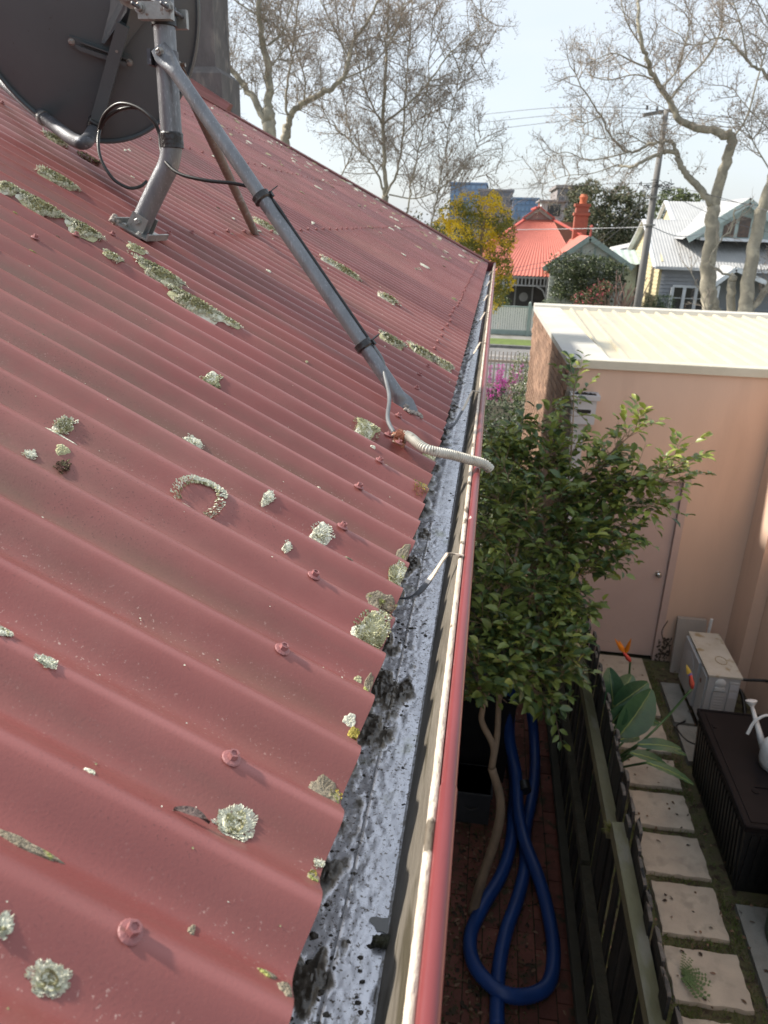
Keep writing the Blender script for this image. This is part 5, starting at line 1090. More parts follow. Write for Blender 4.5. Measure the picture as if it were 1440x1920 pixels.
def leafy_twig(p0, p1, n, ln, mb, r0=.004):
    d = p1 - p0; l = np.linalg.norm(d); dn = d / (l + 1e-9); sag = np.array([0, 0, .12 * l]); pts = spline([p0, (p0 + p1) / 2 + sag * .5 + rdir(1)[0] * l * .05, p1], 4); mb.tube(pts, list(np.linspace(r0, r0 * .35, len(pts))), 5, cap=False)
    side = _n(np.cross(dn, [0.1, 0.1, 1]))
    for i in range(n):
        t = 1 - (i / n) ** 1.1 * .85; q = pts[min(len(pts) - 1, int(t * (len(pts) - 1) + .5))]; sg = 1 if i % 2 else -1
        dd = _n(dn * .75 + side * sg * random.uniform(.5, 1.1) + rdir(1)[0] * .35 + np.array([0, 0, -.10 + .1 * random.random()]))
        u = _n(np.array([0, 0, 1]) + rdir(1)[0] * .55); u = _n(u - dd * np.dot(u, dd)); allP.append(q + dd * .006); allD.append(dd); allU.append(u); allL.append(ln * random.uniform(.55, 1.2) * (.75 + .25 * t))
for ti, (px, py, y) in enumerate(tg):
    tip = P3(px, py, y); st = min(spine, key=lambda q: np.linalg.norm(q - tip) + abs(q[2] - tip[2] + .35) * .6 + random.uniform(0, .15))
    mid_ = (st + tip) / 2 + np.array([0, 0, .06]) + rdir(1)[0] * .06; sp = spline([st, mid_, tip], 7); bm_ = MB(); bm_.tube(sp, list(np.linspace(.008, .003, len(sp))), 6)
    for i in range(4, len(sp), 1):
        for _ in range(2 if i % 3 else 3):
            a = sp[i]; dd = _n(sp[min(i + 1, len(sp) - 1)] - sp[i - 1]); q = a + (dd * random.uniform(.2, .9) + rdir(1)[0] * 1.0 + np.array([0, 0, .15])) * random.uniform(.08, .19); leafy_twig(a, q, random.randint(6, 8), .082, bm_, .0025)
    leafy_twig(sp[-3], tip + _n(tip - st) * .05, 12, .085, bm_, .003)
    part('branch', bm_, bark, bush, smooth=True)
# inner fill so that the crown is closed in its heart
for _ in range(150):
    px, py, y = random.choice(tg[6:]); c = P3(px, py, y + random.uniform(.0, .5)) * .72 + random.choice(spine) * .28; a = c + rdir(1)[0] * .15
    for k in range(8):
        dd = rdir(1)[0]; u = _n(np.cross(dd, rdir(1)[0])); allP.append(a + rdir(1)[0] * .07); allD.append(dd); allU.append(u if u[2] > 0 else -u); allL.append(random.uniform(.05, .085))
allP, allD, allU, allL = map(np.array, (allP, allD, allU, allL))
depth = np.array([(ROT.T @ (p - CAM))[2] for p in allP]); pxs = np.array([(lambda c: PX + FPX * c[0] / c[2])(ROT.T @ (p - CAM)) for p in allP])
pys = np.array([(lambda c: PY + FPX * c[1] / c[2])(ROT.T @ (p - CAM)) for p in allP])
keep = (rng.random(len(pxs)) > .18) & ~((pxs > 1112) & (pys > 1150)) & (allP[:, 0] > .03) & (allP[:, 1] < 7.3) & ~((allP[:, 0] > wx(7.4) - .05) & (allP[:, 1] > 7.2)); allP, allD, allU, allL, depth, pxs = allP[keep], allD[keep], allU[keep], allL[keep], depth[keep], pxs[keep]
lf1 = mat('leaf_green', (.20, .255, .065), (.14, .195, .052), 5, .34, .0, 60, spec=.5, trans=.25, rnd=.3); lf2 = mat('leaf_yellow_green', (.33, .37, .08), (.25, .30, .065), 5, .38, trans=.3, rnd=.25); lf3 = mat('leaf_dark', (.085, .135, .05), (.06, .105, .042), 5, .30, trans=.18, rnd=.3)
LF = [lf1, lf2, lf3]
def leaf_proto(m):
    V, F = leaf_faces(np.zeros((1, 3)), np.array([[0, 1., 0]]), np.array([[0, 0, 1.]]), np.array([1.]), np.array([.52]), fold=.22, six=True); return make_mesh('leaf', raw_mesh('leaf', V, F, 0), m, True)
protos = [leaf_proto(m) for m in LF]
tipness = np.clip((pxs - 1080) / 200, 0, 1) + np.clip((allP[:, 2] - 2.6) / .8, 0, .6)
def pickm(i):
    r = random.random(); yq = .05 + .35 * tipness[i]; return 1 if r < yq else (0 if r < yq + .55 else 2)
order = np.argsort(-(allL * FPX / depth) - 14 * (pxs > 1150) - 6 * (allP[:, 2] > 2.4)); crown = MB(); crown.v = [tuple(T)] * 3; crown.f = []; 
own = set(order[:300].tolist())
for i in order[:300]:
    d, u = allD[i], allU[i]; s_ = np.cross(d, u); Mx = Matrix(((s_[0], d[0], u[0]), (s_[1], d[1], u[1]), (s_[2], d[2], u[2]))); l = float(allL[i])
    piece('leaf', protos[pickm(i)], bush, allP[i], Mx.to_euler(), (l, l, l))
ri = np.array([i for i in range(len(allP)) if i not in own]); V, F = leaf_faces(allP[ri], allD[ri], allU[ri], allL[ri], allL[ri] * .52, fold=.22, six=True)
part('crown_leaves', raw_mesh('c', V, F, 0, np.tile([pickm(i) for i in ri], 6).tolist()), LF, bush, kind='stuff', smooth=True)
# lower dark greenery beyond it, in the passage
mb = foliage([((.30, 8.2, .9), (.38, .9, .9)), ((.25, 10.2, .8), (.40, 1.2, .8))], 5000, .08, .04, 2, six=True)
fs_ = thing('passage_shrub', 'dark leafy shrub further along the passage behind the leafy tree', 'shrub', (.3, 9, 0)); part('foliage', mb, [lf3, lf1], fs_, kind='stuff', smooth=True); mb = MB(); mb.tube([(.3, 8.6, 0), (.28, 8.5, 1.0)], .03, 7); part('stem', mb, bark, fs_)

# ------------------------------------------------------------------ own front yard: picket fence, pink blossom, shrub
pf = thing('picket_fence', 'cream picket fence of the near front garden behind the pink blossom', 'fence', (.3, 20.4, 0))
pk = mat('picket_paint', (.52, .44, .36), None, 5, .8)
for k in range(26):
    x = -.9 + k * .105; mb = MB(); mb.hexa([(x, 20.4, .05), (x + .065, 20.4, .05), (x + .065, 20.42, .05), (x, 20.42, .05), (x + .02, 20.4, 1.25), (x + .045, 20.4, 1.25), (x + .045, 20.42, 1.25), (x + .02, 20.42, 1.25)]); part('picket', mb, pk, pf)
for z in (.3, .95): mb = MB(); mb.box(-.95, 1.85, 20.425, 20.47, z, z + .07); part('rail', mb, pk, pf)
mb = MB(); mb.box(1.18, 1.34, 20.2, 20.36, 0, 1.7); mb.prism([(1.15, 20.18, 1.7), (1.37, 20.18, 1.7), (1.26, 20.18, 1.82)], (0, .2, 0)); single('gate_post', mb, mat('dark_post', (.05, .05, .055), None, 6, .7), 'dark grey gate post beside the pink blossom', 'post')
pink = mat('pink_blossom', (.68, .10, .50), (.55, .07, .38), 9, .6, trans=.3)
bl_ = thing('pink_blossom_shrub', 'shrub with bright magenta pink blossom in the near front garden', 'shrub', (.5, 19, 0))
bs = []; mb = MB()
for k in range(22):
    a = np.array([.45 + random.uniform(-.15, .2), 19.2, .2]); e = onY(random.uniform(905, 985), random.uniform(682, 760), 19.2 + random.uniform(-.3, .3)); sp = spline([a, (a + e) / 2 + rdir(1)[0] * .1, e], 4); mb.tube(sp, .006, 4)
    bs += [(p, (.045, .045, .045)) for p in sp[5:]]
part('stem', mb, bark, bl_); part('blossom', foliage(bs, 2600, .032, .028, 1), pink, bl_, kind='stuff')
fg = thing('flowering_bush', 'pale flowering green bush against the far corner of the brick wall', 'shrub', (.62, 17.5, 0))
part('foliage', foliage([(onY(975, 705, 17.5), (.26, .3, .45)), (onY(980, 760, 17), (.25, .3, .5)), (onY(985, 740, 17.2), (.2, .3, .5))], 2600, .06, .028, 3), [lf3, lf1, mat('pale_flowers', (.45, .42, .34), None, 9, .8)], fg, kind='stuff')
dk = thing('dark_hedge', 'dark low hedge under the pink blossom', 'hedge', (.4, 16, 0))
part('foliage', foliage([((.35, 15.5, .55), (.55, .8, .6)), ((.2, 13, .5), (.4, 1.2, .55))], 3600, .07, .035, 2), [lf3, mat('black_green', (.012, .022, .012), None, 5, .8)], dk, kind='stuff')

# ------------------------------------------------------------------ street side opposite: fence and red house
ff = thing('pale_green_fence', 'pale green boarded front fence with darker capping across the street', 'fence', (.8, 32.4, .1))
pg = mat('pale_green_board', (.78, .78, .72), (.72, .73, .67), 2, .8); dgm = mat('grey_green_trim', (.33, .41, .38), None, 3, .7)
for k in range(48):
    x = -1.6 + k * .095; mb = MB(); mb.box(x, x + .082, 32.42, 32.45, .30, 1.22 + .004 * (k % 2)); part('board', mb, pg, ff)
mb = MB(); mb.box(-1.7, 3.2, 32.40, 32.47, .10, .30); part('plinth', mb, dgm, ff)
mb = MB(); mb.box(-1.7, 3.2, 32.40, 32.47, 1.225, 1.27); part('capping', mb, dgm, ff)
for x in (-.9, 1.48, 3.1): mb = MB(); mb.box(x, x + .12, 32.34, 32.41, .09, 1.38); mb.blob((x + .06, 32.38, 1.41), .06, (1, 1, 1), 0, 8); part('post', mb, dgm, ff)

tomato = mat('tomato_roof', (.54, .165, .12), (.49, .145, .105), 1.4, .55, .02); tomd = mat('tomato_ridge', (.50, .10, .075), None, 3, .6)
tin = mat('grey_tin_roof', (.44, .445, .44), (.38, .385, .385), 1.2, .5); 
def corr_roof(mb, a, b, c, d, pitch=.16, amp=.018):
    """corrugated quad: eave a->b, ridge d->c"""
    a, b, c, d = [np.array(q, float) for q in (a, b, c, d)]; n = max(6, int(np.linalg.norm(b - a) / pitch) * 4); nr = _n(np.cross(b - a, d - a)); 
    if nr[2] < 0: nr = -nr
    P = np.array([[p0 + (p1 - p0) * i / n + nr * amp * math.cos(i * math.pi / 2) for i in range(n + 1)] for p0, p1 in ((a, b), (d, c))]); mb.grid(P[::-1])
rh = thing('tomato_roofed_house', 'weatherboard house with bright tomato red corrugated roof and brick chimney', 'house', (2, 38, 0))
Y1, Y2, Y3 = 34.4, 40.0, 47
e0, e1 = onY(900, 517, Y1), onY(1034, 519, Y1); ze = e1[2]; r0, r1 = onY(984, 412, Y2), onY(1036, 412, Y2)
e0 = np.array([-2.0, Y1, ze]); ax_ = onY(1010, 393, Y2 + .1)
e1r = onY(1140, 519, Y1); R1 = onY(1090, 441, 37.6)
mb = MB(); corr_roof(mb, e0, (R1[0], Y1, ze), (r1[0], Y2, r1[2]), (r0[0], Y2, r0[2])); part('front_roof', mb, tomato, rh, smooth=True)
mb = MB(); mb.add([e0, (r0[0], Y2, r0[2]), (r0[0], Y3, r0[2]), (e0[0], Y3 + 4, ze)], [(0, 1, 2, 3)]); mb.add([(R1[0], Y1, ze), (r1[0], Y2, r1[2]), (r1[0], Y3, r1[2]), (R1[0] + .5, Y3 + 4, ze)], [(0, 1, 2, 3)]); mb.add([(r0[0], Y2, r0[2]), (r1[0], Y2, r1[2]), (r1[0], Y3, r1[2]), (r0[0], Y3, r0[2])], [(0, 1, 2, 3)]); part('side_roof', mb, tomato, rh)
mb = MB(); mb.prism([(r0[0] + .02, Y2 + .05, r0[2]), (ax_[0], Y2 + .05, ax_[2]), (r1[0] - .02, Y2 + .05, r1[2])], (0, 3, 0)); gbl = part('gablet', mb, mat('gablet_board', (.34, .25, .22), None, 3, .8), rh)
mb = MB(); 
for a, b in (((r0[0] - .05, Y2, r0[2]), (ax_[0], Y2, ax_[2] + .04)), ((ax_[0], Y2, ax_[2] + .04), (r1[0] + .05, Y2, r1[2]))): mb.beam(a, b, .12, .16)
part('barge', mb, dgm, gbl)
mb = MB()
for a, b in (((r0[0] - .1, Y2 - .04, r0[2] + .06), (ax_[0], Y2 - .04, ax_[2] + .14)), ((ax_[0], Y2 - .04, ax_[2] + .14), (r1[0] + .1, Y2 - .04, r1[2] + .06))): mb.beam(a, b, .3, .05)
mb.beam(ax_ + np.array([0, 0, .1]), ax_ + np.array([0, 6, .1]), .3, .08); mb.tube([ax_ + np.array([0, 0, .1]), ax_ + np.array([0, 0, .28])], [.05, .02], 8)
mb.beam((r1[0], Y2, r1[2] + .03), (R1[0], Y1 + 3.2, R1[2] + .03), .16, .06); mb.beam(e0 + np.array([0, 0, .03]), (r0[0], Y2, r0[2] + .03), .16, .06); part('ridge_cap', mb, tomd, rh)
# projecting gable on the right
ga = onY(1106, 443, 33.8); gl = onY(1018, 502, 33.8); gr_ = onY(1186, 500, 33.8)
mb = MB(); corr_roof(mb, (gl[0], 33.6, gl[2]), (gl[0], 39, gl[2]), (ga[0], 39, ga[2]), (ga[0], 33.6, ga[2])); corr_roof(mb, (gr_[0], 33.6, gr_[2]), (gr_[0], 39, gr_[2]), (ga[0], 39, ga[2]), (ga[0], 33.6, ga[2])); part('gable_roof', mb, tomato, rh, smooth=True)
mb = MB()
for a, b in ((gl, ga), (ga, gr_)): mb.beam((a[0], 33.56, a[2] - .06), (b[0], 33.56, b[2] - .06), .05, .20)
part('barge_board', mb, dgm, rh)
mb = MB(); mb.tube([(ga[0], 33.6, ga[2]), (ga[0], 33.6, ga[2] + .3)], [.05, .03], 7); mb.blob((ga[0], 33.6, ga[2] + .36), .08, (1, 1, 1), 0, 8); part('finial', mb, tomd, rh)
wbm = mat('grey_green_weatherboard', (.60, .62, .56), (.54, .56, .51), 2, .8)
mb = MB(); mb.prism([(gl[0] + .3, 33.75, 0), (gl[0] + .3, 33.75, gl[2] + .12), (ga[0], 33.75, ga[2] - .1), (gr_[0] - .3, 33.75, gr_[2] + .12), (gr_[0] - .3, 33.75, 0)], (0, .1, 0)); part('gable_wall', mb, wbm, rh)
for k in range(13):
    z = .4 + k * .16; mb = MB(); mb.hexa([(gl[0] + .3, 33.70, z), (gr_[0] - .3, 33.70, z), (gr_[0] - .3, 33.745, z), (gl[0] + .3, 33.745, z), (gl[0] + .3, 33.735, z + .15), (gr_[0] - .3, 33.735, z + .15), (gr_[0] - .3, 33.745, z + .15), (gl[0] + .3, 33.745, z + .15)]); part('weatherboard', mb, wbm, rh)
for k in range(7):
    x = gl[0] + .9 + k * .55
    if x > gr_[0] - .5: break
    zt_ = ga[2] - .12 - abs(x - ga[0]) * (ga[2] - gl[2]) / (ga[0] - gl[0]); mb = MB(); mb.box(x, x + .07, 33.71, 33.745, gl[2] + .05, zt_); part('batten', mb, dgm, rh)
# verandah
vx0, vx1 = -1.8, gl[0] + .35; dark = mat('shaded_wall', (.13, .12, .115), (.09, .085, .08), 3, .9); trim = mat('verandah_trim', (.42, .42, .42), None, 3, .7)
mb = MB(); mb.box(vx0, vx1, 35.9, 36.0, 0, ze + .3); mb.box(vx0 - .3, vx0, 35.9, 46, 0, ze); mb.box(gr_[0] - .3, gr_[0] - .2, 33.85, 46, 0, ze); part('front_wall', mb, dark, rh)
mb = MB(); mb.box(vx0, vx1, Y1 + .10, Y1 + .16, ze - .12, ze - .02); mb.box(vx0, vx1, Y1 + .1, Y1 + .16, ze - .44, ze - .38); part('frieze_rail', mb, trim, rh)
x = vx0 + .08
while x < vx1:
    mb = MB(); mb.box(x, x + .06, Y1 + .11, Y1 + .15, ze - .38, ze - .12); part('baluster', mb, trim, rh); x += .16
for x in (-1.75, .35, vx1 - .1): mb = MB(); mb.box(x, x + .11, Y1 + .08, Y1 + .19, 0, ze - .02); part('verandah_post', mb, trim, rh)
for x, s_ in ((vx1 - .1, -1), (.46, 1)):
    mb = MB(); mb.tube(spline([(x, Y1 + .13, ze - .85), (x + s_ * .12, Y1 + .13, ze - .58), (x + s_ * .4, Y1 + .13, ze - .43)], 5), .035, 6); part('corner_bracket', mb, trim, rh)
mb = MB(); mb.box(1.02, 1.72, 35.84, 35.9, .1, 2.1); dr = part('front_door', mb, mat('screen_door', (.10, .095, .09), (.06, .06, .06), 30, .7), rh)
mb = MB(); mb.box(.95, 1.02, 35.83, 35.9, .1, 2.2); mb.box(1.72, 1.79, 35.83, 35.9, .1, 2.2); part('door_frame', mb, trim, dr)
mb = MB(); mb.lathe((1.37, 35.84, 1.35), [(.2, 0), (.2, .02), (.12, .02)], 16, (0, -1, 0)); part('scroll', mb, trim, dr)
# brick chimney
cb = mat('red_brick', (.36, .115, .075), (.30, .095, .065), 7, .9, .2, 20)
c0 = onY(1086, 441, 38); ct = onY(1092, 382, 38); mb = MB(); w = .30
mb.box(c0[0] - w, c0[0] + w, 37.8, 38.4, c0[2] - .8, ct[2] - .5); mb.box(c0[0] - w - .06, c0[0] + w + .06, 37.74, 38.46, ct[2] - .5, ct[2] - .38); mb.box(c0[0] - w + .02, c0[0] + w - .02, 37.8, 38.4, ct[2] - .38, ct[2] - .12); mb.box(c0[0] - w - .05, c0[0] + w + .05, 37.75, 38.45, ct[2] - .12, ct[2])
chb = part('chimney', mb, cb, rh); mb = MB(); mb.lathe((c0[0] + .02, 38.1, ct[2]), [(.17, 0), (.15, .12), (.19, .28), (.12, .4)], 12); part('chimney_pot', mb, mat('terracotta', (.52, .15, .07), None, 6, .8), chb, smooth='auto')

# ------------------------------------------------------------------ grey weatherboard house on the right
gh = thing('grey_weatherboard_house', 'grey weatherboard house with pale tin roof, big dormer gable and yellow end wall', 'house', (9, 40, 0))
yel = mat('cream_weatherboard', (.62, .55, .34), (.56, .49, .30), 2, .8); gwb = mat('blue_grey_weatherboard', (.33, .35, .38), (.28, .30, .33), 2, .8); wtr = mat('pale_trim', (.74, .78, .82), None, 3, .6); sage = mat('sage_trim', (.48, .58, .56), None, 3, .7)
fe = onY(1240, 499, 36); ap = onY(1228, 411, 40.2); bk = onY(1182, 482, 44.5); XL = fe[0]; ap[0] = XL + .1
XR = 22.0
mb = MB(); corr_roof(mb, (XL - .25, 35.8, fe[2]), (XR, 35.8, fe[2] + .1), (XR, 40.2, ap[2]), (XL - .25, 40.2, ap[2]), .13, .015); mb.add([(XL - .25, 40.2, ap[2]), (XR, 40.2, ap[2]), (XR, 44.6, fe[2]), (XL - .25, 44.6, fe[2])], [(0, 1, 2, 3)]); part('main_roof', mb, tin, gh, smooth=True)
mb = MB(); mb.prism([(XL, 36.2, 0), (XL, 36.2, fe[2] + .2), (XL, 40.2, ap[2] - .15), (XL, 44.2, fe[2] + .1), (XL, 44.2, 0)], (.1, 0, 0)); part('end_wall', mb, yel, gh)
for k in range(26):
    z = .2 + k * .17; hw = 4.0 if z < fe[2] else 4.0 * max(.02, (ap[2] - .2 - z) / (ap[2] - fe[2])); mb = MB(); mb.hexa([(XL - .04, 40.2 - hw, z), (XL - .001, 40.2 - hw, z), (XL - .001, 40.2 + hw, z), (XL - .04, 40.2 + hw, z), (XL - .012, 40.2 - hw, z + .16), (XL - .001, 40.2 - hw, z + .16), (XL - .001, 40.2 + hw, z + .16), (XL - .012, 40.2 + hw, z + .16)])
    if z < ap[2] - .3: part('weatherboard', mb, yel, gh)
mb = MB(); mb.beam((XL - .27, 35.8, fe[2] - .05), (XL - .27, 40.2, ap[2] - .03), .05, .22, (1, 0, 0)); mb.beam((XL - .27, 44.6, fe[2] - .05), (XL - .27, 40.2, ap[2] - .03), .05, .22, (1, 0, 0)); part('barge_board', mb, wtr, gh)
mb = MB(); mb.box(XL + .1, XR, 36.2, 36.3, 0, fe[2] + .1); part('front_wall', mb, gwb, gh)
for k in range(17):
    z = .2 + k * .16; mb = MB(); mb.hexa([(XL + .1, 36.14, z), (XR, 36.14, z), (XR, 36.195, z), (XL + .1, 36.195, z), (XL + .1, 36.185, z + .15), (XR, 36.185, z + .15), (XR, 36.195, z + .15), (XL + .1, 36.195, z + .15)]); part('weatherboard', mb, gwb, gh)
mb = MB(); mb.box(XL - .3, XR, 35.68, 35.8, fe[2] - .12, fe[2]); part('gutter', mb, mat('white_gutter', (.5, .52, .53), None, 3, .5), gh)
wl, wr = onY(1262, 535, 36.1)[0], onY(1330, 535, 36.1)[0]; wt, wb_ = onY(1262, 535, 36.1)[2], onY(1262, 580, 36.1)[2]
glass = mat('dark_glass', (.02, .022, .025), None, 3, .08, spec=.8)
mb = MB(); mb.box(wl, wr, 36.06, 36.12, wt - .08, wt + .02); mb.box(wl - .06, wr + .06, 36.02, 36.12, wb_ - .1, wb_); n_ = 3; ww = (wr - wl) / n_
for k in range(n_ + 1): mb.box(wl + k * ww - .07, wl + k * ww + .07, 36.05, 36.12, wb_, wt - .08)
win = part('window', mb, wtr, gh)
for k in range(n_):
    mb = MB(); mb.box(wl + k * ww + .08, wl + (k + 1) * ww - .08, 36.10, 36.13, wb_, wt - .09); part('pane', mb, glass, win)
    mb = MB(); mb.box(wl + k * ww + .08, wl + (k + 1) * ww - .08, 36.08, 36.10, (wb_ + wt) / 2 - .03, (wb_ + wt) / 2); part('sash_bar', mb, wtr, win)
# gabled upper roof and dormer
rp0 = onY(1256, 377, 43); mb = MB(); XU = rp0[0]
zu = rp0[2]; mb.add([(XU - .2, 39.6, ap[2] - .5), (XU + 6, 39.6, ap[2] - .5), (XU + 6, 43, zu), (XU - .2, 43, zu)], [(0, 1, 2, 3)]); mb2 = MB(); corr_roof(mb2, (XU - .2, 38.6, ap[2] - .7), (XU + 6, 38.6, ap[2] - .7), (XU + 6, 43, zu), (XU - .2, 43, zu), .13, .015); part('upper_roof', mb2, tin, gh, smooth=True)
mb = MB(); mb.prism([(XU, 39.2, ap[2] - .6), (XU, 43, zu - .12), (XU, 46, zu - 2)], (.1, 0, 0)); part('upper_gable', mb, yel, gh); mb = MB(); mb.beam((XU - .2, 38.6, ap[2] - .72), (XU - .2, 43, zu), .06, .18, (1, 0, 0)); mb.beam((XU - .2, 47, zu - 2.6), (XU - .2, 43, zu), .06, .18, (1, 0, 0)); part('barge_board', mb, wtr, gh)
da = onY(1402, 374, 37.0); dl = onY(1286, 444, 37.0); dr_ = np.array([2 * da[0] - dl[0], 37.0, dl[2]])
mb = MB(); corr_roof(mb, (dl[0] - .2, 36.6, dl[2] - .1), (dl[0] - .2, 41, dl[2] - .1), (da[0], 43, da[2] + .05), (da[0], 36.6, da[2] + .05), .13, .015); corr_roof(mb, (dr_[0] + .2, 36.6, dl[2] - .1), (dr_[0] + .2, 41, dl[2] - .1), (da[0], 43, da[2] + .05), (da[0], 36.6, da[2] + .05), .13, .015); part('dormer_roof', mb, tin, gh, smooth=True)
mb = MB()
for a, b in ((dl, da), (da, dr_)): mb.beam((a[0], 36.56, a[2] - .12), (b[0], 36.56, b[2] - .10), .06, .26)
part('barge_board', mb, sage, gh)
mb = MB(); mb.prism([(dl[0] + .5, 37.0, dl[2] - .1), (dl[0] + .5, 37.0, dl[2] + .2), (da[0], 37.0, da[2] - .15), (dr_[0] - .5, 37.0, dl[2] + .2), (dr_[0] - .5, 37.0, dl[2] - .1)], (0, .1, 0)); dw = part('dormer_wall', mb, sage, gh)
brg = mat('brown_reflecting_glass', (.13, .075, .05), (.05, .035, .03), 8, .12, spec=.7)
for k in range(7):
    xa = onY(1350, 430, 37)[0] - 1.1 + k * .62; xb = xa + .46; zh = lambda x: da[2] - .55 - abs(x - da[0]) * (da[2] - dl[2]) / (da[0] - dl[0])
    z0_ = dl[2] + .05
    if min(zh(xa), zh(xb)) < z0_ + .1: continue
    mb = MB(); mb.prism([(xa, 36.96, z0_), (xb, 36.96, z0_), (xb, 36.96, zh(xb)), (xa, 36.96, zh(xa))], (0, .035, 0)); part('pane', mb, brg, dw)
mb = MB(); mb.box(dl[0] + .6, dr_[0] - .5, 36.86, 36.99, dl[2] - .12, dl[2]); part('sill', mb, wtr, dw)
# porch gable
pa = onY(1378, 500, 34.2); pl = onY(1330, 535, 34.2); mb = MB(); pr_ = np.array([2 * pa[0] - pl[0] + 1.6, 34.2, pl[2] - .2])
corr_roof(mb, (pl[0], 34.0, pl[2]), (pl[0], 36.1, pl[2]), (pa[0], 36.1, pa[2]), (pa[0], 34.0, pa[2]), .13, .012); corr_roof(mb, (pr_[0], 34.0, pr_[2]), (pr_[0], 36.1, pr_[2]), (pa[0], 36.1, pa[2]), (pa[0], 34.0, pa[2]), .13, .012); part('porch_roof', mb, tin, gh, smooth=True)
mb = MB(); mb.beam((pl[0], 33.95, pl[2] - .08), (pa[0], 33.95, pa[2] - .08), .05, .18); mb.beam((pr_[0], 33.95, pr_[2] - .08), (pa[0], 33.95, pa[2] - .08), .05, .18); part('porch_barge', mb, wtr, gh)
mb = MB(); mb.box(pl[0] + .3, pl[0] + .42, 34.1, 34.22, 0, pl[2]); mb.box(pr_[0] - .5, pr_[0] - .38, 34.1, 34.22, 0, pr_[2]); part('porch_post', mb, wtr, gh)
# small sage lean-to with awning between the houses
mb = MB(); p = onY(1178, 490, 41); mb.box(p[0] - .4, p[0] + .5, 41, 43.5, 0, p[2]); lt = thing('green_lean_to', 'small sage green lean-to with striped awning between the two houses', 'shed', (p[0], 42, 0)); part('wall', mb, sage, lt)
mb = MB(); corr_roof(mb, (p[0] - .6, 40.4, p[2] - .1), (p[0] + .8, 40.4, p[2] - .1), (p[0] + .8, 42.6, p[2] + .5), (p[0] - .6, 42.6, p[2] + .5), .3, .02); part('awning', mb, sage, lt, smooth=True)
p = onY(1168, 470, 50); mb = MB(); mb.prism([(p[0] - 1.1, 50, p[2] - .7), (p[0] + 1.4, 50, p[2] - .3), (p[0] + 1.0, 50, p[2] + .4), (p[0] - .2, 50, p[2] + .1)], (0, 4, 0)); mb.box(p[0] - 1, p[0] + 1.3, 50.1, 54, 0, p[2] - .5); single('white_shed', mb, mat('white_tin', (.55, .55, .53), None, 1, .6), 'white roofed shed glimpsed between the two houses', 'shed')

# ------------------------------------------------------------------ far buildings
def tower(name, lab, px0, px1, pt, Y, dp, wallc, glassc, nx, nf, rim=None):
    a = onY(px0, pt, Y); b = onY(px1, pt, Y); t = thing(name, lab, 'building', ((a[0] + b[0]) / 2, Y, 0)); x0, x1, zt_ = a[0], b[0], (a[2] + b[2]) / 2
    mb = MB(); mb.box(x0, x1, Y, Y + dp, 0, zt_); part('wall', mb, wallc, t)
    zb_ = 4.4; fh = (zt_ - zb_) / nf; fw = (x1 - x0) / nx
    me = MB(); me.box(fw * .1, fw * .9, -.15, 0, fh * .18, fh * .82); me = make_mesh('window', me, glassc)
    for i in range(nx):
        for j in range(nf): piece('window', me, t, (x0 + i * fw, Y, zb_ + j * fh))
    mb = MB(); mb.box(x0 - .4, x1 + .4, Y - .4, Y + dp, zt_, zt_ + .5); part('roof_edge', mb, wallc, t)
    return t
bl1 = mat('blue_cladding', (.19, .28, .42), (.15, .23, .36), .1, .5); bl2 = mat('blue_window', (.10, .19, .35), (.20, .32, .48), .15, .15, spec=.8); gr1 = mat('grey_brown_concrete', (.30, .27, .27), (.25, .23, .23), .1, .8); gr2 = mat('grey_window', (.14, .14, .16), (.2, .19, .2), .2, .3)
tower('blue_glass_tower', 'lower blue glass office block beside the tomato roof', 962, 1010, 374, 230, 30, bl1, bl2, 6, 4)
tower('office_tower', 'tall blue and grey office block behind the yellow wattle', 845, 912, 345, 260, 30, bl1, bl2, 7, 6)
tower('grey_tower', 'grey brown apartment tower between the two blue office blocks', 898, 962, 358, 240, 30, gr1, gr2, 7, 6)
tower('brown_apartments', 'dull grey brown flats behind the brick chimney', 1046, 1105, 353, 150, 20, gr1, gr2, 6, 5)
t = thing('white_rooftop_house', 'white modern upper storey with square window above the tomato roof', 'house', (4, 62, 0)); a = onY(1016, 378, 60); b = onY(1060, 376, 60); mb = MB(); mb.box(a[0], b[0], 60, 66, 0, a[2]); part('wall', mb, mat('white_wall', (.62, .64, .64), None, .5, .7), t)
mb = MB(); mb.box(a[0] - .2, b[0] + .2, 59.6, 66, a[2], a[2] + .12); part('roof', mb, gr1, t); mb = MB(); mb.box(a[0] + .45, b[0] - .3, 59.9, 59.98, a[2] - .95, a[2] - .2); part('window', mb, glass, t)
mb = MB(); mb.box(a[0] - 1.0, b[0] + .8, 57, 60.5, 0, a[2] - 1.35); part('brick_base', mb, mat('far_brick', (.30, .12, .08), None, 1, .9), t)

# ------------------------------------------------------------------ power pole and wires
pole_c = onY(1222, 400, 30)
polem = mat('grey_timber_pole', (.26, .255, .25), (.18, .175, .17), 3, .9, .3, 40, stretch=(1, 1, .2))
pole = thing('power_pole', 'grey timber power pole with crossarm standing across the street', 'power pole', (pole_c[0], 30, .08))
mb = MB(); X_ = 5.36; zt_ = onY(1248, 205, 30)[2]; mb.tube([(X_, 30, 0), (X_, 30, 4), (X_ + .01, 30, zt_)], [.155, .13, .085], 14); part('shaft', mb, polem, pole, smooth=True)
mb = MB(); c = onY(1247, 212, 30); mb.beam(c + np.array([-.75, -.2, -.1]), c + np.array([.25, .2, .12]), .1, .12); ca = part('crossarm', mb, polem, pole)
for q in (-.65, -.3, .15): mb = MB(); mb.lathe(c + np.array([q, q * .3, .06]), [(.03, 0), (.05, .05), (.035, .09), (.05, .13)], 8); part('insulator', mb, M['galvdark'], ca)
c2 = onY(1228, 348, 30); mb = MB()
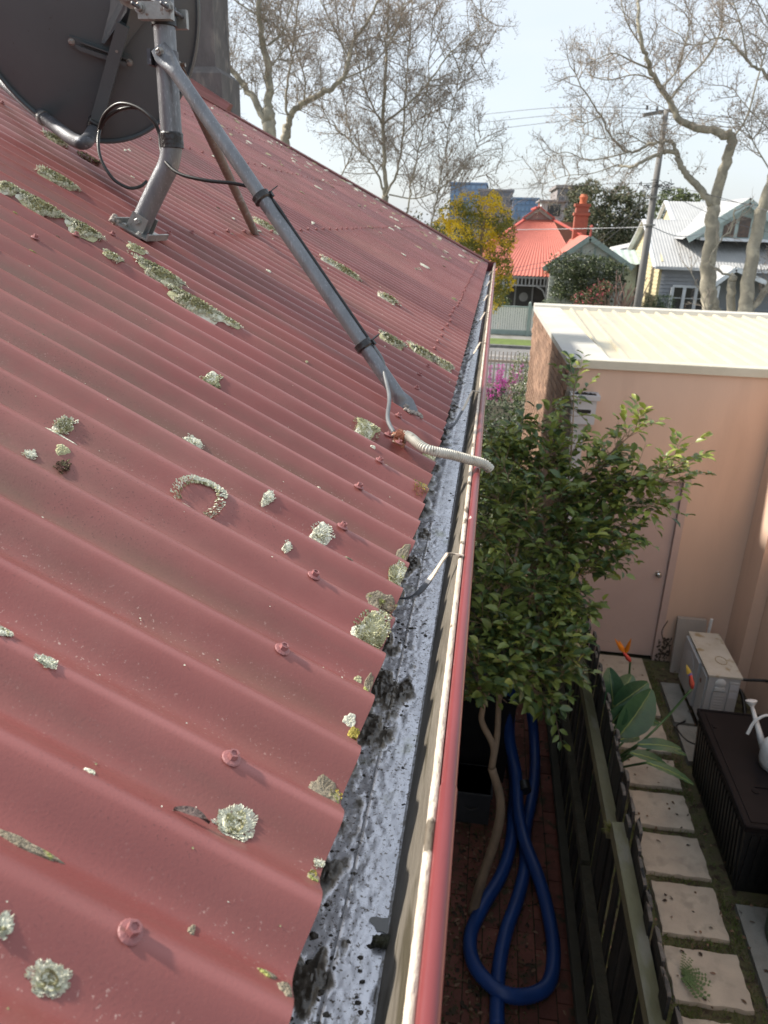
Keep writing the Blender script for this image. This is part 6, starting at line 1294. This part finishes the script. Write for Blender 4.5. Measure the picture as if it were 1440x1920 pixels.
for _ in range(24): a = c2 + rdir(1)[0] * np.array([.5, .2, .12]); mb.tube(spline([a, a + rdir(1)[0] * .2, a + rdir(1)[0] * .3], 3), .012, 4)
part('cable_joint', mb, M['cable'], pole, kind='stuff')
for z_ in (372, 424): c3 = onY(1222, z_, 30); mb = MB(); mb.lathe((X_, 30, c3[2]), [(.19, 0), (.2, .01), (.2, .06), (.19, .07)], 14); part('pole_band', mb, M['zinc'], pole)
wires = [((900, 215, 34), (1060, 201, 31), (1247, 207, 30), (1500, 238, 29)), ((900, 230, 34), (1070, 214, 31.5), (1244, 215, 30), (1500, 250, 29)), ((895, 246, 34), (1090, 224, 32), (1243, 222, 30), (1500, 262, 29)),
         ((1228, 345, 30), (1300, 358, 28), (1440, 395, 25), (1520, 420, 23)), ((1228, 350, 30), (1310, 368, 30), (1440, 388, 30), (1520, 396, 30)), ((960, 431, 36), (1080, 429, 34), (1170, 427, 32), (1222, 425, 30)), ((1222, 425, 30), (1258, 440, 31), (1286, 443, 32), (1330, 436, 36.5)),
         ((1226, 352, 30), (1150, 430, 31), (1060, 480, 32.5), (950, 506, 34)), ((1226, 356, 30), (1150, 440, 31), (1060, 492, 32.5), (950, 511, 34)), ((1228, 344, 30), (1140, 345, 31), (1000, 352, 33), (880, 360, 36)), ((1230, 352, 30), (1330, 400, 30), (1400, 425, 30), (1520, 455, 30))]
for i, w in enumerate(wires):
    mb = MB(); mb.tube(spline([onY(*p) for p in w], 8), .009 if i not in (5, 6) else .016, 5)
    single('wire', mb, mat('wire_grey', (.10, .10, .11), None, 5, .6) if i not in (5, 6) else mat('pale_wire', (.36, .37, .38), None, 5, .6), ['topmost overhead wire in the open sky', 'middle overhead wire in the open sky', 'lowest of three overhead wires in the open sky', 'service cable drooping from the pole cable joint towards the right edge', 'nearly level cable from the pole cable joint across the plane tree', 'pale wire crossing in front of the tomato roof to the pole', 'sagging pale wire with connector from the pole to the dormer', 'upper wire dropping from the pole across the tomato roof valley', 'lower wire dropping from the pole across the tomato roof valley', 'thin level wire leaving the pole joint to the left', 'steep thin wire from the pole joint down past the dormer'][i], 'wire')

# ------------------------------------------------------------------ bare plane trees
plane = mat('plane_bark', (.36, .33, .26), (.25, .23, .18), 2.2, .9, .3, 12, c3=(.42, .38, .29), scale3=4, lo3=.52, hi3=.6); twigm = mat('twig_brown', (.36, .31, .255), None, 3, .9); seedm = mat('seed_ball', (.25, .17, .12), None, 3, .9)
def grow(mb, sb, p, d, l, r, lev, up, droop=0.0):
    """one wandering shoot with side shoots; returns nothing"""
    n = max(3, int(l / .28)) if lev > 0 else 3; pts = [p]; q = p.copy(); dd = d.copy()
    for i in range(n):
        dd = _n(dd + rng.normal(size=3) * .20 + np.array([0, 0, up - droop * i / n])); q = q + dd * l / n; pts.append(q.copy())
    mb.tube(pts, list(np.linspace(r, r * .45, len(pts))), 5 if lev > 1 else (4 if lev == 1 else 3), cap=False)
    if lev == 0:
        if rng.random() < .24: c = pts[-1] + np.array([rng.normal() * .03, 0, -.06]); sb.append(c)
        return
    k = {3: 9, 2: 7, 1: 5}[lev]
    for i in range(k):
        t = .15 + .85 * (i + rng.random()) / k; j = min(len(pts) - 2, int(t * (len(pts) - 1))); a = pts[j] + (pts[j + 1] - pts[j]) * (t * (len(pts) - 1) - j); base_d = _n(pts[j + 1] - pts[j]); s_ = rdir(1)[0]; s_ = _n(s_ - base_d * np.dot(s_, base_d))
        grow(mb, sb, a, _n(base_d * .65 + s_ * .85 + np.array([0, 0, up * .5])), l * rng.uniform(.38, .62) * (1.15 - .4 * t), max(.0055, r * .42), lev - 1, up, droop)
def limb_tree(lab, limbs, lev, twl, up, droop=0.0, rs=1.0, root=None, dens=.9, thick=1.0):
    T_ = thing('plane_tree', lab, 'tree', root, 'bare plane trees along the street'); tw = MB(); sb = []
    for (pts, r0, r1) in limbs:
        sp = spline([onY(*p) for p in pts], 6); sp = [p + rng.normal(size=3) * .02 * (r0 > .06) for p in sp]; mb = MB(); k_ = (.52 if r0 < .12 else .80) * thick; rr = list(np.linspace(r0 * k_, r1 * k_, len(sp))); mb.tube(sp, rr, 10)
        part('trunk' if r0 > .17 else 'branch', mb, plane, T_, smooth=True); L_ = sum(np.linalg.norm(b - a) for a, b in zip(sp[:-1], sp[1:])); 
        if r0 > .17 and r1 > .12: continue
        m_ = int(L_ / .36 * dens) + 2
        for i in range(m_):
            t = rng.uniform(.12, 1) if i else 1.0; j = min(len(sp) - 2, int(t * (len(sp) - 1))); a = sp[j]; bd_ = _n(sp[j + 1] - sp[j]); s_ = rdir(1)[0]; s_ = _n(s_ - bd_ * np.dot(s_, bd_))
            grow(tw, sb, a, _n(bd_ * .5 + s_ * .9 + np.array([0, 0, .25])), twl * rng.uniform(.6, 1.25), .016 * rs, lev, up, droop)
    part('twigs', tw, twigm, T_, kind='stuff'); s2 = MB()
    for c in sb:
        r = .019; s2.add([c + np.array(q) * r for q in ((1, 0, 0), (0, 1, 0), (-1, 0, 0), (0, -1, 0), (0, 0, 1.2), (0, 0, -1.2))], [(0, 1, 4), (1, 2, 4), (2, 3, 4), (3, 0, 4), (1, 0, 5), (2, 1, 5), (3, 2, 5), (0, 3, 5)])
    part('seed_balls', s2, seedm, T_, kind='stuff'); return T_
y = 24
limb_tree('bare plane tree nearest the chimney with forked pale trunk', [
    ([(512, 330, y), (505, 245, y), (503, 205, y)], .26, .22), ([(503, 210, y), (505, 150, y), (494, 90, y), (488, 40, y - .3), (482, -60, y - .5)], .16, .07), ([(500, 235, y), (478, 190, y), (450, 150, y + .3), (420, 110, y + .4), (400, 60, y + .5), (392, -30, y)], .14, .05),
    ([(503, 85, y), (530, 60, y - .4), (540, 30, y), (560, -30, y)], .06, .03), ([(504, 130, y), (525, 100, y + .4), (530, 60, y + .5), (520, 0, y + .5)], .05, .025), ([(460, 160, y), (430, 180, y + .5), (415, 185, y)], .04, .02), ([(500, 40, y), (440, 0, y), (410, -30, y)], .05, .03)], 2, 1.15, .05, root=onZ(512, 330, 0) * 0 + np.array([onY(512, 330, y)[0], y, 0]), dens=2.0)
y = 26
limb_tree('bare plane tree with one long limb sweeping up to the right behind the roof', [
    ([(538, 320, y), (536, 260, y), (538, 232, y)], .2, .17), ([(538, 240, y), (548, 212, y), (575, 190, y), (610, 172, y - .4), (640, 150, y - .5), (655, 110, y - .5), (662, 80, y), (690, 40, y), (720, -20, y)], .13, .04), ([(538, 235, y), (537, 180, y), (545, 120, y + .4), (552, 60, y + .5), (560, -30, y)], .09, .04),
    ([(570, 190, y), (572, 150, y - .5), (560, 110, y - .5), (548, 70, y)], .05, .03), ([(662, 85, y), (700, 70, y + .5), (750, 75, y + 1)], .04, .02), ([(655, 110, y), (630, 60, y), (600, 0, y)], .05, .03), ([(640, 150, y), (700, 120, y), (740, 60, y), (760, 0, y)], .05, .03)], 2, 1.15, .05, root=(onY(538, 320, y)[0], y, 0), dens=2.0)
y = 27
limb_tree('bare plane tree with many upright limbs fanning out above the roof edge', [
    ([(725, 480, y), (722, 400, y), (722, 370, y)], .22, .18), ([(722, 372, y), (722, 300, y), (718, 230, y), (722, 150, y - .4), (725, 60, y), (730, -20, y)], .12, .04), ([(722, 370, y), (745, 320, y - .4), (755, 260, y), (760, 180, y), (768, 80, y + .5), (775, -10, y)], .10, .04), ([(720, 360, y), (700, 310, y), (660, 270, y + .5), (620, 230, y + .5), (600, 190, y)], .09, .03),
    ([(722, 230, y), (760, 200, y - .5), (800, 160, y - .8), (840, 105, y - .8), (880, 70, y - .5), (920, 30, y)], .09, .03), ([(840, 105, y - .8), (880, 115, y - .6), (915, 120, y)], .03, .015), ([(755, 255, y), (790, 220, y), (840, 200, y + .5)], .05, .02), ([(720, 240, y), (690, 180, y), (670, 110, y), (665, 60, y + .5), (650, 0, y)], .07, .03),
    ([(765, 400, y - 1), (772, 340, y - 1), (790, 260, y - 1), (800, 180, y - .6), (808, 80, y), (815, 20, y)], .07, .025), ([(805, 440, y), (822, 360, y), (835, 280, y), (850, 200, y - .6), (862, 120, y)], .07, .02), ([(730, 365, y), (780, 372, y - .6), (830, 350, y - 1), (880, 300, y - 1), (905, 250, y - 1)], .06, .02), ([(640, 330, y), (660, 280, y), (650, 220, y), (640, 160, y)], .05, .02), ([(830, 350, y), (870, 345, y), (900, 330, y), (935, 325, y)], .03, .012)], 2, 1.1, .10, root=(onY(725, 480, y)[0], y, 0), dens=1.9, thick=.8)
y = 27.5
limb_tree('big bare plane tree with contorted trunk in front of the grey house', [
    ([(1345, 720, y), (1338, 610, y), (1330, 560, y), (1328, 500, y), (1333, 440, y), (1337, 385, y)], .30, .20), ([(1337, 390, y), (1348, 345, y), (1362, 305, y), (1372, 262, y), (1360, 248, y)], .18, .14),
    ([(1365, 256, y), (1340, 245, y), (1300, 238, y), (1275, 225, y), (1258, 195, y), (1240, 165, y), (1220, 130, y - .4), (1205, 90, y - .6), (1197, 40, y - .6), (1196, -30, y)], .13, .04), ([(1335, 385, y), (1310, 350, y), (1285, 325, y), (1272, 300, y), (1268, 286, y), (1240, 288, y), (1210, 300, y - .4), (1185, 312, y - .6), (1160, 308, y)], .12, .03), ([(1270, 288, y), (1262, 266, y), (1245, 266, y), (1215, 272, y), (1180, 285, y), (1150, 262, y + .4), (1125, 215, y + .4), (1095, 170, y), (1075, 130, y)], .09, .025),
    ([(1180, 285, y), (1140, 295, y), (1100, 300, y), (1060, 285, y), (1020, 300, y)], .04, .012), ([(1160, 308, y), (1110, 325, y), (1060, 330, y), (1010, 350, y)], .03, .01), ([(1220, 130, y - .4), (1185, 115, y - .6), (1150, 100, y - .8), (1110, 115, y - .8)], .05, .015), ([(1255, 190, y), (1285, 150, y + .5), (1320, 115, y + .8), (1350, 60, y + .8), (1355, 0, y)], .06, .03), ([(1205, 90, y), (1175, 40, y), (1160, -20, y)], .04, .02), ([(1230, 150, y), (1190, 140, y), (1140, 150, y), (1100, 140, y)], .04, .015),
    ([(1240, 165, y), (1270, 130, y + .5), (1285, 80, y), (1300, 20, y)], .05, .02), ([(1130, 215, y), (1100, 230, y), (1070, 225, y)], .03, .01), ([(1372, 262, y), (1400, 220, y), (1420, 150, y), (1440, 80, y)], .05, .03), ([(1215, 272, y), (1170, 250, y), (1130, 260, y), (1090, 250, y)], .03, .012)], 2, 1.0, .05, root=(onY(1345, 720, y)[0], y, 0), dens=1.15, thick=1.25)
y = 26.5
limb_tree('second bare plane tree leaning at the right edge beside the contorted one', [
    ([(1372, 740, y), (1380, 640, y), (1395, 590, y), (1402, 540, y), (1412, 470, y), (1428, 400, y), (1450, 330, y), (1475, 250, y)], .30, .16), ([(1400, 590, y), (1425, 560, y), (1450, 520, y), (1480, 470, y)], .13, .07), ([(1475, 250, y), (1440, 145, y), (1405, 120, y), (1375, 80, y), (1340, 72, y), (1300, 85, y), (1262, 60, y)], .09, .02), ([(1400, 110, y), (1390, 50, y), (1370, -10, y)], .05, .02), ([(1450, 330, y), (1420, 280, y), (1390, 230, y), (1350, 215, y)], .04, .015), ([(1440, 150, y), (1450, 80, y), (1430, 20, y), (1400, -20, y)], .05, .02), ([(1470, 260, y), (1440, 240, y), (1400, 200, y), (1370, 160, y)], .04, .015)], 2, 1.0, .05, root=(onY(1372, 740, y)[0], y, 0), dens=1.3, thick=1.1)
y = 26.8
limb_tree('short pollarded plane stump with bleached arm between the two big trunks', [([(1352, 740, y), (1365, 640, y), (1372, 590, y), (1370, 540, y), (1375, 515, y)], .2, .15), ([(1372, 520, y), (1345, 505, y), (1330, 490, y), (1352, 450, y), (1372, 430, y), (1378, 390, y)], .07, .04), ([(1375, 590, y), (1340, 592, y), (1330, 575, y)], .12, .09), ([(1330, 600, y), (1310, 540, y), (1290, 500, y)], .03, .015)], 1, .7, .1, root=(onY(1352, 740, y)[0], y, 0), dens=.8)
# burls on the trunks are parts of the trees above
# ------------------------------------------------------------------ shrubs and trees with leaves
def shrub(name, lab, cat, cl, n, ln, wd, mats, root, stem=True):
    t = thing(name, lab, cat, root); part('foliage', foliage(cl, n, ln, wd, len(mats), clumpy='wattle' in name), mats, t, kind='stuff')
    if stem: mb = MB(); mb.tube([(root[0], root[1], 0), (root[0] + .1, root[1], max(.5, cl[0][0][2] - .2))], [.09, .05], 8); part('trunk', mb, bark, t)
    return t
wat = [mat('wattle_yellow', (.78, .55, .02), (.66, .46, .02), 5, .7, trans=.25), mat('wattle_green', (.16, .17, .03), (.10, .12, .025), 4, .7, trans=.2), mat('wattle_olive', (.24, .22, .03), None, 4, .7, trans=.2)]
cl = [(onY(x, y_, 26 + dy), (rx, .9, rz_)) for x, y_, rx, rz_, dy in ((850, 400, .45, .35, 0), (880, 385, .5, .35, .5), (900, 430, .6, .5, 0), (860, 440, .45, .4, -.5), (930, 410, .5, .45, .2), (950, 440, .3, .4, 0), (935, 470, .45, .5, .3), (905, 480, .5, .4, 0), (940, 505, .35, .35, .2), (875, 470, .4, .3, 0), (830, 425, .3, .25, .2), (925, 560, .35, .4, 0), (925, 375, .25, .2, .2), (945, 530, .3, .4, .2))]
shrub('wattle_tree', 'wattle tree in yellow flower at the end of the nearest roof', 'tree', cl, 12000, .07, .05, wat, (cl[2][0][0], 26, 0))
olv = [mat('eucalyptus_green', (.12, .135, .065), (.085, .10, .05), 2, .7), mat('eucalyptus_brown', (.19, .17, .095), None, 2, .7), mat('eucalyptus_dark', (.06, .075, .04), None, 2, .7)]
cl = [(onY(x, y_, 58 + dy), (rx, 1.5, rz_)) for x, y_, rx, rz_, dy in ((1090, 400, 1.2, 1.0, 0), (1120, 380, 1.0, .9, 1), (1155, 400, 1.2, 1.3, 0), (1185, 415, 1.0, 1.2, 1), (1130, 430, 1.5, 1.2, 0), (1165, 365, .7, .6, 0), (1180, 450, 1.4, 1.0, 0), (1085, 365, .7, .6, 2), (1195, 385, .6, .8, 0), (1075, 440, 1.2, 1.2, 2), (1145, 465, 1.2, 1, 0), (1110, 350, .5, .4, 0))]
shrub('eucalyptus_tree', 'dark olive eucalyptus trees rising behind the brick chimney', 'tree', cl, 12000, .26, .11, olv, (cl[4][0][0], 58, 0))
cl = [(onY(1265, 368, 70), (1.2, 1, .5)), (onY(1240, 400, 70), (1.0, 1, 1)), (onY(1290, 372, 70), (1, 1, .35))]
shrub('distant_tree', 'light green distant tree peeping above the pale tin roof', 'tree', cl, 2200, .28, .12, [mat('light_green', (.16, .20, .07), None, 2, .7), olv[0]], (cl[0][0][0], 70, 0))
cam_ = [mat('camellia_green', (.085, .115, .04), (.055, .085, .03), 5, .35, spec=.6), mat('camellia_light', (.13, .15, .06), None, 5, .4), mat('camellia_dark', (.02, .035, .012), None, 5, .5)]
cl = [(onY(x, y_, 32.9 + dy), (rx * 1.3, .6, rz_ * 1.3)) for x, y_, rx, rz_, dy in ((1055, 500, .5, .35, 0), (1090, 497, .5, .35, .1), (1125, 500, .5, .3, 0), (1155, 508, .35, .25, 0), (1070, 535, .5, .4, 0), (1100, 530, .5, .4, .2), (1048, 545, .25, .25, 0), (1150, 530, .35, .3, 0), (1110, 560, .6, .4, 0))]
shrub('camellia_hedge', 'big glossy clipped camellia in front of the tomato roofed house', 'hedge', cl, 10000, .09, .055, cam_, (cl[1][0][0], 33, 0))
cl = [(onY(x, y_, 32.0), (rx, .4, rz_)) for x, y_, rx, rz_ in ((1115, 555, .35, .35), (1135, 540, .25, .25), (1090, 560, .35, .3), (1100, 580, .5, .3))]
shrub('pink_camellia', 'lower camellia dotted with pink blooms', 'shrub', cl, 2600, .07, .045, cam_[:2] + [mat('camellia_pink', (.62, .12, .17), None, 5, .6)] + cam_[:1] + cam_[1:2], (cl[0][0][0], 32, 0))
cl = [(onY(1225, 572, 33), (.45, .4, .35)), (onY(1245, 568, 33), (.4, .4, .32)), (onY(1235, 590, 33), (.7, .5, .4))]
shrub('round_bush', 'round mid green bush under the white window', 'shrub', cl, 3000, .06, .035, [mat('round_green', (.06, .11, .03), (.04, .08, .02), 5, .6), cam_[2]], (cl[0][0][0], 33, 0))
cl = [(onY(938, 568, 33.2), (.42, .4, .38)), (onY(930, 580, 33.2), (.5, .4, .35))]
shrub('clipped_shrub', 'clipped yellow-green shrub by the verandah of the tomato roofed house', 'shrub', cl, 2600, .05, .035, [mat('lime_green', (.12, .17, .03), (.09, .13, .025), 5, .6), cam_[0]], (cl[0][0][0], 33.2, 0))
cl = [(onY(1030, 572, 33.0), (.35, .3, .22))]
shrub('grey_leafed_shrub', 'small grey-green shrub by the front door across the street', 'shrub', cl, 800, .05, .03, [mat('grey_green_leaf', (.22, .27, .16), None, 5, .7)], (cl[0][0][0], 33, 0), stem=False)
cl = [(onY(x, y_, 31.4), (.25, .3, .4)) for x, y_ in ((1195, 590), (1180, 545), (1205, 560))]
# frangipani-like bare shrub
bsb = thing('bare_pink_shrub', 'leafless pinkish barked shrub beside the power pole', 'shrub', (onY(1165, 580, 32.4)[0], 32.4, 0)); mb = MB()
for k in range(26):
    a = onY(random.uniform(1130, 1190), 600, 32.4); b = onY(random.uniform(1120, 1225), random.uniform(505, 560), 32.4 + random.uniform(-.3, .3)); mb.tube(spline([a, (a + b) / 2 + rdir(1)[0] * .12, b], 4), list(np.linspace(.03, .018, 9)), 5)
part('stem', mb, mat('pink_bark', (.40, .26, .22), None, 5, .8), bsb, kind='stuff')
gb_ = thing('bare_far_tree', 'greyish bare tree mass in front of the far towers', 'tree', (onY(925, 430, 60)[0], 60, 0)); mb = MB(); sb = []
for k in range(26):
    a = onY(random.uniform(890, 960), 470, 60); b = onY(random.uniform(875, 975), random.uniform(375, 420), 60 + random.uniform(-1, 1)); sp = spline([a, (a + b) / 2 + rdir(1)[0] * .3, b], 4); mb.tube(sp, list(np.linspace(.06, .02, 9)), 4)
    for q in sp[3:]: grow(mb, sb, q, _n(rdir(1)[0] + np.array([0, 0, .6])), .9, .02, 1, .1)
part('branches', mb, mat('grey_twig', (.24, .20, .18), None, 3, .9), gb_, kind='stuff')
mb = foliage([((x, 85 + random.uniform(-8, 20), random.uniform(1.5, 3.6)), (4, 3, random.uniform(1.4, 2.6))) for x in np.linspace(-70, 70, 46)], 30000, .5, .25, 3)
setting('tree_line', mb, olv, kind='stuff', label='low distant line of suburban trees')
